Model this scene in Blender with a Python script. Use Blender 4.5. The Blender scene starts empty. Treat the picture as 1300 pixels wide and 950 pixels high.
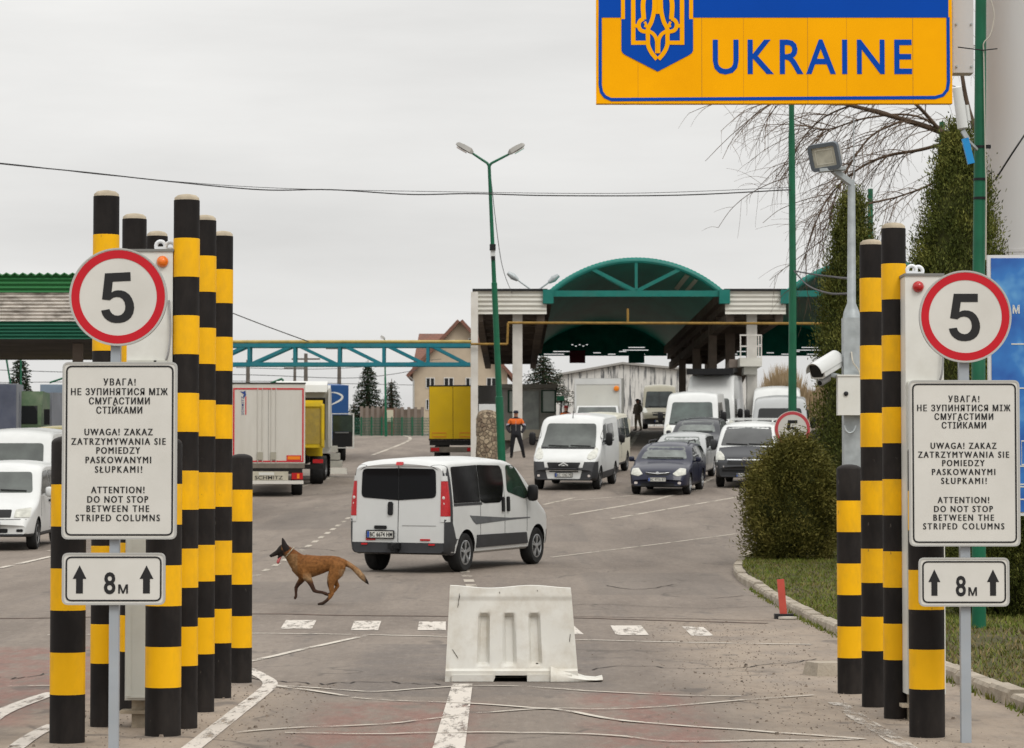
import bpy, bmesh, math, random
import numpy as np
from mathutils import Vector, Matrix
from mathutils.bvhtree import BVHTree
from mathutils.geometry import delaunay_2d_cdt
PI = math.pi
R = math.radians
rnd = random.Random(7)
scene = bpy.context.scene
COL = scene.collection

# ------------------------------------------------------------------ camera
FPX, CX, CY, CAMZ = 3611.0, 650.0, 475.0, 1.65
PITCH = math.atan(155.0 / FPX)
cam_d = bpy.data.cameras.new('camera')
cam_d.sensor_width = 36.0
cam_d.lens = 36.0 * FPX / 1300.0
cam_d.clip_start = 0.5
cam_d.clip_end = 6000
cam_d.dof.use_dof = True
cam_d.dof.focus_distance = 24.0
cam_d.dof.aperture_fstop = 10.0
cam = bpy.data.objects.new('camera', cam_d)
COL.objects.link(cam)
cam.location = (0, 0, CAMZ)
cam.rotation_euler = (PI / 2 + PITCH, 0, 0)
scene.camera = cam

# ------------------------------------------------------------------ light
SUN_EL, SUN_AZ = 48.0, 150.0          # degrees, azimuth clockwise from +Y (behind the camera, to the right)
sd = bpy.data.lights.new('sun', 'SUN')
sd.energy = 1.3
sd.angle = R(24)
sd.color = (1.0, 0.965, 0.91)
sun = bpy.data.objects.new('sun', sd)
COL.objects.link(sun)
sv = Vector((math.sin(R(SUN_AZ)) * math.cos(R(SUN_EL)), math.cos(R(SUN_AZ)) * math.cos(R(SUN_EL)), math.sin(R(SUN_EL))))
sun.rotation_euler = sv.to_track_quat('Z', 'Y').to_euler()

world = bpy.data.worlds.new("World")
scene.world = world
world.use_nodes = True
wn, wl = world.node_tree.nodes, world.node_tree.links
wn.clear()
w_out = wn.new('ShaderNodeOutputWorld')
w_bg = wn.new('ShaderNodeBackground')
w_bg.inputs['Strength'].default_value = 0.1
sky = wn.new('ShaderNodeTexSky')
sky.sky_type = 'NISHITA'
sky.sun_disc = False
sky.sun_elevation = R(SUN_EL)
sky.sun_rotation = R(SUN_AZ)
tc = wn.new('ShaderNodeTexCoord')
sep = wn.new('ShaderNodeSeparateXYZ')
wl.new(tc.outputs['Generated'], sep.inputs[0])
def wmath(op, a, b=None, clamp=False):
    n = wn.new('ShaderNodeMath'); n.operation = op; n.use_clamp = clamp
    for i, v in enumerate((a, b)):
        if v is None: continue
        if isinstance(v, (int, float)): n.inputs[i].default_value = v
        else: wl.new(v, n.inputs[i])
    return n.outputs[0]
zc = wmath('MAXIMUM', sep.outputs[2], 0.0)
lum = wmath('MULTIPLY', wmath('ADD', wmath('MULTIPLY', zc, 1.7), 1.0), 6.75)    # overcast: zenith brighter than horizon
mp = wn.new('ShaderNodeMapping'); mp.inputs['Scale'].default_value = (1.2, 1.2, 6.5)
wl.new(tc.outputs['Generated'], mp.inputs[0])
cn = wn.new('ShaderNodeTexNoise'); cn.inputs['Scale'].default_value = 3.2; cn.inputs['Detail'].default_value = 6
cn.inputs['Roughness'].default_value = 0.55
wl.new(mp.outputs[0], cn.inputs['Vector'])
cl = wmath('ADD', wmath('MULTIPLY', wmath('SUBTRACT', cn.outputs[0], 0.5), 0.55), 1.0)
lum = wmath('MULTIPLY', lum, cl)
cc = wn.new('ShaderNodeVectorMath'); cc.operation = 'SCALE'
cc.inputs[0].default_value = (1.0, 0.992, 0.970)
wl.new(lum, cc.inputs['Scale'])
hs = wn.new('ShaderNodeHueSaturation'); hs.inputs['Saturation'].default_value = 0.12
wl.new(sky.outputs[0], hs.inputs['Color'])
mx = wn.new('ShaderNodeMix'); mx.data_type = 'RGBA'; mx.inputs[0].default_value = 0.88
wl.new(hs.outputs[0], mx.inputs[6]); wl.new(cc.outputs[0], mx.inputs[7])
wl.new(mx.outputs[2], w_bg.inputs['Color'])
wl.new(w_bg.outputs[0], w_out.inputs['Surface'])

scene.view_settings.view_transform = 'Standard'
scene.view_settings.look = 'None'
scene.view_settings.exposure = 0.03
scene.view_settings.gamma = 1.0
scene.view_settings.use_curve_mapping = False

# ------------------------------------------------------------------ ground height and pixel helpers
YY = np.arange(-60, 2500, 1.0)
def _tab(pts):
    z = np.interp(YY, [p[0] for p in pts], [p[1] for p in pts])
    k = np.hanning(13); k /= k.sum()
    zp = np.concatenate([np.full(6, z[0]), z, np.full(6, z[-1])])
    return np.convolve(zp, k, 'valid')
GL = _tab([(-60, 0), (30, 0), (40, .10), (52, .34), (60, .50), (75, .95), (98, 1.65), (147, 3.3), (200, 5.8), (260, 7.4), (320, 8.6), (2500, 9)])
GR = _tab([(-60, 0), (30, 0), (40, .10), (52, .34), (60, .58), (72, 1.05), (86, 1.75), (110, 3.2), (139, 4.55), (170, 5.7), (230, 7.5), (320, 8.6), (2500, 9)])
def gz(x, y):
    a = np.interp(y, YY, GL); b = np.interp(y, YY, GR)
    k = min(max((y - 105.0) / 20.0, 0), 1); x0, x1 = -7.5 + 5.6 * k, .5 + .5 * k
    t = min(max((x - x0) / (x1 - x0), 0), 1); t = t * t * (3 - 2 * t)
    return float(a + (b - a) * t)
CP, SP = math.cos(PITCH), math.sin(PITCH)
def ray(px, py):
    u, v = (px - CX) / FPX, (CY - py) / FPX
    return Vector((u, CP - SP * v, SP + CP * v))
def P(px, py, Y):
    d = ray(px, py)
    return Vector((0, 0, CAMZ)) + d * (Y / d.y)
def G(px, py, ymin=12.0, ymax=330.0):
    d = ray(px, py); y = ymin
    while y < ymax:
        t = y / d.y
        if CAMZ + d.z * t <= gz(d.x * t, y):
            break
        y += 0.05
    return Vector((d.x * y / d.y, y, gz(d.x * y / d.y, y)))
def XG(px, Y):
    x = (px - CX) / FPX * Y
    return Vector((x, Y, gz(x, Y)))

# ------------------------------------------------------------------ materials
MATS = {}
def mat(name, col, rough=0.6, metal=0.0, var=0.0, vscale=3.0, dirt=None, dirt_amt=0.0, dscale=1.5, bump=0.0, bscale=40.0, spec=0.22, coat=0.0, emit=None, stretch=None, chips=None):
    if name in MATS: return MATS[name]
    m = bpy.data.materials.new(name); m.use_nodes = True
    n, l = m.node_tree.nodes, m.node_tree.links
    b = n['Principled BSDF']
    b.inputs['Base Color'].default_value = (*col, 1)
    b.inputs['Roughness'].default_value = rough
    b.inputs['Metallic'].default_value = metal
    b.inputs['Specular IOR Level'].default_value = spec
    if coat: b.inputs['Coat Weight'].default_value = coat; b.inputs['Coat Roughness'].default_value = 0.06
    if emit:
        b.inputs['Emission Color'].default_value = (*col, 1); b.inputs['Emission Strength'].default_value = emit
    t = n.new('ShaderNodeTexCoord'); src = t.outputs['Object']
    if stretch:
        mpn = n.new('ShaderNodeMapping'); mpn.inputs['Scale'].default_value = stretch
        l.new(src, mpn.inputs[0]); src = mpn.outputs[0]
    out = None
    if var:
        nz = n.new('ShaderNodeTexNoise'); nz.inputs['Scale'].default_value = vscale; nz.inputs['Detail'].default_value = 5
        l.new(src, nz.inputs['Vector'])
        mr = n.new('ShaderNodeMapRange'); mr.inputs[1].default_value = .3; mr.inputs[2].default_value = .7
        mr.inputs[3].default_value = 1 - var; mr.inputs[4].default_value = 1 + var
        l.new(nz.outputs[0], mr.inputs[0])
        sc = n.new('ShaderNodeVectorMath'); sc.operation = 'SCALE'; sc.inputs[0].default_value = col
        l.new(mr.outputs[0], sc.inputs['Scale']); out = sc.outputs[0]
    if dirt:
        nz = n.new('ShaderNodeTexNoise'); nz.inputs['Scale'].default_value = dscale; nz.inputs['Detail'].default_value = 8
        nz.inputs['Roughness'].default_value = .65
        l.new(src, nz.inputs['Vector'])
        mr = n.new('ShaderNodeMapRange'); mr.inputs[1].default_value = .45; mr.inputs[2].default_value = .75
        mr.inputs[3].default_value = 0; mr.inputs[4].default_value = dirt_amt
        l.new(nz.outputs[0], mr.inputs[0])
        mi = n.new('ShaderNodeMix'); mi.data_type = 'RGBA'
        l.new(mr.outputs[0], mi.inputs[0])
        mi.inputs[6].default_value = (*col, 1); mi.inputs[7].default_value = (*dirt, 1)
        if out: l.new(out, mi.inputs[6])
        out = mi.outputs[2]
    if chips:
        nz = n.new('ShaderNodeTexNoise'); nz.inputs['Scale'].default_value = 11; nz.inputs['Detail'].default_value = 7; nz.inputs['Roughness'].default_value = .7
        l.new(src, nz.inputs['Vector'])
        mr = n.new('ShaderNodeMapRange'); mr.inputs[1].default_value = .66; mr.inputs[2].default_value = .70; mr.inputs[4].default_value = .7
        l.new(nz.outputs[0], mr.inputs[0])
        mi = n.new('ShaderNodeMix'); mi.data_type = 'RGBA'; l.new(mr.outputs[0], mi.inputs[0])
        mi.inputs[6].default_value = (*col, 1); mi.inputs[7].default_value = (*chips, 1)
        if out: l.new(out, mi.inputs[6])
        out = mi.outputs[2]
    if out: l.new(out, b.inputs['Base Color'])
    if bump:
        nz = n.new('ShaderNodeTexNoise'); nz.inputs['Scale'].default_value = bscale; nz.inputs['Detail'].default_value = 4
        l.new(src, nz.inputs['Vector'])
        bp = n.new('ShaderNodeBump'); bp.inputs['Strength'].default_value = bump; bp.inputs['Distance'].default_value = .02
        l.new(nz.outputs[0], bp.inputs['Height']); l.new(bp.outputs[0], b.inputs['Normal'])
    MATS[name] = m
    return m

def leaf_mat(name, c1, c2, c3, rough=0.6):
    if name in MATS: return MATS[name]
    m = bpy.data.materials.new(name); m.use_nodes = True
    n, l = m.node_tree.nodes, m.node_tree.links
    b = n['Principled BSDF']; b.inputs['Roughness'].default_value = rough
    b.inputs['Specular IOR Level'].default_value = .08
    g = n.new('ShaderNodeNewGeometry')
    t = n.new('ShaderNodeTexCoord')
    nz = n.new('ShaderNodeTexNoise'); nz.inputs['Scale'].default_value = 2.2; nz.inputs['Detail'].default_value = 3
    l.new(t.outputs['Object'], nz.inputs['Vector'])
    ad = n.new('ShaderNodeMath'); ad.operation = 'MULTIPLY_ADD'; ad.inputs[1].default_value = .45
    l.new(g.outputs['Random Per Island'], ad.inputs[0])
    mr = n.new('ShaderNodeMapRange'); mr.inputs[1].default_value = .3; mr.inputs[2].default_value = .7; mr.inputs[4].default_value = .55
    l.new(nz.outputs[0], mr.inputs[0]); l.new(mr.outputs[0], ad.inputs[2])
    cr = n.new('ShaderNodeValToRGB')
    cr.color_ramp.elements[0].position = .1; cr.color_ramp.elements[0].color = (*c1, 1)
    cr.color_ramp.elements[1].position = .9; cr.color_ramp.elements[1].color = (*c3, 1)
    e = cr.color_ramp.elements.new(.5); e.color = (*c2, 1)
    l.new(ad.outputs[0], cr.inputs[0]); l.new(cr.outputs[0], b.inputs['Base Color'])
    MATS[name] = m
    return m

# ------------------------------------------------------------------ objects
def tag(o, label=None, cat=None, group=None, kind=None):
    if label: o['label'] = label
    if cat: o['category'] = cat
    if group: o['group'] = group
    if kind: o['kind'] = kind
    return o
def thing(name, label, cat, loc=(0, 0, 0), group=None, rotz=0.0):
    o = bpy.data.objects.new(name, None); COL.objects.link(o)
    o.empty_display_size = .3
    o.location = loc; o.rotation_euler = (0, 0, rotz)
    return tag(o, label, cat, group)
def link_mesh(name, me, parent=None):
    o = bpy.data.objects.new(name, me); COL.objects.link(o)
    if parent: o.parent = parent
    return o

def fin(me, smooth=None):
    if smooth is not None:
        me.polygons.foreach_set('use_smooth', [True] * len(me.polygons))
        me.set_sharp_from_angle(angle=R(smooth))
    me.update()

class MB:
    """collects shapes into one mesh"""
    def __init__(s): s.v = []; s.f = []; s.m = []
    def add(s, vs, fs, m=0):
        k = len(s.v)
        s.v += [tuple(v) for v in vs]
        s.f += [tuple(i + k for i in f) for f in fs]
        s.m += [m] * len(fs)
        return s
    def box(s, c, size, rot=None, m=0, taper=1.0):
        x, y, z = [q / 2 for q in size]
        vs = [Vector((sx * x * (taper if sz > 0 else 1), sy * y * (taper if sz > 0 else 1), sz * z)) for sz in (-1, 1) for sx, sy in ((-1, -1), (1, -1), (1, 1), (-1, 1))]
        if rot is not None: vs = [rot @ v for v in vs]
        c = Vector(c); vs = [v + c for v in vs]
        return s.add(vs, [(0, 3, 2, 1), (4, 5, 6, 7), (0, 1, 5, 4), (1, 2, 6, 5), (2, 3, 7, 6), (3, 0, 4, 7)], m)
    def bb(s, x0, x1, y0, y1, z0, z1, m=0):
        return s.box(((x0 + x1) / 2, (y0 + y1) / 2, (z0 + z1) / 2), (abs(x1 - x0), abs(y1 - y0), abs(z1 - z0)), m=m)
    def cyl(s, p0, p1, r0, r1=None, n=16, m=0, cap=True):
        return s.tube([p0, p1], [r0, r0 if r1 is None else r1], n, m, cap)
    def bar(s, p0, p1, w, h, m=0, up=(0, 0, 1)):
        p0, p1 = Vector(p0), Vector(p1); d = (p1 - p0).normalized()
        a = d.cross(Vector(up))
        if a.length < 1e-4: a = d.cross(Vector((1, 0, 0)))
        a.normalize(); b = a.cross(d).normalized()
        vs = [p + a * (sx * w / 2) + b * (sy * h / 2) for p in (p0, p1) for sx, sy in ((-1, -1), (1, -1), (1, 1), (-1, 1))]
        return s.add(vs, [(0, 1, 2, 3), (7, 6, 5, 4), (0, 4, 5, 1), (1, 5, 6, 2), (2, 6, 7, 3), (3, 7, 4, 0)], m)
    def tube(s, pts, rs, n=8, m=0, cap=True):
        pts = [Vector(p) for p in pts]
        if not hasattr(rs, '__len__'): rs = [rs] * len(pts)
        vs = []; prev = None
        for i, p in enumerate(pts):
            d = (pts[min(i + 1, len(pts) - 1)] - pts[max(i - 1, 0)])
            d = d.normalized() if d.length > 1e-9 else Vector((0, 0, 1))
            if prev is None:
                a = d.cross(Vector((0, 0, 1)))
                if a.length < 1e-3: a = Vector((1, 0, 0))
            else:
                a = prev - d * prev.dot(d)
            a.normalize(); prev = a; b = d.cross(a)
            for k in range(n):
                t = 2 * PI * k / n
                vs.append(p + (a * math.cos(t) + b * math.sin(t)) * rs[i])
        fs = []
        for i in range(len(pts) - 1):
            for k in range(n):
                k2 = (k + 1) % n
                fs.append((i * n + k, i * n + k2, (i + 1) * n + k2, (i + 1) * n + k))
        if cap:
            fs.append(tuple(range(n - 1, -1, -1)))
            fs.append(tuple((len(pts) - 1) * n + k for k in range(n)))
        return s.add(vs, fs, m)
    def lathe(s, c, prof, n=24, axis='z', mats=None):
        """prof: list of (r, h)"""
        c = Vector(c); vs = []
        for r, h in prof:
            for k in range(n):
                t = 2 * PI * k / n; q = (r * math.cos(t), r * math.sin(t), h)
                if axis == 'y': q = (q[0], q[2], -q[1])
                if axis == 'x': q = (q[2], q[0], q[1])
                vs.append(c + Vector(q))
        for i in range(len(prof) - 1):
            s.add([], [], 0)
        k0 = len(s.v); s.v += [tuple(v) for v in vs]
        for i in range(len(prof) - 1):
            for k in range(n):
                k2 = (k + 1) % n
                s.f.append((k0 + i * n + k, k0 + i * n + k2, k0 + (i + 1) * n + k2, k0 + (i + 1) * n + k)); s.m.append(mats[i] if mats else 0)
        s.f.append(tuple(k0 + k for k in range(n - 1, -1, -1))); s.m.append(mats[0] if mats else 0)
        s.f.append(tuple(k0 + (len(prof) - 1) * n + k for k in range(n))); s.m.append(mats[-1] if mats else 0)
        return s
    def prism(s, poly, y0, y1, m=0, M=None):
        """poly in (x, z), from y0 (front) to y1 (back); M transforms"""
        n = len(poly)
        a = sum(poly[i][0] * poly[(i + 1) % n][1] - poly[(i + 1) % n][0] * poly[i][1] for i in range(n))
        if a < 0: poly = list(reversed(poly))
        if y0 > y1: y0, y1 = y1, y0
        vs = [Vector((p[0], y0, p[1])) for p in poly] + [Vector((p[0], y1, p[1])) for p in poly]
        if M is not None: vs = [M @ v for v in vs]
        fs = [tuple(range(n)), tuple(range(2 * n - 1, n - 1, -1))]
        fs += [(i, n + i, n + (i + 1) % n, (i + 1) % n) for i in range(n)]
        return s.add(vs, fs, m)
    def mesh(s, name, mats, smooth=None, origin=None):
        me = bpy.data.meshes.new(name)
        v = s.v
        if origin is not None:
            v = [(a[0] - origin[0], a[1] - origin[1], a[2] - origin[2]) for a in v]
        me.from_pydata(v, [], s.f)
        if not isinstance(mats, (list, tuple)): mats = [mats]
        for q in mats: me.materials.append(q)
        me.polygons.foreach_set('material_index', s.m)
        fin(me, smooth)
        return me
    def build(s, name, mats, parent=None, smooth=None, origin=None):
        """origin: world location the geometry is measured from (the thing's base)"""
        return link_mesh(name, s.mesh(name, mats, smooth, origin), parent)
def top(name, mb, mats, label, cat, loc, group=None, smooth=None, kind=None):
    """a top-level thing that is one mesh, geometry given in world coordinates"""
    o = mb.build(name, mats, None, smooth, origin=loc)
    o.location = loc
    return tag(o, label, cat, group, kind)

def rounded(pts, r, seg=5):
    out = []; n = len(pts)
    for i in range(n):
        p0, p1, p2 = Vector(pts[i - 1]), Vector(pts[i]), Vector(pts[(i + 1) % n])
        rr = r[i] if hasattr(r, '__len__') else r
        a, b = p0 - p1, p2 - p1
        d = min(rr, a.length * .45, b.length * .45)
        if d < 1e-5: out.append(tuple(p1)); continue
        s, e = p1 + a.normalized() * d, p1 + b.normalized() * d
        for k in range(seg + 1):
            t = k / seg
            out.append(tuple(s * (1 - t) ** 2 + p1 * 2 * t * (1 - t) + e * t * t))
    return out
def rect(x0, x1, z0, z1): return [(x0, z0), (x1, z0), (x1, z1), (x0, z1)]
def strokes(mb, pts, w, y, thick, m=0, closed=False):
    """flat band along a polyline in the XZ plane, facing -Y"""
    n = len(pts); ps = [Vector(p) for p in pts]; L = []; Rr = []
    for i in range(n):
        if closed: a, b = ps[i - 1], ps[(i + 1) % n]
        else: a, b = ps[max(i - 1, 0)], ps[min(i + 1, n - 1)]
        d = (b - a).normalized(); nn = Vector((-d.y, d.x))
        ww = w[i] if hasattr(w, '__len__') else w
        L.append(ps[i] + nn * ww / 2); Rr.append(ps[i] - nn * ww / 2)
    vs = []
    for q in (y, y + thick):
        vs += [(p.x, q, p.y) for p in L] + [(p.x, q, p.y) for p in Rr]
    fs = []
    k = 2 * n
    rng = range(n) if closed else range(n - 1)
    for i in rng:
        j = (i + 1) % n
        fs += [(i, n + i, n + j, j), (k + i, k + j, k + n + j, k + n + i), (i, j, k + j, k + i), (n + i, k + n + i, k + n + j, n + j)]
    if not closed:
        fs += [(0, k, k + n, n), (n - 1, 2 * n - 1, k + 2 * n - 1, k + n - 1)]
    mb.add(vs, fs, m)
def curve_pts(pts, n=6):
    """Catmull-Rom through 2-D or 3-D points"""
    ps = [Vector(p) for p in pts]; out = []
    for i in range(len(ps) - 1):
        p0, p1, p2, p3 = ps[max(i - 1, 0)], ps[i], ps[i + 1], ps[min(i + 2, len(ps) - 1)]
        for k in range(n):
            t = k / n
            out.append(.5 * ((2 * p1) + (p2 - p0) * t + (2 * p0 - 5 * p1 + 4 * p2 - p3) * t * t + (3 * p1 - p0 - 3 * p2 + p3) * t ** 3))
    out.append(ps[-1]); return out

_txt_cache = {}
def text_raw(s, spacing=1.0, offset=0.0, extrude=0.0):
    c = bpy.data.curves.new('lettering', 'FONT'); c.body = s
    c.space_character = spacing; c.offset = offset; c.extrude = extrude; c.resolution_u = 3
    o = bpy.data.objects.new('lettering', c); COL.objects.link(o)
    dg = bpy.context.evaluated_depsgraph_get(); dg.update()
    me = bpy.data.meshes.new_from_object(o.evaluated_get(dg))
    vs = [tuple(v.co) for v in me.vertices]; fs = [tuple(p.vertices) for p in me.polygons]
    bpy.data.objects.remove(o); bpy.data.curves.remove(c); bpy.data.meshes.remove(me)
    return vs, fs
def text_on(mb, s, x0, x1, z0, h, y, thick=.004, bold=0.0, m=0, M=None, xs=.8, heavy=0):
    """lettering facing -Y: fills x0..x1, caps h tall from baseline z0; letter spacing grows to fill the width"""
    vs, fs = text_raw(s, 1.0, bold, .5)
    ca = text_raw('H', 1.0, bold, .5)[0]
    ch = max(v[1] for v in ca)
    w = max(v[0] for v in vs) - min(v[0] for v in vs)
    sc = h / ch
    if len(s) > 1 and w * sc * xs < (x1 - x0):
        vs2 = text_raw(s, 1.3, bold, .5)[0]
        w2 = max(v[0] for v in vs2) - min(v[0] for v in vs2)
        k = 1.0 + .3 * ((x1 - x0) / sc / xs - w) / max(w2 - w, 1e-6)
        vs, fs = text_raw(s, k, bold, .5)
    mn = min(v[0] for v in vs); w = max(v[0] for v in vs) - mn
    sx = (x1 - x0) / w
    out = [Vector((x0 + (v[0] - mn) * sx, y - thick * (v[2] + .5), z0 + v[1] * sc)) for v in vs]
    if heavy:
        for i, dx in enumerate((-heavy, heavy)):
            q = [Vector((v.x + dx, v.y - .0003 * (i + 1), v.z)) for v in out]
            mb.add([M @ v for v in q] if M is not None else q, fs, m)
    if M is not None: out = [M @ v for v in out]
    mb.add(out, fs, m)

def conform(name, bvh, poly, mode, off, mats, parent, res=.12, skirt=.012, smooth=40):
    """a panel with the given outline laid on a body surface, slightly proud of it"""
    if isinstance(poly[0], tuple) is False: poly = [tuple(p) for p in poly]
    pts = []
    n = len(poly)
    for i in range(n):
        a, b = Vector(poly[i]), Vector(poly[(i + 1) % n]); k = max(1, int((b - a).length / res))
        for j in range(k): pts.append(a + (b - a) * j / k)
    nb = len(pts)
    xs = [p.x for p in pts]; zs = [p.y for p in pts]
    def inside(x, z):
        c = False
        for i in range(nb):
            a, b = pts[i], pts[i - 1]
            if (a.y > z) != (b.y > z) and x < (b.x - a.x) * (z - a.y) / (b.y - a.y) + a.x: c = not c
        return c
    x = min(xs) + res * .5
    while x < max(xs):
        z = min(zs) + res * .5
        while z < max(zs):
            if inside(x, z) and min((Vector((x, z)) - q).length for q in pts) > res * .3: pts.append(Vector((x, z)))
            z += res
        x += res
    r = delaunay_2d_cdt(pts, [], [list(range(nb))], 1, 1e-5)
    vv, ff = r[0], r[2]
    V, N = [], []
    for p in vv:
        if mode in ('left', 'right'):
            sg = 1 if mode == 'left' else -1; o, d = Vector((p.x, sg * 5, p.y)), Vector((0, -sg, 0))
        elif mode == 'front': o, d = Vector((20, p.x, p.y)), Vector((-1, 0, 0))
        elif mode == 'rear': o, d = Vector((-10, p.x, p.y)), Vector((1, 0, 0))
        else: o, d = Vector((p.x, p.y, 10)), Vector((0, 0, -1))
        loc, nor, idx, dist = bvh.ray_cast(o, d)
        if loc is None:
            q_ = Vector((p.x, sg * .9, p.y)) if mode in ('left', 'right') else o + d * 10
            loc, nor, idx, dist = bvh.find_nearest(q_)
            if mode in ('left', 'right'): nor = Vector((nor.x, nor.y + sg * 1e-3, nor.z)).normalized()
        if nor.dot(d) > 1e-2 and mode not in ('left', 'right'): nor = -nor
        V.append(loc + nor * off - d * off * .3); N.append(nor)
    bm = bmesh.new()
    bv = [bm.verts.new(q) for q in V]
    bix = {q: i for i, q in enumerate(bv)}
    dd = d
    for f in ff:
        try: bm.faces.new([bv[i] for i in f])
        except ValueError: pass
    bm.normal_update()
    for f in bm.faces:
        if f.normal.dot(dd) > 0: f.normal_flip()
    be = [e for e in bm.edges if e.is_boundary]
    low = {}
    for e in be:
        for q in e.verts:
            if q not in low: low[q] = bm.verts.new(q.co - N[bix[q]] * (off + skirt))
    for e in be:
        a, b = e.verts
        bm.faces.new((a, b, low[b], low[a]))
    bmesh.ops.recalc_face_normals(bm, faces=bm.faces)
    me = bpy.data.meshes.new(name); bm.to_mesh(me); bm.free()
    for q in (mats if isinstance(mats, (list, tuple)) else [mats]): me.materials.append(q)
    fin(me, smooth)
    return link_mesh(name, me, parent)

def skin_mesh(verts, edges, radii, sub=2, root=0):
    me = bpy.data.meshes.new('skin'); me.from_pydata([tuple(v) for v in verts], edges, [])
    o = bpy.data.objects.new('skin', me); COL.objects.link(o)
    md = o.modifiers.new('skin', 'SKIN'); md.use_smooth_shade = True; md.branch_smoothing = .3
    for i, r in enumerate(radii):
        r = r if hasattr(r, '__len__') else (r, r)
        me.skin_vertices[0].data[i].radius = r
        me.skin_vertices[0].data[i].use_root = (i == root)
    ms = o.modifiers.new('sub', 'SUBSURF'); ms.levels = sub; ms.render_levels = sub
    dg = bpy.context.evaluated_depsgraph_get(); dg.update()
    res = bpy.data.meshes.new_from_object(o.evaluated_get(dg))
    bpy.data.objects.remove(o); bpy.data.meshes.remove(me)
    return res
# ================================================================== SETTING
def asphalt_mat():
    m = bpy.data.materials.new('asphalt'); m.use_nodes = True
    n, l = m.node_tree.nodes, m.node_tree.links
    b = n['Principled BSDF']; b.inputs['Roughness'].default_value = .88; b.inputs['Specular IOR Level'].default_value = .3
    t = n.new('ShaderNodeTexCoord'); sp = n.new('ShaderNodeSeparateXYZ'); l.new(t.outputs['Object'], sp.inputs[0])
    def noise(scale, detail=5, rough=.6, st=(1, 1, 1)):
        mpn = n.new('ShaderNodeMapping'); mpn.inputs['Scale'].default_value = st
        l.new(t.outputs['Object'], mpn.inputs[0])
        q = n.new('ShaderNodeTexNoise'); q.inputs['Scale'].default_value = scale; q.inputs['Detail'].default_value = detail
        q.inputs['Roughness'].default_value = rough; l.new(mpn.outputs[0], q.inputs['Vector']); return q.outputs[0]
    def rng(v, a, b_, c=0., d=1., smooth=True):
        q = n.new('ShaderNodeMapRange'); q.interpolation_type = 'SMOOTHSTEP' if smooth else 'LINEAR'
        for i, x in enumerate((a, b_, c, d)): q.inputs[i + 1].default_value = x
        l.new(v, q.inputs[0]); return q.outputs[0]
    def mul(*vs):
        o = vs[0]
        for v in vs[1:]:
            q = n.new('ShaderNodeMath'); q.operation = 'MULTIPLY'; l.new(o, q.inputs[0])
            if isinstance(v, (int, float)): q.inputs[1].default_value = v
            else: l.new(v, q.inputs[1])
            o = q.outputs[0]
        return o
    def mixc(f, a, c):
        q = n.new('ShaderNodeMix'); q.data_type = 'RGBA'; l.new(f, q.inputs[0])
        for i, x in ((6, a), (7, c)):
            if isinstance(x, tuple): q.inputs[i].default_value = (*x, 1)
            else: l.new(x, q.inputs[i])
        return q.outputs[2]
    def box(x0, x1, y0, y1, e=.25):
        X, Y = sp.outputs[0], sp.outputs[1]
        return mul(rng(X, x0 - e, x0 + e), rng(X, x1 - e, x1 + e, 1, 0), rng(Y, y0 - e, y0 + e), rng(Y, y1 - e, y1 + e, 1, 0))
    big = noise(.35, 6, .65, (1.6, .35, 1))
    c = mixc(rng(big, .3, .7), (.142, .116, .096), (.222, .186, .154))
    streak = noise(1.2, 4, .6, (3.0, .12, 1))
    c = mixc(mul(rng(streak, .52, .75), .35), c, (.115, .100, .090))
    # newer, darker patch of asphalt in the lane and dark tyre band before the joint
    c = mixc(mul(box(-1.55, .9, 23.5, 31.5, .12), rng(noise(1.5), .25, .6), .6), c, (.112, .098, .090))
    # faded red paint
    red = (.205, .105, .085)
    for q in ((-1.45, -.25, 17.5, 22.9), (.55, 1.42, 17.0, 24.0), (-5.6, -3.35, 20.5, 31.0)):
        c = mixc(mul(box(*q), rng(noise(2.3, 8, .7, (1.5, .5, 1)), .34, .62), .8), c, red)
    # sandy dust swept to the kerbs and under the columns
    X = sp.outputs[0]
    dust = mul(rng(X, 1.15, 2.3), rng(sp.outputs[1], 33, 41, 1, 0), rng(noise(1.1, 8, .7, (1, .6, 1)), .28, .6), .72)
    c = mixc(dust, c, (.320, .258, .198))
    c = mixc(mul(dust, rng(noise(3.2, 9, .75, (1, .5, 1)), .48, .66), .8), c, (.20, .155, .118))
    dust2 = mul(rng(X, -2.25, -1.55, 1, 0), rng(X, -3.9, -3.2), rng(sp.outputs[1], 23.6, 25.5, 1, 0), rng(noise(1.6, 8, .7), .25, .6), .8)
    c = mixc(dust2, c, (.325, .262, .200))
    # stone grain that still reads at a low angle, oil spots and repaired patches
    grain = noise(9, 8, .75, (1.6, .35, 1))
    c = mixc(mul(rng(grain, .50, .78), .5), c, (.30, .262, .228))
    c = mixc(mul(rng(grain, .50, .25), .55), c, (.085, .072, .064))
    spots = noise(1.3, 3, .5, (1.2, .45, 1))
    c = mixc(mul(rng(spots, .64, .70), rng(sp.outputs[1], 18, 120, 1, .3), .5), c, (.075, .066, .060))
    for q in ((-4.4, -1.9, 41, 47), (1.2, 3.6, 43, 50), (-1.2, 1.7, 62, 70), (-6.5, -3.5, 70, 82), (-.9, .2, 33.5, 36.3)):
        c = mixc(mul(box(*q, .06), .30), c, (.105, .092, .083))
    # grit
    grit = noise(70, 2, .5)
    c = mixc(mul(rng(grit, .62, .74), .55), c, (.36, .31, .26))
    grit2 = noise(34, 3, .6)
    c = mixc(mul(rng(grit2, .63, .72), .6), c, (.085, .072, .062))
    # thin cracks
    mpn = n.new('ShaderNodeMapping'); mpn.inputs['Scale'].default_value = (.30, .16, .3); l.new(t.outputs['Object'], mpn.inputs[0])
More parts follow.
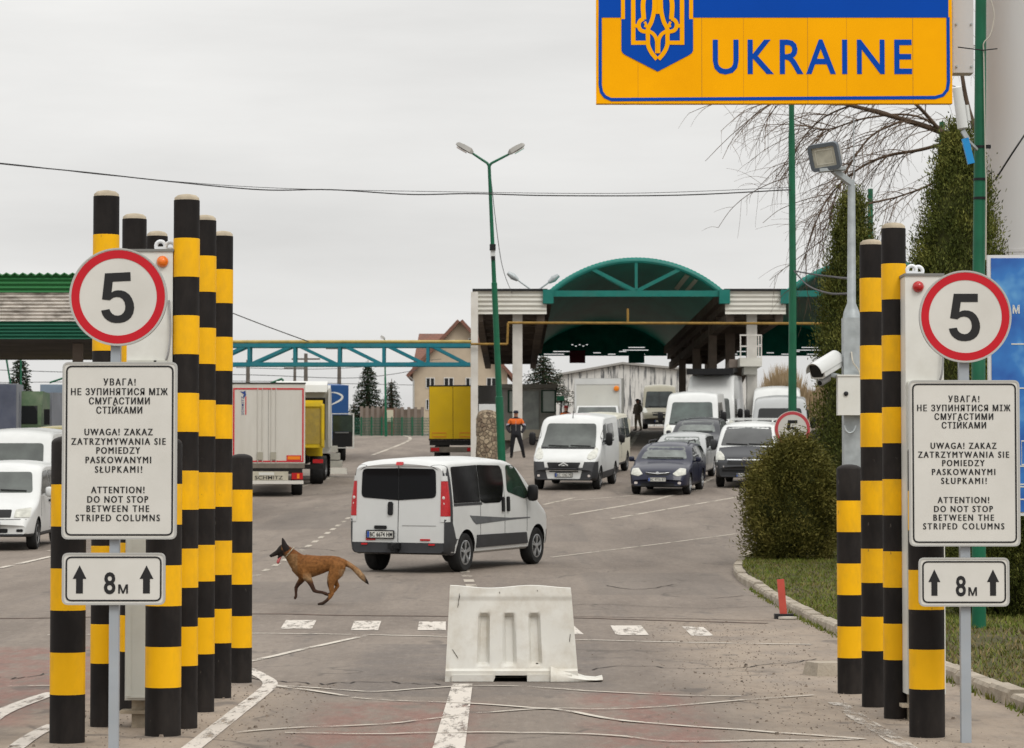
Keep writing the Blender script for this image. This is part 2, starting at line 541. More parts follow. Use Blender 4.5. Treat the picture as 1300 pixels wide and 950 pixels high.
    wob = n.new('ShaderNodeTexNoise'); wob.inputs['Scale'].default_value = 3.0; wob.inputs['Detail'].default_value = 6
    l.new(mpn.outputs[0], wob.inputs['Vector'])
    va = n.new('ShaderNodeVectorMath'); va.operation = 'MULTIPLY_ADD'; va.inputs[1].default_value = (.55, .55, 0)
    l.new(wob.outputs['Color'], va.inputs[0]); l.new(mpn.outputs[0], va.inputs[2])
    vo = n.new('ShaderNodeTexVoronoi'); vo.feature = 'DISTANCE_TO_EDGE'; vo.inputs['Scale'].default_value = 1.0
    l.new(va.outputs[0], vo.inputs['Vector'])
    c = mixc(mul(rng(vo.outputs['Distance'], 0.0, .012, 1, 0), rng(noise(.5, 3), .45, .6), .65), c, (.07, .06, .052))
    l.new(c, b.inputs['Base Color'])
    bp = n.new('ShaderNodeBump'); bp.inputs['Strength'].default_value = .35; bp.inputs['Distance'].default_value = .01
    l.new(grit, bp.inputs['Height']); l.new(bp.outputs[0], b.inputs['Normal'])
    return m
M_ASPH = asphalt_mat()

def paint_mat(name, col, wear, scale=6.0, st=(1.7, .3, 1)):
    m = bpy.data.materials.new(name); m.use_nodes = True
    n, l = m.node_tree.nodes, m.node_tree.links
    b = n['Principled BSDF']; b.inputs['Roughness'].default_value = .8
    t = n.new('ShaderNodeTexCoord')
    mpn = n.new('ShaderNodeMapping'); mpn.inputs['Scale'].default_value = st; l.new(t.outputs['Object'], mpn.inputs[0])
    q = n.new('ShaderNodeTexNoise'); q.inputs['Scale'].default_value = scale; q.inputs['Detail'].default_value = 9; q.inputs['Roughness'].default_value = .72
    l.new(mpn.outputs[0], q.inputs['Vector'])
    r = n.new('ShaderNodeMapRange'); r.inputs[1].default_value = wear; r.inputs[2].default_value = wear + .14
    l.new(q.outputs[0], r.inputs[0])
    q2 = n.new('ShaderNodeTexNoise'); q2.inputs['Scale'].default_value = 2.5; q2.inputs['Detail'].default_value = 5
    l.new(t.outputs['Object'], q2.inputs['Vector'])
    mi = n.new('ShaderNodeMix'); mi.data_type = 'RGBA'; l.new(q2.outputs[0], mi.inputs[0])
    mi.inputs[6].default_value = (*[c * .78 for c in col], 1); mi.inputs[7].default_value = (*col, 1)
    l.new(mi.outputs[2], b.inputs['Base Color'])
    tr = n.new('ShaderNodeBsdfTransparent'); ms = n.new('ShaderNodeMixShader')
    l.new(r.outputs[0], ms.inputs[0]); l.new(tr.outputs[0], ms.inputs[1]); l.new(b.outputs[0], ms.inputs[2])
    l.new(ms.outputs[0], n['Material Output'].inputs['Surface'])
    return m
M_PAINT = paint_mat('road_paint', (.60, .55, .49), .36)
M_PAINT_T = paint_mat('thin_road_paint', (.56, .51, .44), .37, 2.2, (.9, .5, 1))
M_PAINT_W = paint_mat('worn_road_paint', (.52, .47, .41), .45, 4.0)
M_PAINT_Y = paint_mat('dusty_road_paint', (.46, .41, .34), .36, 1.6, (.8, .5, 1))

# ---- ground sheet
def steps(*seg):
    out = []
    for a, b, d in seg:
        n = max(1, int(round((b - a) / d))); out += [a + (b - a) * i / n for i in range(n)]
    out.append(seg[-1][1]); return out
gx = steps((-900, -100, 100), (-100, -20, 8), (-20, 12, .8), (12, 100, 8), (100, 900, 100))
gy = steps((-60, 0, 20), (0, 10, 5), (10, 70, 1), (70, 330, 1), (330, 2400, 200))
vs = [(x, y, gz(x, y)) for y in gy for x in gx]
nx = len(gx)
fs = [(j * nx + i, j * nx + i + 1, (j + 1) * nx + i + 1, (j + 1) * nx + i) for j in range(len(gy) - 1) for i in range(nx - 1)]
o = MB().add(vs, fs).build('ground', M_ASPH, smooth=60)
tag(o, kind='structure')

def gpx(pts): return [G(*p) for p in pts]
def mark(mb, pts, w, dz=.006, step=.4):
    """painted strip along world points, following the ground"""
    ps = []
    for a, b in zip(pts, pts[1:]):
        a, b = Vector(a), Vector(b); k = max(1, int((b - a).length / step))
        for i in range(k): ps.append(a + (b - a) * i / k)
    ps.append(Vector(pts[-1]))
    L = []
    for i, p in enumerate(ps):
        d = ps[min(i + 1, len(ps) - 1)] - ps[max(i - 1, 0)]
        nn = Vector((-d.y, d.x, 0)).normalized() * (w / 2)
        for q in (p + nn, p - nn): L.append((q.x, q.y, gz(q.x, q.y) + dz))
    mb.add(L, [(2 * i, 2 * i + 1, 2 * i + 3, 2 * i + 2) for i in range(len(ps) - 1)])
def quadmark(mb, q, dz=.006):
    q = [G(*p) for p in q]
    mb.add([(p.x, p.y, gz(p.x, p.y) + dz) for p in q], [(3, 2, 1, 0)])
mk = MB()
for q in (((363, 788), (402, 788), (396, 799), (356, 799)), ((450, 789), (484, 789), (480, 801), (445, 801)), ((532, 790), (566, 790), (566, 801), (530, 801)),
          ((690, 791), (724, 791), (741, 806), (700, 806)), ((775, 795), (814, 795), (824, 807), (782, 807)), ((866, 796), (893, 797), (906, 808), (878, 808)), ((614, 790), (648, 790), (652, 803), (616, 803))):
    quadmark(mk, q)
tag(mk.build('crossing_marking', M_PAINT), kind='structure')
mk = MB()
sm = lambda pts: gpx([tuple(p) for p in curve_pts(pts, 4)])
DZ = [.006]
def tline(pts, w, smooth=True):
    DZ[0] += .0008; mark(mk, sm(pts) if smooth else gpx(pts), w, DZ[0])
tline([(60, 807), (300, 805), (430, 806), (565, 809), (732, 813), (905, 817), (1030, 819)], .085)
tline([(316, 841), (390, 824), (463, 808)], .085)
for pts, w in (([(350, 871), (420, 876), (480, 879), (570, 873), (650, 872), (741, 878), (860, 884), (941, 885)], .055),
               ([(350, 872), (410, 880), (470, 889), (590, 894), (660, 899), (714, 903), (795, 917), (938, 928), (1097, 940)], .065),
               ([(300, 932), (365, 926), (485, 921), (565, 912), (605, 907), (697, 901), (772, 902), (863, 897), (945, 890), (1033, 884)], .05),
               ([(362, 932), (475, 934), (555, 932), (660, 932), (772, 935), (850, 943), (965, 942), (1090, 941)], .05),
               ([(0, 722), (66, 707)], .12), ([(9, 873), (65, 872)], .05)):
    tline(pts, w)
tag(mk.build('thin_line_marking', M_PAINT_T), kind='structure')
mk = MB()
quadmark(mk, ((574, 869), (600, 869), (589, 962), (546, 962)), .006)
mark(mk, sm([(228, 962), (252, 944), (290, 914), (333, 880), (343, 868), (330, 858), (314, 850)]), .135)
mark(mk, sm([(-25, 924), (0, 906), (40, 890), (70, 880)]), .16)
mark(mk, sm([(10, 958), (40, 936), (70, 921)]), .12)
tag(mk.build('island_edge_marking', M_PAINT), kind='structure')
mk = MB()
mark(mk, sm([(1062, 893), (1080, 905), (1097, 917), (1120, 930), (1150, 950), (1170, 965)]), .14)
tag(mk.build('worn_edge_marking', M_PAINT_W), kind='structure')
mk = MB()
def dash_line(a, b, n, frac, w):
    a, b = G(*a), G(*b)
    for i in range(n):
        p, q = a + (b - a) * (i / n), a + (b - a) * ((i + frac) / n); mark(mk, [p, q], w)
dash_line((599, 746), (586, 716), 5, .5, .17)
dash_line((322, 733), (446, 655), 14, .45, .12)
for pts, w in (([(693, 638), (798, 630), (895, 622)], .10), ([(703, 657), (811, 639), (866, 625), (905, 607)], .13), ([(776, 659), (939, 631)], .12),
               ([(700, 708), (845, 690), (935, 678)], .10), ([(789, 580), (811, 549)], .22), ([(473, 578), (520, 559), (508, 552)], .22), ([(384, 618), (425, 605)], .12),
               ([(690, 641), (730, 632)], .1), ([(60, 700), (66, 699)], .1), ([(446, 640), (400, 645)], .1)):
    mark(mk, sm(pts), w)
tag(mk.build('lane_marking', M_PAINT_Y), kind='structure')
# the slot across the road before the crossing
M_SLOT = mat('rusty_slot', (.10, .065, .05), .9, var=.5, vscale=6)
mk = MB(); mark(mk, sm([(-40, 786), (66, 785), (320, 780), (440, 782), (570, 783), (640, 784), (733, 785), (830, 788), (975, 792)]), .11, .005)
mark(mk, sm([(728, 783), (830, 785), (985, 789)]), .05, .005)
tag(mk.build('road_joint', M_SLOT), kind='structure')

# cracks and tar seams
M_CRACK = mat('tar_crack', (.050, .042, .037), .95, var=.4, vscale=6)
rk = random.Random(9); mk = MB(); dz_ = .0052
for pts in ([(318, 862), (362, 866), (412, 869), (470, 866), (560, 870)], [(735, 852), (800, 846), (880, 850), (960, 846), (1040, 838)], [(560, 770), (640, 772), (760, 768), (900, 773), (1000, 769)], [(770, 744), (812, 749), (858, 742)], [(60, 856), (20, 862), (-20, 858)],
            [(905, 760), (960, 758), (1010, 775)], [(330, 700), (380, 696), (430, 700)]):
    ps = [G(*tuple(p)) for p in curve_pts(pts, 7)]
    ps = [p + Vector((rk.uniform(-.03, .03), rk.uniform(-.12, .12), 0)) for p in ps]
    dz_ += .0001; mark(mk, ps, rk.uniform(.018, .034), dz_)
tag(mk.build('road_crack', M_CRACK), kind='structure')

# ---- verge and kerb on the right
KERB = [(992, 696), (968, 700), (948, 707), (935, 717), (931, 727), (938, 738), (955, 749), (985, 768), (1020, 787), (1062, 807), (1110, 828), (1197, 862), (1250, 884), (1300, 905), (1420, 955)]
kp = gpx([tuple(p) for p in curve_pts(KERB, 4)])
kp = [Vector((14, 60.5, gz(14, 60.5)))] + kp
M_KERB = mat('kerb_concrete', (.36, .315, .255), .9, var=.22, vscale=5, dirt=(.17, .14, .10), dirt_amt=.7, dscale=3, bump=.4)
M_GRASSBED = mat('verge_soil', (.072, .060, .026), .95, var=.4, vscale=2.5, dirt=(.048, .062, .014), dirt_amt=.9, dscale=.8, bump=.5, bscale=25)
def inset(ps, d):
    out = []
    for i, p in enumerate(ps):
        t = ps[min(i + 1, len(ps) - 1)] - ps[max(i - 1, 0)]
        nn = Vector((-t.y, t.x, 0)).normalized()
        out.append(p + nn * d)          # to the left of the walk = towards the grass
    return out
# resample with gaps so that single kerb stones show
ks = []
for a, b in zip(kp, kp[1:]):
    k = max(1, int((b - a).length / .1))
    ks += [a + (b - a) * i / k for i in range(k)]
ks.append(kp[-1])
i0 = inset(ks, 0.0); i1 = inset(ks, .16); kb = MB()
acc = 0; stone = []
def emit(seg):
    if len(seg) < 2: return
    h = .115 + rnd.uniform(-.018, .012); vs = []
    for j in seg:
        a, b = i0[j], i1[j]; za = gz(a.x, a.y)
        c = a.lerp(b, .14)
        vs += [(a.x, a.y, za - .1), (a.x, a.y, za + h - .03), (c.x, c.y, za + h), (b.x, b.y, za + h), (b.x, b.y, za - .1)]
    n = len(seg); fs = [(5 * q + k, 5 * q + k + 1, 5 * q + 5 + k + 1, 5 * q + 5 + k) for q in range(n - 1) for k in range(4)]
    fs += [(4, 3, 2, 1, 0), tuple(5 * (n - 1) + k for k in range(5))]
    kb.add(vs, fs)
for j in range(len(ks)):
    stone.append(j)
    if len(stone) == 9:
        emit(stone); stone = [] if rnd.random() < .8 else [j]
emit(stone)
tag(kb.build('kerb', M_KERB, smooth=30), kind='structure')
poly = [(p.x, p.y) for p in i1[::4]]
poly += [(14, 16.0), (60, 16.0), (60, 60.5)]
nb = len(poly)
pp = [Vector(p) for p in poly]
for x in np.arange(2.5, 16, .5):
    for y in np.arange(16.5, 60, .5): pp.append(Vector((x, y)))
r = delaunay_2d_cdt(pp, [], [list(range(nb))], 1, 1e-4)
def gv(x, y): return gz(x, y) + .095 + .05 * math.sin(x * .9 + .3) * math.sin(y * .35)
verge = MB().add([(p.x, p.y, gv(p.x, p.y)) for p in r[0]], [tuple(f) for f in r[2]])
tag(verge.build('grass_verge', M_GRASSBED, smooth=60), kind='structure')
M_GRASS = leaf_mat('grass_blades', (.180, .158, .045), (.128, .150, .028), (.080, .125, .018))
M_DRY = leaf_mat('dry_grass', (.26, .19, .095), (.18, .14, .065), (.11, .10, .038))
gmb = MB(); dmb = MB()
tri = [(Vector((r[0][f[0]])), Vector(r[0][f[1]]), Vector(r[0][f[2]])) for f in r[2]]
cand = [t for t in tri if max(p.x for p in t) < 12 and min(p.y for p in t) > 17]
wts = [((t[1] - t[0]).cross(t[2] - t[0])) for t in cand]; wts = [abs(w) for w in wts]
for t in rnd.choices(cand, wts, k=110000):
    a, b = rnd.random(), rnd.random()
    if a + b > 1: a, b = 1 - a, 1 - b
    p = t[0] + (t[1] - t[0]) * a + (t[2] - t[0]) * b
    nz_ = math.sin(p.x * 1.7 + p.y * .6) + math.sin(p.x * 3.1 - p.y * 1.3) + rnd.uniform(-.9, .9)
    far = p.y > 32
    if nz_ > (1.9 if far else 1.5): continue
    z = gv(p.x, p.y); h = rnd.uniform(.02, .065); an = rnd.uniform(0, PI); w = rnd.uniform(.006, .014)
    lx, ly = rnd.uniform(-.05, .05), rnd.uniform(-.05, .05)
    dx, dy = math.cos(an) * w, math.sin(an) * w
    q = gmb if rnd.random() < (.9 if far else .5) else dmb
    q.add([(p.x - dx, p.y - dy, z - .01), (p.x + dx, p.y + dy, z - .01), (p.x + lx, p.y + ly, z + h)], [(0, 1, 2)])
for _ in range(420):      # weeds at the foot of the kerb
    j = rnd.randrange(len(ks) - 1); c = i0[j] + Vector((rnd.uniform(-.06, .0), rnd.uniform(-.05, .05), 0))
    if c.y > 45: continue
    for _k in range(rnd.randint(2, 7)):
        p = c + Vector((rnd.gauss(0, .025), rnd.gauss(0, .04), 0)); z = gz(p.x, p.y); w = rnd.uniform(.004, .010); lx = rnd.uniform(-.04, .04)
        gmb.add([(p.x - w, p.y, z), (p.x + w, p.y, z), (p.x + lx, p.y + rnd.uniform(-.03, .03), z + rnd.uniform(.02, .075))], [(0, 1, 2)])
tag(gmb.build('grass', M_GRASS), 'short patchy grass growing on the verge behind the kerb', 'grass', kind='stuff')
tag(dmb.build('dry_grass', M_DRY), 'dry brown grass and litter on the verge behind the kerb', 'grass', kind='stuff')
# grit and small stones lying along the kerb and round the columns
sb = MB()
M_STONE = mat('grit_stones', (.19, .155, .125), .95, var=.5, vscale=9)
for _ in range(2200):
    if rnd.random() < .65: x, y = rnd.gauss(2.35, .55), rnd.uniform(18, 36)
    else: x, y = rnd.uniform(-3.3, -1.5), rnd.uniform(17.5, 25)
    if x > 1.0 and y < 16: continue
    s = rnd.uniform(.0025, .0075) * (2.2 if rnd.random() < .05 else 1)
    sb.box((x, y, gz(x, y) + s * .4), (s * 2, s * 1.6, s * 1.3), Matrix.Rotation(rnd.uniform(0, 3), 3, 'Z'), taper=.6)
tag(sb.build('loose_grit', M_STONE), 'loose grit and pebbles scattered on the dusty asphalt', 'grit', kind='stuff')

# ================================================================== NEAR: STRIPED COLUMNS
M_BLACK = mat('black_band', (.013, .011, .0105), .6, var=.25, vscale=5, dirt=(.055, .046, .04), dirt_amt=.4, dscale=3.2, spec=.15, stretch=(1.4, 1.4, .6), chips=(.085, .075, .065))
M_YEL = mat('yellow_band', (.88, .465, .006), .5, var=.08, vscale=3, dirt=(.40, .23, .03), dirt_amt=.55, dscale=2.6, spec=.15, stretch=(1.4, 1.4, .7), chips=(.20, .13, .04))
M_CAP = mat('concrete_cap', (.42, .36, .27), .9, var=.25, vscale=9)
def column(xc, wpx, ybase, ytop, ylast, tall, label):
    """striped post measured from the photo: top of the bands, last band edge and foot"""
    r0 = wpx / 2 / FPX
    yf = G(xc, ybase).y; rad = r0 * yf; Y = yf + rad; rad = r0 * Y
    x = P(xc, 600, Y).x; z0 = gz(x, Y)
    zt = P(xc, ytop, yf).z - z0; zl = P(xc, ylast, yf).z - z0
    nb_ = 12 if tall else 6
    edges = [-.05, zl] + [zl + (zt - zl) * i / nb_ for i in range(1, nb_ + 1)]
    t = thing('striped_bollard', label, 'striped column', (x, Y, z0), 'black and yellow striped columns beside the lane')
    mb = MB(); prof = []; ms = []
    for i in range(len(edges) - 1):
        prof += [(rad, edges[i] + (.0008 if i else 0)), (rad, edges[i + 1] - .0008)]; ms += [0 if i % 2 == 0 else 1] * 2
    if not tall:
        H = edges[-1]
        for a in (15, 35, 55, 75): prof.append((rad * math.cos(R(a)) , H + rad * .42 * math.sin(R(a)))); ms.append(0)
    prof2 = [(rad + (.0015 if ms[i] else 0), h) for i, (r_, h) in enumerate(prof)] if tall else prof
    mb.lathe((0, 0, 0), prof2, 40, mats=ms)
    mb.build('shaft', [M_BLACK, M_YEL], t, 35)
    if tall:
        c = MB(); H = edges[-1]
        c.lathe((0, 0, 0), [(rad * .97, H - .01), (rad * .95, H + .018), (rad * .72, H + .036), (rad * .3, H + .044), (.004, H + .046)], 32)
        c.build('cap', M_CAP, t, 50)
    return t
column(87.5, 44.5, 945, 562, 883, False, 'thick low striped column, left-hand of the pair behind the left signpost')
column(208.5, 45.5, 936, 563, 874, False, 'thick low striped column, right-hand of the pair behind the left signpost')
column(133, 33, 924, 248, 843, True, 'tall striped column behind the round sign, leftmost in the left group')
column(169, 31, 904, 277, 828, True, 'tall striped column between the round sign and the cabinet with the orange lamp')
column(198, 27, 886, 299, 815, True, 'tall striped column mostly hidden behind the white cabinet, behind its shackle')
column(235.5, 33, 926, 253, 846, True, 'tallest striped column right against the cabinet with the orange lamp')
column(259, 28.5, 905, 279, 831, True, 'tall striped column, middle of the row of three on the right of the left group')
column(281.5, 26.5, 887, 299, 817, True, 'tall striped column, farthest of the row of three in the left group')
column(306.5, 28.5, 868, 582, 823, False, 'low striped column standing alone at the tip of the left island')
column(1175, 45, 938, 573, 876, False, 'thick low striped column directly behind the right signpost')
column(1136, 31, 913.5, 289, 838.5, True, 'tall striped column next to the white cabinet with the red lamp')
column(1107.5, 29.5, 899, 310, 827, True, 'tall striped column between the low one and the taller one on the right')
column(1078, 32, 882, 596, 836, False, 'low striped column in front of the floodlight mast')

# ---- radiation detector cabinets
M_WHITE = mat('white_enamel', (.66, .66, .62), .4, var=.05, vscale=2, dirt=(.42, .40, .34), dirt_amt=.35, dscale=2.5)
M_CREAM = mat('cream_panel', (.56, .57, .52), .45, var=.05, vscale=2, dirt=(.36, .34, .28), dirt_amt=.4, dscale=2.5)
M_GAP = mat('dark_gap', (.03, .03, .03), .8)
M_STEEL = mat('galvanised_steel', (.36, .39, .40), .5, metal=.35, var=.15, vscale=12)
M_CONC = mat('rough_concrete', (.34, .29, .22), .95, var=.3, vscale=6, bump=.6, bscale=20)
def cabinet(x0p, x1p, ytop, Y, lamp_px, lamp_col, name_l, label, side):
    x0, x1 = P(x0p, 600, Y).x, P(x1p, 600, Y).x; xm = (x0 + x1) / 2; w = x1 - x0
    z0 = gz(xm, Y + .3); H = P(xm, ytop, Y).z - z0; xm_ = xm
    H = CAMZ + (630 - ytop) / FPX * Y - z0
    t = thing('detector_cabinet', label, 'detector cabinet', (xm, Y + .3, z0), 'white detector cabinets beside the lane')
    b = .20
    m1 = MB(); m1.bb(-w / 2, w / 2, -.3, .3, b, H)
    m1.build('housing', M_WHITE, t)
    l = MB(); l.bb(-w / 2 - .008, w / 2 + .008, -.31, .31, H, H + .018); l.build('lid', mat('lid_grey', (.20, .20, .19), .6), t)
    pz = H - .78
    pl = MB(); pl.bb(-w / 2 + .01, w * .10, -.335, -.302, b + .02, pz); pl.bb(-w / 2 + .012, -w / 2 + .05, -.337, -.336, b + .03, pz - .02)
    pl.bb(w * .16, w * .40, -.325, -.302, b - .01, pz)
    pl.build('cover_panel', M_CREAM, t)
    g = MB(); g.bb(w * .105, w * .155, -.310, -.302, b, pz); g.build('seam', M_GAP, t)
    f = MB(); f.bb(-w * .38, w * .30, -.22, .22, 0, b); f.bb(-w * .62, w * .42, -.26, -.1, .10, .125); f.cyl((w * .3, -.27, .17), (w * .3, -.3, .1), .012); f.build('plinth', M_CONC, t)
    lx = P(lamp_px[0], 600, Y).x - xm_; lz = CAMZ + (630 - lamp_px[1]) / FPX * Y - z0
    lm = MB(); lm.lathe((lx, -.302, lz), [(.042, 0), (.042, -.012), (.037, -.022), (.030, -.034), (.017, -.043), (.003, -.046)], 24, 'y')
    lm.build('warning_lamp', mat(name_l, lamp_col, .18, var=.2, vscale=30, coat=.6), t, 45)
    for dx, dy in ((-.03, -.18), (.03, -.10)):
        s = MB(); s.tube([(lx + dx + .033 * math.cos(a), dy, H + .05 + .034 * math.sin(a)) for a in [PI * k / 8 - .2 for k in range(0, 11)]], .014, 8)
        s.box((lx + dx, dy, H + .03), (.085, .03, .03))
        s.build('shackle', mat('white_shackle', (.72, .74, .76), .35), t, 50)
    cb = MB(); cb.tube(curve_pts([(w * .42, -.31, H - .35), (w * .47, -.33, H - .55), (w * .43, -.335, H - .72), (w * .34, -.31, H - .80)], 6), .008, 6)
    cb.build('cable', mat('grey_cable', (.3, .3, .3), .5), t, 60)
    return t
cabinet(160, 218, 319, 20.3, (205, 332), (.75, .16, .012), 'orange_lens', 'white metal cabinet with an orange lamp between the left striped columns', 1)
cabinet(1150.5, 1199, 350, 20.9, (1167, 364), (.42, .012, .014), 'red_lens', 'white metal cabinet with a red lamp behind the right round sign', -1)

# ---- signposts
M_SIGN = mat('sign_white', (.62, .61, .57), .45, var=.04, vscale=2.5, dirt=(.45, .43, .38), dirt_amt=.25, dscale=3)
M_RED = mat('sign_red', (.50, .012, .022), .4, var=.05, vscale=4)
M_INK = mat('sign_black', (.020, .020, .021), .5)
M_ALU = mat('sign_edge', (.45, .45, .43), .45, metal=.3)
M_POST = mat('grey_post_paint', (.33, .36, .39), .5, var=.08, vscale=6, dirt=(.25, .22, .18), dirt_amt=.4, dscale=3)
def disc(mb, cx, cz, r0, r1, y, th, n=64, m=0):
    """flat ring or disc facing -Y"""
    if r0 <= 0:
        mb.prism([(cx + r1 * math.cos(2 * PI * k / n), cz + r1 * math.sin(2 * PI * k / n)) for k in range(n)], y, y + th, m)
    else:
        strokes(mb, [(cx + (r0 + r1) / 2 * math.cos(2 * PI * k / n), cz + (r0 + r1) / 2 * math.sin(2 * PI * k / n)) for k in range(n)], r1 - r0, y, th, m, True)
LINES = [('УВАГА!', 420, 548, 125), ('НЕ ЗУПИНЯТИСЯ МІЖ', 290, 677, 164), ('СМУГАСТИМИ', 362, 605, 201), ('СТІЙКАМИ', 392, 575, 238),
         ('UWAGA! ZAKAZ', 345, 618, 325), ('ZATRZYMYWANIA SIE', 292, 670, 363), ('POMIEDZY', 393, 568, 399), ('PASKOWANYMI', 350, 612, 437), ('SŁUPKAMI!', 388, 576, 475),
         ('ATTENTION!', 373, 586, 557), ('DO NOT STOP', 358, 601, 595), ('BETWEEN THE', 355, 605, 632), ('STRIPED COLUMNS', 312, 648, 669)]
def signpost(Y, post, circ, p1, p2, label, roll):
    def wx(px): return P(px, 600, Y).x
    def wz(py): return CAMZ + (630 - py) / FPX * Y
    x0 = wx(post[0]); z0 = gz(x0, Y)
    t = thing('road_sign', label, 'road sign', (x0, Y, z0), 'traffic signposts with three plates')
    X = lambda px: wx(px) - x0
    Z = lambda py: wz(py) - z0
    hw = (wx(post[0] + post[1] / 2) - wx(post[0] - post[1] / 2)) / 2
    pm = MB(); pm.bb(-hw, hw, .02, .02 + 2 * hw, -.1, Z(circ[1]) + .12); pm.build('post', M_POST, t)
    # round sign
    r = circ[2] / FPX * Y; cx, cz = X(circ[0]), Z(circ[1])
    pl = MB(); disc(pl, cx, cz, 0, r, -.012, .026, 72); pl.bb(cx - .05, cx + .05, .014, .02, cz - .15, cz + .15)
    rp = pl.build('speed_limit_plate', M_SIGN, t)
    rg = MB(); disc(rg, cx, cz, r * .79, r * .955, -.0145, .002, 72); rg.build('red_ring', M_RED, rp)
    bd = MB(); strokes(bd, [(cx + r * .985 * math.cos(2 * PI * k / 72), cz + r * .985 * math.sin(2 * PI * k / 72)) for k in range(72)], r * .03, -.0165, .026, 0, True)
    bd.build('rim', M_ALU, rp, 40)
    dg = MB(); 
    five = [(150, 347), (295, 347), (295, 397), (192, 397), (183, 458), (198, 450), (215, 447), (240, 449), (262, 457), (283, 474), (297, 497), (306, 525), (308, 552), (301, 583), (288, 605), (270, 620), (248, 630), (222, 634), (195, 633), (172, 627), (152, 615), (136, 600), (125, 580), (119, 558),
            (167, 552), (172, 566), (181, 579), (195, 588), (213, 592), (232, 588), (246, 576), (255, 560), (258, 540), (254, 516), (244, 499), (229, 488), (210, 485), (192, 488), (179, 496), (171, 502), (127, 495)]
    k5 = r / 279
    dg.prism([(cx + (a - 219) * k5, cz - (b - 485) * k5) for a, b in five], -.0145, -.0125)
    rm = Matrix.Translation((cx, 0, cz)) @ Matrix.Rotation(roll, 4, 'Y') @ Matrix.Translation((-cx, 0, -cz))
    dg.v = [tuple(rm @ Vector(v)) for v in dg.v]
    dg.build('numeral', M_INK, rp)
    # text plate
    for kind, q in (('text_plate', p1), ('distance_plate', p2)):
        a0, a1, b1, b0 = X(q[0]), X(q[1]), Z(q[2]), Z(q[3])
        rr = .035
        pl = MB(); pl.prism(rounded(rect(a0, a1, b0, b1), rr), -.010, .012); pl.bb((a0 + a1) / 2 - .04, (a0 + a1) / 2 + .04, .013, .0195, b0 + .05, b1 - .05)
        o = pl.build(kind, M_SIGN, t)
        lip = MB(); strokes(lip, [tuple(p) for p in rounded(rect(a0, a1, b0, b1), rr)], .012, -.0135, .024, 0, True); lip.build('rim', M_ALU, o, 40)
        e = .022
        br = MB(); strokes(br, rounded(rect(a0 + e, a1 - e, b0 + e, b1 - e), rr), .0105, -.0125, .002, 0, True)
        br.build('border', M_INK, o)
        tx = MB(); W_, H_ = a1 - a0, b1 - b0
        if kind == 'text_plate':
            for s, u0, u1, v in LINES:
                text_on(tx, s, a0 + (u0 - 258) / 454 * W_, a0 + (u1 - 258) / 454 * W_, b1 - (v - 35) / 703 * H_, 26 / 703 * H_, -.0105, .0015, .0, heavy=.0016)
        else:
            text_on(tx, '8', a0 + .405 * W_, a0 + .52 * W_, b0 + .21 * H_, .42 * H_, -.0105, .0015, .02); tx.build('numeral', M_INK, o); tx = MB()
            text_on(tx, 'М', a0 + .55 * W_, a0 + .64 * W_, b0 + .21 * H_, .17 * H_, -.0105, .0015, .0, heavy=.002)
            for c in (.165, .825):
                ax = a0 + c * W_; s0, s1 = b0 + .21 * H_, b0 + .77 * H_; hw2 = .068 * W_
                ar = MB(); ar.prism([(ax - hw2 * .5, s0), (ax + hw2 * .5, s0), (ax + hw2 * .5, s0 + (s1 - s0) * .52), (ax + hw2, s0 + (s1 - s0) * .52), (ax, s1), (ax - hw2, s0 + (s1 - s0) * .52), (ax - hw2 * .5, s0 + (s1 - s0) * .52)], -.012, -.0105); ar.build('arrow', M_INK, o)
        tx.build('lettering', M_INK, o)
    if circ[0] < 650:      # a bent twig stuck to the plate
        pass
    return t
signpost(18.1, (145, 12), (149, 377, 62.3), (80, 223.5, 461, 683.5), (81, 209.5, 703, 766.5), 'grey signpost at the left striped columns with a slightly tilted speed limit disc', -.05)
signpost(19.1, (1225.5, 12.5), (1226.5, 402, 58.7), (1155, 1293.5, 484, 692.5), (1166.5, 1279, 709, 768.5), 'grey signpost at the right striped columns with an upright speed limit disc', .0)

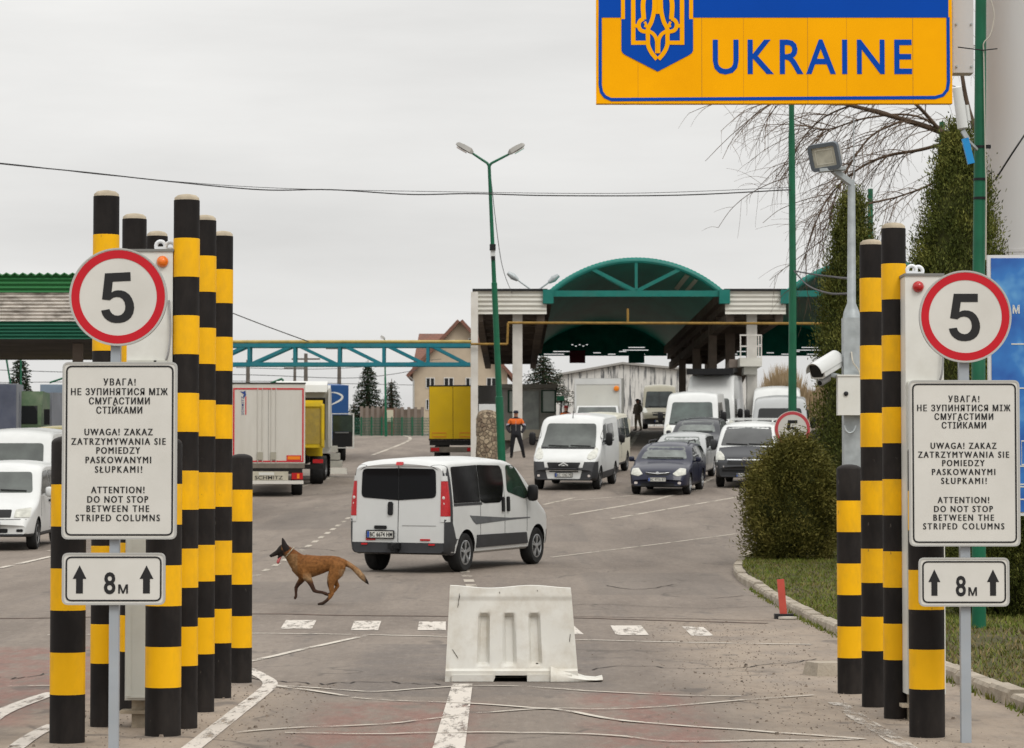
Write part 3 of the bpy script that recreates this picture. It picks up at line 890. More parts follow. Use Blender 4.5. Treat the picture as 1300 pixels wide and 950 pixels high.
# ---- water-filled plastic barrier
def barrier():
    Y = G(650, 866).y
    x0 = P(573, 600, Y).x; cx = P(650, 600, Y).x; z0 = gz(cx, Y)
    s = Y / FPX
    t = (P(648, 600, Y).x, Y + .22, z0)
    M = mat('barrier_plastic', (.64, .63, .585), .55, var=.06, vscale=3, dirt=(.42, .37, .29), dirt_amt=.75, dscale=3.4, spec=.3, bump=.12, bscale=7)
    mb = MB()
    W0, W1, H = 169 * s, 154 * s, 119 * s      # bottom and top width, height
    nu, nv = 72, 44
    def front(u, v):
        # u -.5..5, v 0..1 ; depth of the front face from the middle plane
        d = .225 - .150 * v ** .8
        if v < .12: d = .235
        for c in (-.215, -.015, .185):
            hw = .052 - .010 * v
            if .16 < v < .71:
                k = min(1, max(0, (hw - abs(u - c)) / .018)) * min(1, (v - .16) / .04) * min(1, (.71 - v) / .015)
                d -= .062 * k
        if v > .87: d += .012 * min(1, (v - .87) / .02)
        return d
    def pt(u, v, sgn):
        w = W0 + (W1 - W0) * v
        x = u * w + (-.015 if v < .1 else 0) * 0 + .012 * (1 - v)
        z = H * v + (.012 * math.sin(u * 9) * (1 if v > .93 else 0))
        if v < .11 and -.13 < u < .12 and sgn < 0: z = max(z, H * .045)
        return Vector((x, sgn * front(u, v), z))
    vs = []; us = [i / nu - .5 for i in range(nu + 1)]; vv = [j / nv for j in range(nv + 1)]
    for sgn in (-1, 1):
        for v in vv:
            for u in us: vs.append(pt(u, v, sgn))
    k = (nu + 1) * (nv + 1); fs = []
    for j in range(nv):
        for i in range(nu):
            a = j * (nu + 1) + i
            if not (vv[j + 1] < .075 and -.13 < us[i] < .12): fs.append((a, a + 1, a + nu + 2, a + nu + 1))
            fs.append((k + a + 1, k + a, k + a + nu + 1, k + a + nu + 2))
    for i in range(nu):
        a = nv * (nu + 1) + i; fs.append((a, a + 1, k + a + 1, k + a)); fs.append((i + 1, i, k + i, k + i + 1))
    for j in range(nv):
        a = j * (nu + 1); fs.append((a, a + nu + 1, k + a + nu + 1, k + a)); a += nu; fs.append((a + nu + 1, a, k + a, k + a + nu + 1))
    mb.add(vs, fs)
    root = thing('plastic_barrier', 'dirty white plastic barrier with three upright grooves standing on the lane line', 'barrier', t)
    mb.build('barrier_body', M, root, 40)
    fl = MB()       # torn foot sticking out on the right
    e = [(60, 22, .20), (80, 12, .24), (100, 6, .27), (118, 7, .26)]
    vs = []
    pts = [(W0 * .30, .13, .11), (W0 * .42, .085, .17), (W0 * .50, .055, .20), (W0 * .56, .035, .21), (W0 * .64, .028, .20), (W0 * .69, .040, .17)]
    for x, h, d in pts: vs += [(x, -.29 + (x - W0 * .3) * .05, .004 if x < W0 * .6 else .012), (x, -.285, h * .45 + .004), (x, -.235, h), (x, -.02, h * 1.2), (x, .12, .01)]
    fs = []
    for i in range(len(pts) - 1):
        for q in range(4): fs.append((5 * i + q, 5 * i + 5 + q, 5 * i + 6 + q, 5 * i + 1 + q))
    fs += [(0, 1, 2, 3, 4), tuple(reversed([5 * (len(pts) - 1) + q for q in range(5)]))]
    fl.add(vs, fs); fl.build('torn_foot', M, root, 50)
    
    for a_, b_, h_ in ((-W0 * .44, -.13 * W0, .062), (.125 * W0, W0 * .46, .066)):
        sk = MB(); sk.bb(a_, b_, -.262, -.225, .004, h_); sk.build('foot', M, root)
    sc = MB()
    Msc = mat('scratch', (.10, .09, .075), .8)
    def fp(u, v): p = pt(u, v, -1); return Vector((p.x, p.y - .004, p.z))
    for a, b_ in (((-.42, .93), (-.425, .80)), ((-.415, .91), (-.43, .78)), ((-.455, .34), (-.41, .25)), ((.465, .50), (.455, .42)), ((-.09, .96), (-.088, .94)), ((.22, .955), (.225, .94))):
        sc.bar(fp(*a), fp(*b_), .005, .003)
    sc.box(fp(.195, .185), (.022, .006, .018))
    sc.build('scrape', Msc, root)
    return root
barrier()
# ---- broken concrete edge stone and red marker by the kerb
p = G(1048, 858); mb = MB()
mb.box((p.x + .02, p.y + .1, p.z + .055), (.34, .34, .13), Matrix.Rotation(.3, 3, 'Z'), taper=.85)
top('kerb_stone', mb, M_KERB, 'loose broken kerb stone lying beside the low right striped column', 'kerb stone', (p.x, p.y, p.z))
p = G(992, 786)
t = thing('marker_post', 'faded red marker post leaning in a black foot by the kerb', 'marker post', tuple(p))
s_ = p.y / FPX
mb = MB(); mb.bar((.03, 0, .02), (-.01, 0, 50 * s_), 9 * s_, .03, up=(0, 1, 0)); mb.build('post', mat('faded_red', (.50, .085, .06), .6, var=.12, vscale=5), t)
mb = MB(); mb.box((.03, 0, .03), (.24, .16, .07)); mb.build('foot', M_INK, t)
mb = MB(); mb.lathe((.07, -.12, .005), [(.12, 0), (.12, .025), (.03, .03)], 20); mb.build('weight_disc', mat('chalky', (.5, .46, .4), .9), t, 30)
# ================================================================== VEHICLES
M_TYRE = mat('tyre_rubber', (.018, .018, .018), .85, var=.3, vscale=8)
M_RIM = mat('alloy_rim', (.42, .43, .44), .35, metal=.7)
M_HUBCAP = mat('steel_wheel', (.22, .22, .22), .5, metal=.5)
M_GLASS = mat('dark_glass', (.010, .011, .011), .05, spec=.3)
M_TINT = mat('black_tinted_glass', (.005, .005, .006), .08, spec=.16)
M_SCREEN = mat('windscreen_glass', (.050, .058, .052), .05, var=.45, vscale=1.8, spec=.6)
M_GREENGLASS = mat('green_glass', (.022, .040, .030), .05, var=.3, vscale=2, spec=.5)
M_PLASTIC = mat('dark_plastic', (.040, .041, .044), .55, var=.1, vscale=5)
M_DPLASTIC = mat('black_plastic', (.012, .012, .013), .5)
M_LAMP = mat('headlamp_glass', (.45, .45, .40), .12, var=.25, vscale=9, coat=.8)
M_TAIL = mat('tail_lamp_red', (.42, .010, .014), .2, var=.15, vscale=20, coat=.6)
M_CLEAR = mat('clear_lamp', (.60, .55, .52), .2, coat=.6)
M_ORANGE = mat('amber_lens', (.75, .22, .02), .3)
M_CHROME = mat('chrome', (.60, .61, .62), .15, metal=.9)
M_PLATE = mat('plate_white', (.62, .62, .58), .5)
M_BLUE = mat('plate_blue', (.02, .07, .32), .5)
M_UNDER = mat('underbody', (.010, .010, .010), .9)
def paint(name, col, rough=.32):
    return mat(name, col, rough, var=.03, vscale=1.5, dirt=tuple(c * .66 + .012 for c in col), dirt_amt=.3, dscale=1.1, coat=.2)
M_PWHITE = paint('white_van_paint', (.58, .59, .58))
M_PCREAM = paint('cream_van_paint', (.60, .58, .48))
M_PBEIGE = paint('beige_bus_paint', (.30, .28, .215))
M_PNAVY = paint('navy_car_paint', (.008, .010, .028), .3)
M_PDARK = paint('dark_grey_paint', (.022, .024, .030), .28)
M_PGREY = paint('grey_bonnet_paint', (.036, .038, .044), .3)
M_PSILVER = paint('silver_paint', (.34, .35, .35), .3)
M_PYEL = paint('yellow_van_paint', (.62, .50, .10))

_wheel_cache = {}
def wheel_meshes(r, w, style):
    k = (round(r, 3), round(w, 3), style)
    if k in _wheel_cache: return _wheel_cache[k]
    ty = MB()
    ty.lathe((0, 0, 0), [(r * .60, -w * .42), (r * .66, -w * .48), (r * .90, -w * .5), (r * .975, -w * .40), (r, -w * .25), (r, w * .25), (r * .975, w * .40), (r * .90, w * .5), (r * .66, w * .48), (r * .60, w * .42)], 36, 'y')
    m1 = ty.mesh('wheel', M_TYRE, 35)
    rm = MB()
    rm.lathe((0, 0, 0), [(r * .62, -w * .40), (r * .63, -w * .47), (r * .58, -w * .49), (r * .55, -w * .34), (r * .30, -w * .30), (r * .1, -w * .28)], 30, 'y', mats=[0, 0, 0, 1, 1, 1])
    if style == 'alloy':
        for i in range(5):
            a = 2 * PI * i / 5 + .3
            for da in (-.13, .13):
                rm.bar((math.cos(a + da * .6) * r * .1, -w * .40, math.sin(a + da * .6) * r * .1), (math.cos(a + da) * r * .57, -w * .44, math.sin(a + da) * r * .57), r * .085, .03, 0, up=(0, 1, 0))
        rm.lathe((0, -w * .36, 0), [(r * .17, 0), (r * .15, -w * .12), (r * .05, -w * .14)], 16, 'y')
        mats = [M_RIM, M_DPLASTIC]
    else:
        rm.lathe((0, -w * .28, 0), [(r * .50, .0), (r * .42, -w * .10), (r * .2, -w * .06), (r * .15, -w * .16), (r * .04, -w * .18)], 24, 'y')
        for i in range(8):
            a = 2 * PI * i / 8; rm.cyl((math.cos(a) * r * .33, -w * .35, math.sin(a) * r * .33), (math.cos(a) * r * .33, -w * .39, math.sin(a) * r * .33), r * .05, n=8, m=1)
        mats = [M_HUBCAP, M_DPLASTIC]
    m2 = rm.mesh('rim', mats, 35)
    _wheel_cache[k] = (m1, m2); return m1, m2
def add_wheel(t, x, y, r, w, style, right):
    m1, m2 = wheel_meshes(r, w, style)
    o = link_mesh('wheel', m1, t); o.location = (x, y, r)
    if not right: o.rotation_euler = (0, 0, PI)
    link_mesh('rim', m2, o)
    return o

def ground_frame(X, Y, a, wb=3.0):
    """rotation with +x along heading a (clockwise from +Y), tilted with the ground"""
    d = Vector((math.sin(a), math.cos(a), 0)); sd_ = Vector((-d.y, d.x, 0))
    def h(v): return gz(v.x, v.y)
    c = Vector((X, Y, 0))
    f = d * wb; f.z = h(c + d * wb / 2) - h(c - d * wb / 2); f.normalize()
    s_ = sd_ * 1.6; s_.z = (h(c + sd_ * .8) - h(c - sd_ * .8)) * (.9 if Y < 95 else 0); s_.normalize()
    u = f.cross(s_).normalized(); s_ = u.cross(f)
    M = Matrix((f, s_, u)).transposed().to_4x4()
    return M

def place(t, X, Y, a, refx, wb):
    """put the reference point (refx, 0) of the vehicle at world X, Y"""
    d = Vector((math.sin(a), math.cos(a)))
    cx, cy = X - d.x * refx, Y - d.y * refx
    # middle of the wheelbase is local x = 0
    M = ground_frame(cx, cy, a, wb)
    t.matrix_world = Matrix.Translation((cx, cy, gz(cx, cy))) @ M
    t.rotation_mode = 'XYZ'

def smooth_profile(pts):
    xs = [p[0] for p in pts]; zs = [p[1] for p in pts]
    g = np.linspace(xs[0], xs[-1], 400); z = np.interp(g, xs, zs)
    k = np.ones(9) / 9
    z2 = np.convolve(np.concatenate([np.full(4, z[0]), z, np.full(4, z[-1])]), k, 'valid')
    return lambda x: float(np.interp(x, g, z2))

def body_mesh(S):
    """closed lofted shell; x from 0 (rear) to L (front)"""
    L, W = S['L'], S['W'] / 2
    zt = smooth_profile(S['top']); sill = S.get('sill', .26); belt = S['belt']; H = max(p[1] for p in S['top'])
    tum = S.get('tumble', .12); rc0 = S.get('rc', .13); crown = S.get('crown', .045)
    rr, dr, rf, df = S.get('rr', .05), S.get('dr', .25), S.get('rf', .16), S.get('df', .9)
    xs = [0, .015, .05, .11, .2, .32] + [.32 + (L - .9) * i / 30 for i in range(1, 30)] + [L - .5, L - .38, L - .27, L - .18, L - .11, L - .06, L - .025, L]
    xs = sorted(set(round(x, 4) for x in xs))
    rings = []
    for x in xs:
        w = W
        if x < dr: w *= 1 - rr * ((dr - x) / dr) ** 3
        if x > L - df: w *= 1 - rf * ((x - L + df) / df) ** 3.2
        z1 = zt(x); zb = sill + (.06 * max(0, (x - (L - .7)) / .7) ** 1.5) + (.05 * max(0, (.5 - x) / .5) ** 1.5)
        rc = min(rc0, (z1 - zb) * .35)
        def wid(z):
            q = w * (1 - tum * max(0, min(1, (z - belt) / (H - belt))) ** 1.25)
            q *= 1 - .045 * max(0, (sill + .35 - z) / .35) ** 2
            return q
        zs = z1 - rc
        pts = [(0, zb), (w * .5, zb), (wid(zb) - .05, zb), (wid(zb + .02), zb + .04)]
        for i in range(1, 11):
            z = zb + .04 + (zs - zb - .04) * i / 10; pts.append((wid(z), z))
        wz = wid(zs); ry = min(rc * 1.25, wz * .4); ze = z1 - crown * min(1, rc / rc0)
        for i in range(1, 7):
            a = i / 6 * PI / 2; pts.append((wz - ry * (1 - math.cos(a)), zs + (ze - zs) * math.sin(a)))
        wy = wz - ry
        for i in range(1, 6):
            y = wy * (1 - i / 5); pts.append((y, z1 - (z1 - ze) * (y / wy) ** 2))
        lean_r, lean_f = S.get('lean_r', .0), S.get('lean_f', .0)
        row = []
        for (y, z) in pts:
            xx = x
            if x < .6: xx += lean_r * max(0, z - sill - .4) * (1 - x / .6) ** 1
            # nose and tail bow outwards in plan
            if x > L - .5: xx -= S.get('bow', .12) * (abs(y) / W) ** 2.5 * ((x - L + .5) / .5)
            if x < .5: xx += S.get('bow_r', .04) * (abs(y) / W) ** 3 * ((.5 - x) / .5)
            row.append((xx, y, z))
        rings.append(row)
    n = len(rings[0]); V = []; F_ = []
    for row in rings:
        V += row; V += [(x, -y, z) for (x, y, z) in row[1:-1]]
    m = n + n - 2
    def idx(i, k, side): 
        if side == 0 or k == 0 or k == n - 1: return i * m + k
        return i * m + n + k - 1
    for i in range(len(rings) - 1):
        for k in range(n - 1):
            F_.append((idx(i, k, 0), idx(i + 1, k, 0), idx(i + 1, k + 1, 0), idx(i, k + 1, 0)))
            F_.append((idx(i, k, 1), idx(i, k + 1, 1), idx(i + 1, k + 1, 1), idx(i + 1, k, 1)))
    for i, rev in ((0, True), (len(rings) - 1, False)):
        for k in range(n - 1):
            if k == 0: f = (idx(i, 0, 0), idx(i, 1, 0), idx(i, 1, 1))
            elif k == n - 2: f = (idx(i, k, 0), idx(i, k + 1, 0), idx(i, k, 1))
            else: f = (idx(i, k, 0), idx(i, k + 1, 0), idx(i, k + 1, 1), idx(i, k, 1))
            F_.append(tuple(reversed(f)) if rev else f)
    me = bpy.data.meshes.new('body'); me.from_pydata(V, [], F_)
    bm = bmesh.new(); bm.from_mesh(me); bmesh.ops.recalc_face_normals(bm, faces=bm.faces); bm.to_mesh(me); bm.free()
    return me

def cut_arches(me, S, mats):
    for q in mats: me.materials.append(q)
    o = bpy.data.objects.new('body', me); COL.objects.link(o); cuts = []
    for x in (S['xr'], S['xf']):
        c = MB(); ra = S['r'] * 1.16
        c.cyl((x, -S['W'], S['r'] * 1.02), (x, S['W'], S['r'] * 1.02), ra, n=40)
        cm = c.mesh('cut', list(mats)); cm.polygons.foreach_set('material_index', [1] * len(cm.polygons))
        co = bpy.data.objects.new('cut', cm); COL.objects.link(co); cuts.append(co)
        md = o.modifiers.new('b', 'BOOLEAN'); md.operation = 'DIFFERENCE'; md.object = co; md.solver = 'EXACT'
    dg = bpy.context.evaluated_depsgraph_get(); dg.update()
    res = bpy.data.meshes.new_from_object(o.evaluated_get(dg))
    bpy.data.objects.remove(o); bpy.data.meshes.remove(me)
    for c in cuts: bpy.data.objects.remove(c)
    return res

def carve(bm, planes, pred):
    """cut along planes (co, no) and move the faces that satisfy pred(center, normal) to a new mesh"""
    for co, no in planes:
        bmesh.ops.bisect_plane(bm, geom=bm.verts[:] + bm.edges[:] + bm.faces[:], plane_co=co, plane_no=no)
    fs_ = [f for f in bm.faces if pred(f.calc_center_median(), f.normal)]
    new = bmesh.new(); vm = {}
    for f in fs_:
        for v in f.verts:
            if v not in vm: vm[v] = new.verts.new(v.co)
        nf = new.faces.new([vm[v] for v in f.verts]); nf.material_index = 0; nf.smooth = True
    bmesh.ops.delete(bm, geom=fs_, context='FACES')
    return new

def vehicle(name, label, cat, S, a_deg, ref, px, Y, group=None, zsc=1.0):
    """S: the shape, a_deg: heading, ref: local x (0..L) of the point that stands at image column px and depth Y"""
    L = S['L']; mid = (S['xr'] + S['xf']) / 2
    t = thing(name, label, cat, (0, 0, 0), group)
    me = cut_arches(body_mesh(S), S, [S['paint'], M_UNDER])
    bm = bmesh.new(); bm.from_mesh(me)
    bm.normal_update()
    bvh = BVHTree.FromBMesh(bm)
    for pname, planes, pred, m in S.get('carve', []):
        nb_ = carve(bm, planes, pred)
        if not nb_.faces: nb_.free(); continue
        m2 = bpy.data.meshes.new(pname); nb_.to_mesh(m2); nb_.free(); m2.materials.append(m); fin(m2, 38)
        link_mesh(pname, m2, t)
    bm.to_mesh(me); bm.free(); fin(me, 38)
    me.name = 'body'
    body = link_mesh('body', me, t)
    for e in S['panels']:
        pname, mode, poly, m = e[:4]; opt = e[4] if len(e) > 4 else {}
        rr_ = opt.get('r', .06)
        poly = rounded(poly, rr_) if rr_ else poly
        modes = ('left', 'right') if mode == 'sides' else (mode,)
        for md in modes:
            o = conform(pname, bvh, poly, md, opt.get('off', .006), m, t, opt.get('res', .14))
            if 'label' in opt: o['label'] = opt['label']
            if 'sub' in opt:
                for s in opt['sub']:
                    conform(s[0], bvh, rounded(s[1], s[3] if len(s) > 3 else .02), md, opt.get('off', .006) + .006, s[2], o, .1)
    for x in (S['xr'], S['xf']):
        for sgn in (-1, 1):
            add_wheel(t, x, sgn * (S['W'] / 2 - S.get('wt', .22) / 2 - .015), S['r'], S.get('wt', .22), S.get('rim', 'steel'), sgn < 0)
    for fn in S.get('extra', []): fn(t, S, bvh)
    # children are measured from the rear bumper: shift to the wheelbase middle
    for ch in [c for c in COL.objects if c.parent == t]:
        ch.location = Vector(ch.location) - Vector((mid, 0, 0))
    X = P(px, 600, Y).x
    place(t, X, Y, R(a_deg), ref - mid, S['xf'] - S['xr'])
    if zsc != 1: t.scale = (1.0, 1.0, zsc)
    return t

def mirrors(x, z, m, w=.20, h=.26, out=.02):
    def f(t, S, bvh):
        for sg in (-1, 1):
            loc = bvh.ray_cast(Vector((x, sg * 4, z)), Vector((0, -sg, 0)))[0]
            y = (loc.y if loc else sg * S['W'] / 2)
            mb = MB()
            bmx = bmesh.new(); bmesh.ops.create_icosphere(bmx, subdivisions=2, radius=1)
            vs = []
            for v in bmx.verts:
                q = v.co; p = [math.copysign(abs(c) ** .55, c) for c in q]
                vs.append((x + p[0] * .07, y + sg * (out + w / 2 + .03) + p[1] * w / 2, z + .03 + p[2] * h / 2))
            fs_ = [tuple(v.index for v in f_.verts) for f_ in bmx.faces]; bmx.free()
            mb.add(vs, fs_)
            mb.bar((x, y - sg * .02, z - .04), (x, y + sg * (out + .06), z - .02), .05, .05)
            o = mb.build('mirror', m, t, 50)
    return f
def wiper(pts):
    def f(t, S, bvh):
        for (y0, z0, y1, z1) in pts:
            ps = []
            for k in range(7):
                y = y0 + (y1 - y0) * k / 6; z = z0 + (z1 - z0) * k / 6
                h = bvh.ray_cast(Vector((20, y, z)), Vector((-1, 0, 0)))
                if h[0] is not None: ps.append(h[0] + h[1] * .025)
            if len(ps) > 1:
                mb = MB(); mb.tube(ps, .013, 6); mb.build('wiper', M_DPLASTIC, t, 60)
    return f
def antenna(x, h=.3):
    def f(t, S, bvh):
        p = bvh.ray_cast(Vector((x, 0, 10)), Vector((0, 0, -1)))[0]
        mb = MB(); mb.tube([p, p + Vector((-.06, 0, h))], .012, 6); mb.build('aerial', M_DPLASTIC, t)
    return f
def plate_front(z, text=None, w=.52, h=.11, y=0.0, rear=False):
    def f(t, S, bvh):
        sx = -1 if rear else 1
        p = bvh.ray_cast(Vector((-10 if rear else 20, y, z)), Vector((1 if rear else -1, 0, 0)))[0]
        x = p.x + sx * .028
        # plate faces +x (front) or -x (rear)
        M = Matrix.Translation((x, y, z)) @ Matrix.Rotation(-PI / 2 if rear else PI / 2, 4, 'Z')
        mb = MB(); mb.prism(rounded(rect(-w / 2, w / 2, -h / 2, h / 2), .015), 0, .012, 0, M)
        fr = MB(); strokes(fr, [tuple(q) for q in rounded(rect(-w / 2 - .008, w / 2 + .008, -h / 2 - .008, h / 2 + .008), .015)], .018, -.003, .018, 0, True)
        fr.v = [tuple(M @ Vector(v)) for v in fr.v]
        o = mb.build('licence_plate', M_PLATE, t)
        fr.build('plate_frame', M_DPLASTIC, o)
        b = MB(); b.prism(rect(-w / 2 + .006, -w / 2 + .048, -h / 2 + .006, h / 2 - .006), -.004, 0, 0, M); b.build('blue_band', M_BLUE, o)
        if text:
            tx = MB(); text_on(tx, text, -w / 2 + .06, w / 2 - .015, -h * .33, h * .66, -.002, .003, .015, 0, M)
            tx.build('lettering', M_INK, o)
    return f
def mk_mb(fn, name, m, smooth=None):
    def f(t, S, bvh):
        mb = MB(); fn(mb, S, bvh); mb.build(name, m, t, smooth)
    return f

V3 = Vector
def cut_x(x): return ((x, 0, 0), (1, 0, 0))
def cut_z(z): return ((0, 0, z), (0, 0, 1))

# ---- the white crew van in the middle: rear view, heading away to the right
L_, W_ = 4.78, 1.90
TRAFIC = dict(L=L_, W=W_, belt=1.12, tumble=.115, rc=.15, crown=.05, sill=.30, xr=.86, xf=3.96, r=.335, wt=.23, rim='alloy', rr=.04, dr=.12, rf=.17, df=.9, lean_r=.055, bow_r=.05,
    top=[(0, 1.84), (.05, 1.90), (.25, 1.945), (1.2, 1.965), (2.4, 1.965), (2.85, 1.935), (3.15, 1.85), (3.5, 1.62), (3.95, 1.26), (4.15, 1.15), (4.5, 1.00), (4.68, .86), (4.78, .66)], paint=M_PWHITE,
    carve=[('rear_bumper', [cut_z(.52), cut_x(.30)], lambda c, n: c.z < .52 and c.x < .30, M_PLASTIC),
           ('front_bumper', [cut_z(.62), cut_x(4.42)], lambda c, n: c.z < .62 and c.x > 4.42, M_PLASTIC)],
    panels=[
        ('rear_window', 'rear', [(-.005, 1.235), (-.005, 1.78), (-.72, 1.77), (-.735, 1.28)], M_TINT, dict(r=[.01, .01, .09, .09])),
        ('rear_window', 'rear', [(.005, 1.235), (.005, 1.78), (.72, 1.77), (.735, 1.28)], M_TINT, dict(r=[.01, .01, .09, .09])),
        ('door_seam', 'rear', rect(-.006, .006, .53, 1.86), M_PLASTIC, dict(r=0, off=.003)),
        ('side_window', 'sides', [(.34, 1.185), (.36, 1.80), (1.42, 1.82), (1.42, 1.185)], M_TINT, dict(r=[.02, .05, .02, .02])),
        ('side_window', 'sides', [(1.44, 1.20), (1.44, 1.82), (2.42, 1.80), (2.50, 1.62), (2.42, 1.30), (2.30, 1.155), (1.6, 1.155)], M_TINT, dict(r=[.02, .02, .08, .1, .12, .08, .02])),
        ('window_trim', 'sides', [(.34, 1.135), (.34, 1.178), (1.5, 1.178), (1.5, 1.135)], M_PLASTIC, dict(r=0)),
        ('door_window', 'sides', [(2.66, 1.80), (2.60, 1.34), (3.32, 1.20), (3.56, 1.22), (3.50, 1.34), (3.10, 1.72), (2.98, 1.80)], M_GREENGLASS, dict(r=[.06, .08, .05, .03, .04, .1, .04])),
        ('pillar_trim', 'sides', [(.03, 1.62), (.05, 1.80), (.14, 1.845), (.25, 1.80), (.29, 1.6), (.29, .55), (.03, .55)], M_PLASTIC, dict(r=.05, off=.004, res=.1)),
        ('rear_corner_bumper', 'sides', [(.02, .32), (.02, .92), (.24, .90), (.36, .68), (.40, .58), (.58, .56), (.50, .32)], M_PLASTIC, dict(r=.05, off=.012)),
        ('sill_trim', 'sides', [(1.28, .40), (1.28, .62), (3.42, .60), (3.52, .40)], M_PLASTIC, dict(r=.02, off=.014)),
        ('side_decal', 'sides', [(.98, .965), (1.10, .955), (2.7, .875), (3.6, .865), (3.6, .845), (2.7, .835), (1.25, .80), (1.12, .86)], mat('decal_grey', (.10, .105, .11), .5, var=.2, vscale=12), dict(r=.01, off=.003)),
        ('door_seam', 'sides', rect(2.475, 2.487, .44, 1.86), M_PLASTIC, dict(r=0, off=.0025)),
        ('door_seam', 'sides', rect(1.43, 1.442, .44, 1.18), M_PLASTIC, dict(r=0, off=.0025)),
        ('door_seam', 'sides', rect(3.46, 3.472, .62, 1.22), M_PLASTIC, dict(r=0, off=.0025)),
        ('door_handle', 'sides', rect(2.34, 2.42, .99, 1.25), M_DPLASTIC, dict(r=.035, off=.03)),
        ('door_handle', 'sides', rect(2.56, 2.64, .99, 1.25), M_DPLASTIC, dict(r=.035, off=.03)),
        ('windscreen', 'front', [(-.80, 1.27), (-.68, 1.82), (.68, 1.82), (.80, 1.27)], M_SCREEN, dict(r=.06)),
        ('grille', 'front', rect(-.62, .62, .72, .86), M_DPLASTIC, dict()),
        ('headlight', 'front', [(-.88, .80), (-.86, 1.02), (-.66, .98), (-.60, .82)], M_LAMP, dict(off=.015)),
        ('headlight', 'front', [(.88, .80), (.86, 1.02), (.66, .98), (.60, .82)], M_LAMP, dict(off=.015)),
        ('brake_light', 'rear', rect(-.10, .04, 1.835, 1.875), M_TAIL, dict(r=.015, off=.015)),
        ('door_handle', 'rear', rect(.105, .20, .98, 1.21), M_DPLASTIC, dict(r=.04, off=.02)),
        ('plate_lamp', 'rear', rect(.22, .46, .745, .805), M_DPLASTIC, dict(r=.025, off=.02)),
        ('reflector', 'rear', rect(.44, .63, .555, .585), M_TAIL, dict(r=.008, off=.012)),
        ('reflector', 'rear', rect(-.63, -.44, .555, .585), M_TAIL, dict(r=.008, off=.012)),
        ('reflector', 'rear', rect(.60, .72, .475, .505), M_TAIL, dict(r=.008, off=.012)),
        ('reflector', 'rear', rect(-.72, -.60, .475, .505), M_TAIL, dict(r=.008, off=.012)),
        ('swage', 'rear', rect(-.74, -.08, .80, .815), mat('swage_line', (.30, .30, .29), .5), dict(r=.005, off=.003)),
    ],
    extra=[mirrors(3.42, 1.27, M_DPLASTIC, .20, .30), plate_front(.655, 'BC 6674 HM', y=.34, rear=True)])
def tail_lamp(t, S, bvh):
    for sg in (-1, 1):
        for nm, z0, z1, m in (('tail_light', .97, 1.56, M_TAIL), ('lamp_trim', 1.565, 1.65, M_PWHITE), ('lamp_trim', .875, .965, M_PWHITE)):
            mb = MB()
            for z in (z0, z1):
                pass
            y = sg * S['W'] / 2 * .955
            vs = []; K = 7
            for j in range(9):
                z = z0 + (z1 - z0) * j / 8
                pts = []
                h = bvh.ray_cast(Vector((-10, sg * .83, z)), Vector((1, 0, 0)))[0]
                g = bvh.ray_cast(Vector((.20, sg * 5, z)), Vector((0, -sg, 0)))[0]
                a_ = Vector((h.x - .012, sg * .828, z)); b_ = Vector((.17, g.y + sg * .014, z)); K_ = Vector((h.x + .012, g.y - sg * .008, z)); c = K_ * 2 - (a_ + b_) / 2
                for k in range(K):
                    u = k / (K - 1); pts.append(a_ * (1 - u) ** 2 + c * 2 * u * (1 - u) + b_ * u * u)
                vs += pts
            fs_ = [(j * K + k, j * K + k + 1, (j + 1) * K + k + 1, (j + 1) * K + k) for j in range(8) for k in range(K - 1)]
            q = len(vs); vs += [Vector((.10, sg * (S['W'] / 2 - .12), z0 + (z1 - z0) * j / 8)) for j in range(9)]
            for j in range(8):
                fs_ += [(j * K, (j + 1) * K, q + j + 1, q + j), (j * K + K - 1, q + j, q + j + 1, (j + 1) * K + K - 1)]
            for j in (0, 8):
                fs_ += [(j * K + k, j * K + k + 1, q + j) for k in range(K - 1)]
            if sg > 0: fs_ = [tuple(reversed(f)) for f in fs_]
            mb.add(vs, fs_); o = mb.build(nm, m, t, 40)
            if nm == 'tail_light':
                r2 = MB()
                for zc in (1.28, 1.18):
                    r2.lathe((h.x - .018, sg * .875, zc), [(.03, .02), (.03, .0), (.02, -.006)], 16, 'x')
                r2.v = [tuple(Vector(v)) for v in r2.v]
                r2.build('reversing_lens', M_CLEAR, o, 40)
TRAFIC['extra'] += [tail_lamp]
def tow(mb, S, bvh):
    mb.bar((-.14, 0, .40), (.1, 0, .40), .06, .06); mb.lathe((-.15, 0, .40), [(.012, 0), (.012, .05), (.03, .06), (.03, .1), (.01, .12)], 12)
    mb.box((.0, .05, .46), (.09, .22, .10))
TRAFIC['extra'].append(mk_mb(tow, 'tow_bar', M_DPLASTIC, 40))
vehicle('crew_van', 'white crew van with black tinted windows seen from behind, driving past the barrier', 'van', TRAFIC, 24.5, 0.0, 504, 50.0, zsc=1.035)

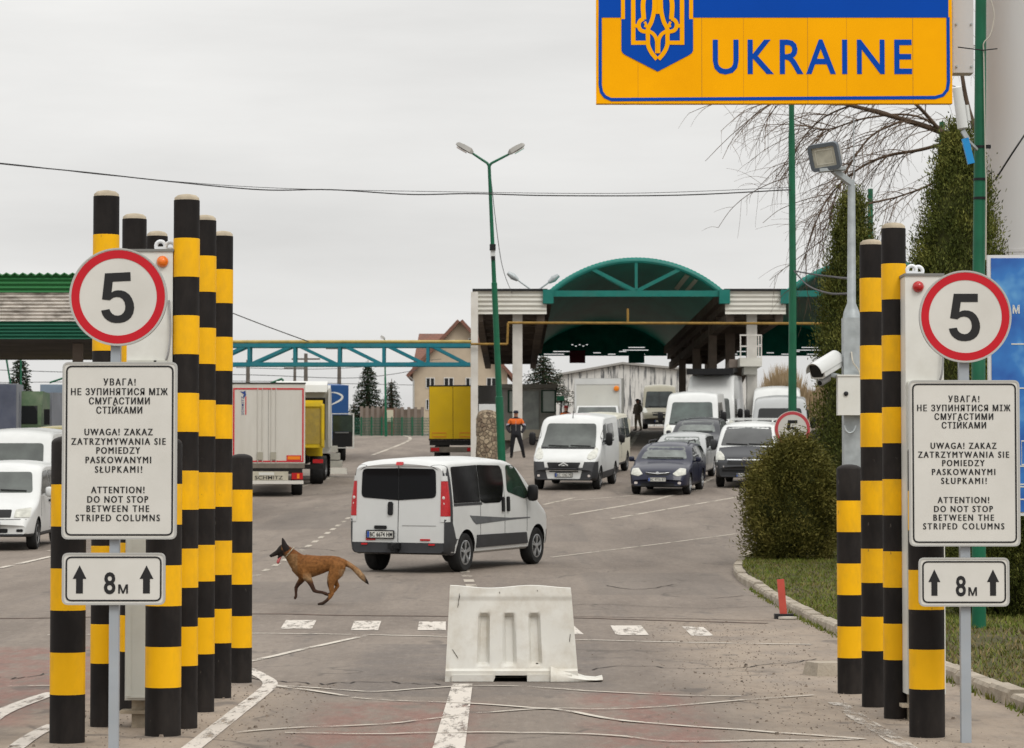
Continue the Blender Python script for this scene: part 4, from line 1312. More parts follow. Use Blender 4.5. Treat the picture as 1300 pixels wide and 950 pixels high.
# ---- vans and cars that come down the hill
def bigvan(H, L, W, paint_m, hood_grey=False, screen=M_SCREEN, sign='bars', text=None, two_tone=False, ysc=1.0, side_glass=True, wtop=None):
    k = H
    S = dict(L=L, W=W, belt=1.25, tumble=.10, rc=.16, crown=.06, sill=.28, xr=.95, xf=L - .95, r=.345, wt=.22, rim='steel', rf=.14, df=1.1, bow=.14,
        top=[(0, H - .08), (.08, H - .02), (1.0, H), (L - 2.35, H), (L - 1.95, H - .05), (L - 1.74, H - .17), (L - 1.74 + (H - .17 - 1.38) * .10, H - .17 - (H - .17 - 1.38) * .12), (L - 1.74 + (H - .17 - 1.38) * .42, H - .17 - (H - .17 - 1.38) * .55), (L - .98, 1.38), (L - .8, 1.25), (L - .38, 1.10), (L - .14, .98), (L - .05, .85), (L, .6)], paint=paint_m)
    x0 = L - 1.62
    wt = wtop or H - .26
    S['panels'] = [
        ('windscreen', 'front', [(-.86, 1.30), (-.84, 1.34), (-.76, wt), (.76, wt), (.84, 1.34), (.86, 1.30)], screen, dict(r=[.05, .02, .10, .10, .02, .05])),
        ('door_window', 'sides', [(L - 2.35, 1.36), (L - 2.30, wt - .02), (L - 1.78, wt - .04), (L - 1.28, 1.48), (L - 1.22, 1.34)], M_GLASS, dict(r=.06)),
        ('headlight', 'front', [(-.96, 1.00), (-.95, 1.24), (-.88, 1.30), (-.70, 1.10), (-.68, .98), (-.80, .93)], M_LAMP, dict(r=.04, off=.012, res=.08)),
        ('headlight', 'front', [(.96, 1.00), (.95, 1.24), (.88, 1.30), (.70, 1.10), (.68, .98), (.80, .93)], M_LAMP, dict(r=.04, off=.012, res=.08)),
        ('grille', 'front', [(-.50, .86), (-.46, .68), (.46, .68), (.50, .86)], M_DPLASTIC, dict(r=.03, off=.008)),
        ('lower_grille', 'front', rect(-.46, .46, .38, .46), M_DPLASTIC, dict(r=.03, off=.008)),
        ('cowl', 'front', [(-.84, 1.245), (-.84, 1.295), (.84, 1.295), (.84, 1.245)], M_DPLASTIC, dict(r=.02, off=.004)),
    ]
    if side_glass: S['panels'].append(('side_window', 'sides', [(L - 3.75, 1.40), (L - 3.75, wt - .04), (L - 2.50, wt - .04), (L - 2.50, 1.40)], M_GLASS, dict(r=.06)))
    S['carve'] = [('bumper', [cut_z(.88 if hood_grey else .60), cut_x(L - .55)], (lambda c, n: c.z < .88 and c.x > L - .55) if hood_grey else (lambda c, n: c.z < .60 and c.x > L - .55), M_PLASTIC),
                  ('sill_trim', [cut_z(.52)], lambda c, n: c.z < .52 and c.x < L - .55, M_PLASTIC)]
    S['extra'] = [mirrors(L - 1.42, 1.50, M_DPLASTIC, .22, .42, .06), plate_front(.48, text), wiper([(-.62, 1.335, .02, 1.315), (.08, 1.335, .7, 1.315)])]
    return S
JUMPER = bigvan(2.26, 4.96, 2.05, M_PWHITE, True, text='BC 1762 PE')
JUMPER['panels'] += [('front_panel', 'front', [(-.63, .90), (-.50, .36), (.50, .36), (.63, .90)], M_PWHITE, dict(r=.03, off=.004))]
# the grille lies on top of the white centre panel
JUMPER['panels'] = [e for e in JUMPER['panels'] if e[0] not in ('grille', 'lower_grille')] + [
    ('grille', 'front', [(-.52, .86), (-.44, .64), (.44, .64), (.52, .86)], M_DPLASTIC, dict(r=.03, off=.012)),
    ('lower_grille', 'front', rect(-.45, .45, .565, .605), M_DPLASTIC, dict(r=.01, off=.012)),
    ('fog_light', 'front', rect(-.82, -.74, .42, .49), M_CLEAR, dict(r=.03, off=.012)), ('fog_light', 'front', rect(.74, .82, .42, .49), M_CLEAR, dict(r=.03, off=.012))]
def chevrons(t, S, bvh):
    x = bvh.ray_cast(Vector((20, 0, .80)), Vector((-1, 0, 0)))[0].x + .03
    mb = MB()
    M = Matrix.Translation((x, 0, .80)) @ Matrix.Rotation(PI / 2, 4, 'Z')
    for dz in (0, -.075):
        q = MB(); strokes(q, [(-.14, dz - .03), (0, dz + .055), (.14, dz - .03)], .04, 0, .02); mb.add([M @ Vector(v) for v in q.v], q.f)
    mb.build('emblem', M_PWHITE, t)
    b = MB(); b.bar((x - .03, -.40, .735), (x - .03, .40, .735), .025, .02); b.build('grille_bar', mat('grille_grey', (.12, .12, .12), .5), t)
def roof_smudge(t, S, bvh):
    pass
JUMPER['extra'] += [chevrons, antenna(3.1, .22)]
JUMPER['panels'] += [('roof_stain', 'top', [(1.7, -.35), (1.9, .0), (1.75, .35), (2.1, .4), (2.25, .05), (2.1, -.3)], mat('pink_stain', (.56, .42, .42), .5, dirt=(.62, .63, .62), dirt_amt=1, dscale=3.5), dict(r=.1, off=.003))]
vehicle('panel_van', 'white panel van with grey bumper and two chevrons on its grille', 'van', JUMPER, 190.5, 4.96, 715, 87.0, 'vans waiting in the queue')

MPV = lambda paint_m, H=1.88, screen=M_SCREEN: dict(L=4.66, W=1.88, belt=1.10, tumble=.13, rc=.15, crown=.05, sill=.27, xr=.80, xf=3.78, r=.325, wt=.21, rim='steel', rf=.15, df=1.0, bow=.13,
    top=[(0, H - .08), (.08, H - .03), (1.0, H), (2.3, H), (2.75, H - .05), (3.05, H - .16), (3.65, 1.22), (3.8, 1.10), (4.3, .95), (4.5, .82), (4.62, .70), (4.66, .5)], paint=paint_m,
    carve=[('sill_trim', [cut_z(.36)], lambda c, n: c.z < .36, M_PLASTIC)],
    panels=[('windscreen', 'front', [(-.78, 1.20), (-.68, H - .23), (.68, H - .23), (.78, 1.20)], screen, dict(r=.07)),
        ('door_window', 'sides', [(2.30, 1.16), (2.32, H - .20), (2.85, H - .22), (3.38, 1.24), (3.40, 1.16)], M_GLASS, dict(r=.05)),
        ('side_window', 'sides', [(1.25, 1.16), (1.25, H - .20), (2.20, H - .20), (2.20, 1.16)], M_GLASS, dict(r=.05)),
        ('side_window', 'sides', [(.25, 1.16), (.30, H - .22), (1.15, H - .20), (1.15, 1.16)], M_GLASS, dict(r=.05)),
        ('headlight', 'front', [(-.86, .70), (-.86, .90), (-.56, .86), (-.54, .70)], M_LAMP, dict(r=.03, off=.012, res=.08)),
        ('headlight', 'front', [(.86, .70), (.86, .90), (.56, .86), (.54, .70)], M_LAMP, dict(r=.03, off=.012, res=.08)),
        ('grille', 'front', rect(-.48, .48, .70, .86), M_DPLASTIC, dict(r=.03, off=.008)),
        ('bonnet_seam', 'front', rect(-.8, .8, .655, .668), M_PLASTIC, dict(r=.0, off=.003)),
        ('lower_grille', 'front', rect(-.42, .42, .38, .47), M_DPLASTIC, dict(r=.03, off=.006)),
        ('fog_light', 'front', rect(-.74, -.60, .40, .46), M_DPLASTIC, dict(r=.03, off=.006)), ('fog_light', 'front', rect(.60, .74, .40, .46), M_DPLASTIC, dict(r=.03, off=.006)),
        ('door_handle', 'sides', rect(2.34, 2.50, .98, 1.03), M_DPLASTIC, dict(r=.02, off=.02)),
        ('door_seam', 'sides', rect(2.235, 2.25, .40, 1.62), M_PLASTIC, dict(r=0, off=.0025)),
        ('door_seam', 'sides', rect(3.42, 3.435, .70, 1.16), M_PLASTIC, dict(r=0, off=.0025))],
    extra=[mirrors(3.25, 1.18, M_PWHITE, .18, .22, .03), plate_front(.56), wiper([(-.6, 1.245, .05, 1.225), (.1, 1.245, .65, 1.225)])])
vehicle('minivan', 'cream white van with dark side windows right behind the one with chevrons', 'van', dict(MPV(M_PCREAM, 2.05), extra=[mirrors(3.25, 1.18, M_DPLASTIC, .2, .3, .04)]), 190.5, 4.66, 741, 95.2, 'vans waiting in the queue')
vehicle('bus_van', 'white high roof van with green windscreen in the middle of the queue', 'van', bigvan(2.50, 5.4, 2.07, M_PWHITE, wtop=2.10, screen=mat('teal_windscreen', (.045, .062, .056), .05, var=.4, vscale=2, spec=.6)), 188.5, 5.4, 875, 108.0, 'vans waiting in the queue')
tall = bigvan(3.15, 6.2, 2.02, M_PWHITE, wtop=2.15)
def rack(mb, S, bvh):
    mb.box((3.4, 0, S['top'][2][1] + .14), (3.2, 1.75, .16)); mb.bar((3.4, 0, 3.14), (3.4, 0, 3.25), .1, .1)
    mb.box((5.0, 0, S['top'][2][1] + .10), (.25, 1.9, .24))
tall['extra'].append(mk_mb(rack, 'roof_rack', M_DPLASTIC))
vehicle('tall_van', 'tallest white van with a black rack on its roof, at the back of the queue', 'van', tall, 189, 6.2, 899, 114.6, 'vans waiting in the queue')

VIVARO = dict(TRAFIC); VIVARO['paint'] = M_PWHITE
VIVARO['carve'] = [('bumper', [cut_z(.80), cut_x(4.2)], lambda c, n: c.z < .80 and c.x > 4.2, M_PLASTIC),
                   ('bonnet', [cut_x(3.92), ((0, .86, 0), (0, 1, 0)), ((0, -.86, 0), (0, 1, 0))], lambda c, n: c.x > 3.92 and abs(c.y) < .86 and n.z > .1, M_PGREY),
                   ('sill_trim', [cut_z(.55)], lambda c, n: c.z < .55, M_PLASTIC)]
VIVARO['panels'] = [e for e in TRAFIC['panels'] if e[1] == 'sides' and e[0] not in ('side_decal', 'pillar_trim', 'rear_corner_bumper')] + [
    ('windscreen', 'front', [(-.82, 1.29), (-.70, 1.85), (.70, 1.85), (.82, 1.29)], mat('grey_windscreen', (.040, .042, .042), .06, var=.3, vscale=2, spec=.6), dict(r=.05)),
    ('grille', 'front', rect(-.55, .55, .74, .94), M_DPLASTIC, dict(r=.03, off=.006)),
    ('grille_bar', 'front', [(-.55, .86), (-.55, .89), (.55, .89), (.55, .86)], M_CHROME, dict(r=0, off=.02)),
    ('lower_grille', 'front', rect(-.70, .70, .52, .58), M_DPLASTIC, dict(r=.02, off=.008)),
    ('headlight', 'front', [(-.93, .86), (-.92, 1.06), (-.82, 1.14), (-.66, 1.00), (-.62, .87)], M_LAMP, dict(r=.05, off=.012, res=.08)),
    ('headlight', 'front', [(.93, .86), (.92, 1.06), (.82, 1.14), (.66, 1.00), (.62, .87)], M_LAMP, dict(r=.05, off=.012, res=.08)),
    ('indicator', 'front', rect(-.88, -.64, .64, .69), M_CLEAR, dict(r=.01, off=.012)), ('indicator', 'front', rect(.64, .88, .64, .69), M_CLEAR, dict(r=.01, off=.012))]
def ring_emblem(z, r=.075):
    def f(t, S, bvh):
        x = bvh.ray_cast(Vector((20, 0, z)), Vector((-1, 0, 0)))[0].x + .035
        q = MB(); strokes(q, [(r * math.cos(2 * PI * k / 24), r * math.sin(2 * PI * k / 24)) for k in range(24)], .022, 0, .02, 0, True)
        strokes(q, [(-r * 1.1, .012), (.0, .012), (.0, -.012), (r * 1.1, -.012)], .016, -.003, .016)
        M = Matrix.Translation((x, 0, z)) @ Matrix.Rotation(PI / 2, 4, 'Z')
        mb = MB(); mb.add([M @ Vector(v) for v in q.v], q.f); mb.build('emblem', M_CHROME, t)
    return f
def rails(mb, S, bvh):
    for sg in (-1, 1):
        mb.tube([(.5, sg * .72, 1.96), (.6, sg * .72, 2.03), (2.5, sg * .70, 2.03), (2.6, sg * .70, 1.96)], .025, 8)
    for x in (1.0, 2.2): mb.bar((x, -.78, 2.05), (x, .78, 2.05), .05, .03)
VIVARO['extra'] = [mirrors(3.42, 1.27, M_PLASTIC, .20, .34), plate_front(.42, 'BC 4306 EK'), ring_emblem(.875), wiper([(-.65, 1.335, .02, 1.315), (.06, 1.335, .7, 1.315)]), mk_mb(rails, 'roof_rails', M_PWHITE)]
VIVARO['rim'] = 'steel'
vehicle('van', 'white van with dark grey bonnet and bumper, half hidden by the round bush', 'van', VIVARO, 189.5, 4.78, 945, 88.2, 'vans waiting in the queue')
vehicle('parcel_van', 'silver high roof van directly behind the one with the dark grey bonnet', 'van', dict(bigvan(2.45, 5.6, 2.0, M_PSILVER, screen=M_GLASS, wtop=2.05)), 186, 5.6, 990, 101.5, 'vans waiting in the queue')
vehicle('parcel_van', 'white high roof van behind the silver one at the right canopy', 'van', dict(bigvan(2.65, 5.9, 2.0, M_PWHITE, wtop=2.1)), 186, 5.9, 986, 113, 'vans waiting in the queue')

# ---- cars
def estate(paint_m, H=1.50, W=1.77, suv=0.0):
    u = suv
    return dict(L=4.48, W=W, belt=.92 + u, tumble=.22, rc=.13, crown=.05, sill=.22 + u * .6, xr=.85, xf=3.55, r=.315 + u * .25, wt=.21, rim='alloy', rf=.17, df=.9, bow=.20,
        top=[(0, .98 + u), (.04, 1.10 + u), (.22, H - .16), (.45, H - .05), (1.0, H), (1.9, H + .005), (2.35, H - .05), (2.65, H - .16), (3.2, 1.03 + u), (3.34, .97 + u), (3.9, .88 + u), (4.25, .77 + u), (4.42, .64 + u), (4.48, .45 + u)], paint=paint_m,
        carve=[('sill_trim', [cut_z(.30 + u)], lambda c, n: c.z < .30 + u, M_DPLASTIC)],
        panels=[('windscreen', 'front', [(-.70, 1.04 + u), (-.55, H - .12), (.55, H - .12), (.70, 1.04 + u)], mat('car_windscreen', (.085, .098, .090), .05, var=.6, vscale=2.2, spec=.6), dict(r=.06)),
            ('door_window', 'sides', [(1.95, .97 + u), (1.95, H - .14), (2.45, H - .17), (2.95, 1.02 + u), (2.97, .97 + u)], M_GLASS, dict(r=.04)),
            ('side_window', 'sides', [(1.0, .97 + u), (1.0, H - .14), (1.88, H - .13), (1.88, .97 + u)], M_GLASS, dict(r=.04)),
            ('side_window', 'sides', [(.28, 1.0 + u), (.42, H - .17), (.93, H - .14), (.93, .97 + u)], M_GLASS, dict(r=.04)),
            ('headlight', 'front', [(-.82, .62 + u), (-.80, .78 + u), (-.62, .80 + u), (-.44, .64 + u), (-.58, .57 + u)], M_LAMP, dict(r=.03, off=.01, res=.07)),
            ('headlight', 'front', [(.82, .62 + u), (.80, .78 + u), (.62, .80 + u), (.44, .64 + u), (.58, .57 + u)], M_LAMP, dict(r=.03, off=.01, res=.07)),
            ('grille', 'front', [(-.38, .66 + u), (-.30, .60 + u), (.30, .60 + u), (.38, .66 + u), (.36, .70 + u), (-.36, .70 + u)], M_DPLASTIC, dict(r=.02, off=.006, res=.06)),
            ('lower_grille', 'front', rect(-.50, .50, .29 + u, .37 + u), M_DPLASTIC, dict(r=.03, off=.006, res=.08)),
            ('fog_light', 'front', rect(-.70, -.60, .34 + u, .41 + u), M_CLEAR, dict(r=.03, off=.01, res=.05)), ('fog_light', 'front', rect(.60, .70, .34 + u, .41 + u), M_CLEAR, dict(r=.03, off=.01, res=.05)),
            ('door_handle', 'sides', rect(1.98, 2.14, .86 + u, .90 + u), paint_m, dict(r=.015, off=.02)), ('door_handle', 'sides', rect(1.02, 1.18, .87 + u, .91 + u), paint_m, dict(r=.015, off=.02)),
            ('door_seam', 'sides', rect(1.915, 1.927, .34 + u, .96 + u), M_DPLASTIC, dict(r=0, off=.0025)), ('door_seam', 'sides', rect(3.0, 3.012, .50 + u, .96 + u), M_DPLASTIC, dict(r=0, off=.0025))],
        extra=[mirrors(2.88, .99 + u, paint_m, .17, .16, .03), wiper([(-.5, 1.06 + u, .1, 1.05 + u), (.1, 1.06 + u, .6, 1.05 + u)])])
HY = estate(M_PNAVY)
def wing_emblem(t, S, bvh):
    x = bvh.ray_cast(Vector((20, 0, .67)), Vector((-1, 0, 0)))[0].x
    mb = MB()
    for sg in (-1, 1):
        ps = []
        for k in range(6):
            y = sg * .36 * k / 5; z = .655 + .035 * (k / 5) ** 2
            ps.append(bvh.ray_cast(Vector((20, y, z)), Vector((-1, 0, 0)))[0] + Vector((.02, 0, 0)))
        mb.tube(ps, [.022, .02, .016, .013, .010, .006], 8)
    mb.lathe((x + .03, 0, .665), [(.05, -.02), (.05, .008), (.02, .012)], 20, 'x')
    mb.build('grille_bar', M_CHROME, t, 50)
def car_rails(mb, S, bvh):
    for sg in (-1, 1):
        mb.tube([(.55, sg * .60, 1.45), (.62, sg * .60, 1.525), (2.0, sg * .61, 1.54), (2.15, sg * .60, 1.46)], .02, 8)
HY['extra'] += [wing_emblem, plate_front(.485, 'BC 9776 BT'), mk_mb(car_rails, 'roof_rails', M_DPLASTIC)]
vehicle('estate_car', 'dark blue estate car with roof rails and a chrome wing on its grille', 'car', HY, 191.5, 4.48, 834, 84.2, 'cars waiting in the queue')
SV = estate(M_PSILVER, 1.50, 1.76); SV['extra'] += [plate_front(.485)]
vehicle('hatchback', 'silver car hidden behind the dark blue estate car', 'car', SV, 191, 4.48, 856, 92.0, 'cars waiting in the queue')
SU = estate(M_PDARK, 1.66, 1.82, .14); SU['extra'] += [plate_front(.62), ring_emblem(.79)]
vehicle('off_road_car', 'dark grey car standing between the silver car and the white high roof van', 'car', SU, 190, 4.48, 879, 102.0, 'cars waiting in the queue')

# ---- beige minibus and a light box truck further up the hill
BUS = bigvan(2.62, 5.9, 1.99, M_PBEIGE, wtop=2.2, screen=mat('bus_windscreen', (.030, .036, .036), .06, var=.4, vscale=2))
BUS['panels'] = [e for e in BUS['panels'] if e[0] not in ('grille', 'lower_grille')] + [('grille', 'front', [(-.42, 1.0), (-.36, .80), (.36, .80), (.42, 1.0)], M_DPLASTIC, dict(r=.03, off=.01)),
    ('screen_divider', 'front', rect(-.02, .02, 1.36, 2.16), M_DPLASTIC, dict(r=0, off=.012))]
BUS['extra'] += [ring_emblem(.90, .13)]
vehicle('minibus', 'beige minibus with dark bumper parked before the streaky white wall', 'minibus', BUS, 184, 5.9, 837, 165.0)
def box_truck():
    Y = 114.8; X = P(757, 600, Y).x
    t = thing('box_truck', 'white box body truck with an orange corner lamp behind the cream van', 'truck')
    b = MB(); b.bb(-5.4, -1.5, -.95, .95, .95, 2.95); b.bb(-5.4, -1.5, -.85, .85, .7, .95); b.build('box_body', mat('box_white', (.52, .52, .48), .5, var=.06, dirt=(.35, .33, .28), dirt_amt=.4), t)
    e = MB(); e.bb(-1.503, -1.48, -.96, .96, 2.72, 2.96); e.bb(-1.503, -1.485, .88, .96, .95, 2.72); e.bb(-1.503, -1.485, -.96, -.88, .95, 2.72); e.build('edge_trim', M_PWHITE, t)
    S = bigvan(2.05, 3.2, 1.95, M_PWHITE); 
    c = MB(); prof = [(-1.45, .5), (-1.45, 1.80), (-.9, 1.85), (-.35, 1.30), (.25, 1.10), (.4, .9), (.4, .45)]
    n = len(prof); vs = [(x, s * w, z) for s in (-1, 1) for (x, z), w in zip(prof, (.95, .85, .82, .92, .9, .88, .88))]
    c.add(vs, [tuple(range(n - 1, -1, -1)), tuple(range(n, 2 * n))] + [(i, (i + 1) % n, n + (i + 1) % n, n + i) for i in range(n)]); c.build('cab', M_PWHITE, t)
    g = MB(); g.add([(-.86, -.75, 1.78), (-.36, -.82, 1.36), (-.36, .82, 1.36), (-.86, .75, 1.78)], [(0, 1, 2, 3)]); g.v = [(x + .03, y, z + .02) for x, y, z in g.v]; g.build('windscreen', M_SCREEN, t)
    m = MB(); m.lathe((-1.47, .76, 2.55), [(.11, -.02), (.11, .05), (.06, .08)], 16, 'x'); m.build('marker_lamp', M_ORANGE, t, 40)
    for x in (-4.2, -.35):
        for sg in (-1, 1): add_wheel(t, x, sg * .80, .36, .22, 'steel', sg < 0)
    d = MB(); d.bb(-1.9, -1.45, .96, 1.32, .75, 1.3); d.bb(-1.75, -1.68, .95, 1.2, .9, 1.0); d.build('side_locker', M_PCREAM, t)
    place(t, X, Y, R(184), .4, 3.6)
    return t
box_truck()
# ---- left edge: vans waiting
V1 = MPV(M_PWHITE, 1.86)
vehicle('minivan', 'white minivan with grey headlights nearest at the left edge beside the striped columns', 'van', V1, 180.0, 4.66, -16, 59.6, 'vans at the left edge')
vehicle('panel_van', 'white high roof van behind the nearest minivan at the left edge', 'van', bigvan(2.50, 5.6, 2.05, M_PWHITE, screen=M_SCREEN, wtop=2.12), 180.5, 5.6, 3, 71.0, 'vans at the left edge')
vehicle('panel_van', 'pale yellow high roof van, only its roof showing behind the white ones at the left', 'van', bigvan(2.48, 5.4, 2.05, M_PYEL), 180.5, 5.4, 62, 86, 'vans at the left edge')
# ================================================================== BUILDINGS AND STRUCTURES BEHIND
M_TEAL = mat('teal_paint', (.010, .150, .125), .45, var=.12, vscale=3, dirt=(.05, .09, .075), dirt_amt=.4)
M_TEALD = mat('teal_sheet', (.004, .27, .215), .5, var=.2, vscale=1.2, stretch=(1, .15, 1))
M_BLUETEAL = mat('bluish_teal_paint', (.012, .155, .205), .45, var=.12, vscale=3, dirt=(.06, .09, .09), dirt_amt=.4)
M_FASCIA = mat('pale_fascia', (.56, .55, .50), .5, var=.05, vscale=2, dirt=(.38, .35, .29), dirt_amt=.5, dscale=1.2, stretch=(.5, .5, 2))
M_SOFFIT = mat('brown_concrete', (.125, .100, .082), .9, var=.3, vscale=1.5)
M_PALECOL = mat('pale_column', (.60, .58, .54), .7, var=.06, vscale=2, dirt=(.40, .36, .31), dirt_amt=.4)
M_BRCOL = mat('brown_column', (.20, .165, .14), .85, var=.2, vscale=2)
M_PIPE = mat('yellow_gas_pipe', (.25, .15, .035), .6, var=.25, vscale=4)
M_DARKGREEN = mat('dark_green_sheet', (.004, .17, .13), .6, var=.25, vscale=1.5)
M_GREENPOLE = mat('green_pole_paint', (.008, .105, .052), .42, var=.14, vscale=4, dirt=(.03, .07, .045), dirt_amt=.4)

def corr(mb, x0, x1, z0, z1, y, n, amp=.05, m=0):
    """horizontally ribbed sheet facing -Y with real depth"""
    K = n * 6; vs = []; fs = []
    for i in range(K + 1):
        z = z0 + (z1 - z0) * i / K; yy = y - amp * .5 * (1 + math.cos(2 * PI * i / 6))
        vs += [(x0, yy, z), (x1, yy, z), (x0, y + .06, z), (x1, y + .06, z)]
    for i in range(K):
        a = 4 * i; fs += [(a, a + 1, a + 5, a + 4), (a + 1, a + 3, a + 7, a + 5), (a + 3, a + 2, a + 6, a + 7), (a + 2, a, a + 4, a + 6)]
    fs += [(0, 2, 3, 1), (4 * K, 4 * K + 1, 4 * K + 3, 4 * K + 2)]
    mb.add(vs, fs, m)

def border_canopy():
    Y0, Y1 = 118.0, 162.0
    wx = lambda px, Y=Y0: P(px, 500, Y).x
    wz = lambda py, Y=Y0: P(650, py, Y).z
    base = Vector((wx(800), Y0, gz(wx(800), Y0)))
    t = thing('border_canopy', 'long checkpoint canopy with green arched roofs and pale ribbed edges over the queue', 'canopy', base)
    def B(name, mb, m, sm=None, parent=t): return mb.build(name, m, parent, sm, origin=base)
    def ground(x, y): return gz(x, y) - .2
    zf0, zf1 = wz(399), wz(370)
    # flat roofs
    for a, b in ((601, 694), (921, 998), (1223, 1300)):
        f = MB(); corr(f, wx(a), wx(b), zf0, zf1, Y0, 5, .06); o = B('fascia', f, M_FASCIA, 60)
        c = MB(); c.bb(wx(a) - .04, wx(b) + .04, Y0 - .12, Y0 + .3, zf1, zf1 + .10); B('coping', c, M_DPLASTIC)
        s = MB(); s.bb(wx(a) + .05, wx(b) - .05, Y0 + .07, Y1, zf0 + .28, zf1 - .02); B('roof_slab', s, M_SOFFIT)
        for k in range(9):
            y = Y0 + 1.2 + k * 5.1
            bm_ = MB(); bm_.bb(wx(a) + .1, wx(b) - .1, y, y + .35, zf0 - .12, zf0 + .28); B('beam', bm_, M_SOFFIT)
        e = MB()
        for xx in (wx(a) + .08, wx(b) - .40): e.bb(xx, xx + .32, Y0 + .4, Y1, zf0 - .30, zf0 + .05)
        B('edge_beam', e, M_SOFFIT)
    # columns
    def col(px, w, Y, m, ztop=None):
        x = wx(px, Y0); hw = w / FPX * Y0 / 2
        c = MB(); c.bb(x - hw, x + hw, Y, Y + 2 * hw, ground(x, Y), (ztop or zf0 + .2)); B('column', c, m)
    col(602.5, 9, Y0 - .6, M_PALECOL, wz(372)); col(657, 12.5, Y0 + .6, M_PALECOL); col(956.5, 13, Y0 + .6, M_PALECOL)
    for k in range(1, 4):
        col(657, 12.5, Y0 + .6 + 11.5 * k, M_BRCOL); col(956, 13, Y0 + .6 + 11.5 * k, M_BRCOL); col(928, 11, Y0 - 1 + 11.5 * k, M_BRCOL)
    # vaults
    for ci, (a, b) in enumerate(((696, 920), (998, 1222))):
        xa, xb = wx(a), wx(b); xc = (xa + xb) / 2; hs = (xb - xa) / 2; zs = wz(373); rise = wz(329.5) - zs
        Rr = (hs * hs + rise * rise) / (2 * rise); zc_ = zs + rise - Rr; am = math.asin(hs / Rr)
        arc = lambda t_, r_=0: Vector((xc + (Rr + r_) * math.sin(am * t_), 0, zc_ + (Rr + r_) * math.cos(am * t_)))
        v = MB(); n = 96; ys = [Y0 + .1, Y1]; vs = []
        for y in ys:
            for i in range(n + 1):
                p = arc(-1 + 2 * i / n, .010 * math.cos(i * PI)); vs.append((p.x, y, p.z))
            for i in range(n + 1):
                p = arc(-1 + 2 * i / n, .09 + .010 * math.cos(i * PI)); vs.append((p.x, y, p.z))
        q = 2 * (n + 1)
        fs = [(i, q + i, q + i + 1, i + 1) for i in range(n)] + [(n + 1 + i, n + 2 + i, q + n + 2 + i, q + n + 1 + i) for i in range(n)]
        fs += [(i, i + 1, n + 2 + i, n + 1 + i) for i in range(n)] + [(q + i + 1, q + i, q + n + 1 + i, q + n + 2 + i) for i in range(n)]
        v.add(vs, fs); B('vault', v, M_TEALD, 30)
        # inner ribs and a few pale skylight strips
        for k in range(1):
            y = Y0 + .05 + k * 10.9
            tr = MB()
            tr.tube([arc(-1 + 2 * i / 24, -.06) + Vector((0, y, 0)) for i in range(25)], .105 if k == 0 else .08, 8)
            tr.bar((xa - .1, y, zs), (xb + .1, y, zs), .24, .25)
            c0 = Vector((xc, y, zs + .1))
            for tt in (-.47, .47):
                e_ = arc(tt, -.08) + Vector((0, y, 0)); tr.bar(c0, e_, .13, .15)
            tr.bar(c0, arc(0, -.08) + Vector((0, y, 0)), .12, .12)
            if k == 0: tr.bar(c0 + Vector((-.1, .5, 0)), arc(-.47, -.1) + Vector((0, y + .5, 0)), .10, .10)
            B('truss', tr, M_TEAL, 40)
        for (x0_, x1_) in ((.55, .60), (.66, .70)):
            sk = MB(); vs = []
            for y in (Y0 + 1.5, Y0 + 9.5):
                for tt in (x0_, x1_): p = arc(tt, -.045); vs.append((p.x, y, p.z))
                for tt in (x0_, x1_): p = arc(tt, -.085); vs.append((p.x, y, p.z))
            sk.add(vs, [(0, 1, 5, 4), (2, 6, 7, 3), (0, 4, 6, 2), (1, 3, 7, 5), (0, 2, 3, 1), (4, 5, 7, 6)]); B('skylight_strip', sk, mat('skylight_plastic', (.40, .47, .38), .5))
        # springing beams along both sides
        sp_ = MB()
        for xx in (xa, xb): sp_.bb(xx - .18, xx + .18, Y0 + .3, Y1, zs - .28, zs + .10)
        B('side_beam', sp_, M_SOFFIT)
        for xx in (xa, xb):
            eb = MB(); eb.bb(xx - .22, xx + .22, Y0 - .2, Y0 + .3, zs - .42, zs + .16); B('beam_end', eb, M_TEAL)
        # gable sheet at the far end, with open slots
        e = MB(); zb_ = P(650, 452, Y1).z; nx_, nz_ = 70, 24; zt_ = zs + rise
        holes = set()
        for (h0, h1, row) in ((8, 22, 3), (30, 34, 2), (44, 48, 3), (46, 60, 4), (49, 58, 6), (3, 14, 1), (20, 24, 1), (38, 42, 1), (52, 58, 1)):
            for i in range(h0, h1): holes.add((i, row))
        for i in (18, 20, 22, 24, 26): holes.add((i, 7 + (i // 2) % 2))
        for i in range(nx_):
            for j in range(nz_):
                x0_, x1_ = xa + (xb - xa) * i / nx_, xa + (xb - xa) * (i + 1) / nx_
                z0_, z1_ = zb_ + (zt_ - zb_) * j / nz_, zb_ + (zt_ - zb_) * (j + 1) / nz_
                xm = (x0_ + x1_) / 2; cap = zc_ + math.sqrt(max(0, Rr * Rr - (xm - xc) ** 2)) if abs(xm - xc) < Rr else 0
                if z0_ > cap: continue
                z1_ = min(z1_ , cap) if z1_ < cap - .01 else cap + .12
                hol = (i, j) in holes
                if hol: z0_ = z0_ + (z1_ - z0_) * .55
                e.add([(x0_, Y1, z0_), (x1_, Y1, z0_), (x1_, Y1, z1_), (x0_, Y1, z1_)], [(0, 1, 2, 3)])
        B('end_sheet', e, M_DARKGREEN)
    e = MB(); e.bb(wx(921), wx(998), Y1 + .05, Y1 + .2, P(650, 456, Y1).z, zf1); B('end_wall', e, M_SOFFIT)
    # hanging lane panels
    for px, m in ((733, mat('maroon_panel', (.12, .012, .022), .5)), (808, M_DARKGREEN)):
        h = MB(); a, b = P(px - 10, 452, Y1 - .4), P(px + 10, 461, Y1 - .4); h.bb(a.x, b.x, Y1 - .5, Y1 - .3, b.z, a.z + .3); B('lane_panel', h, m)
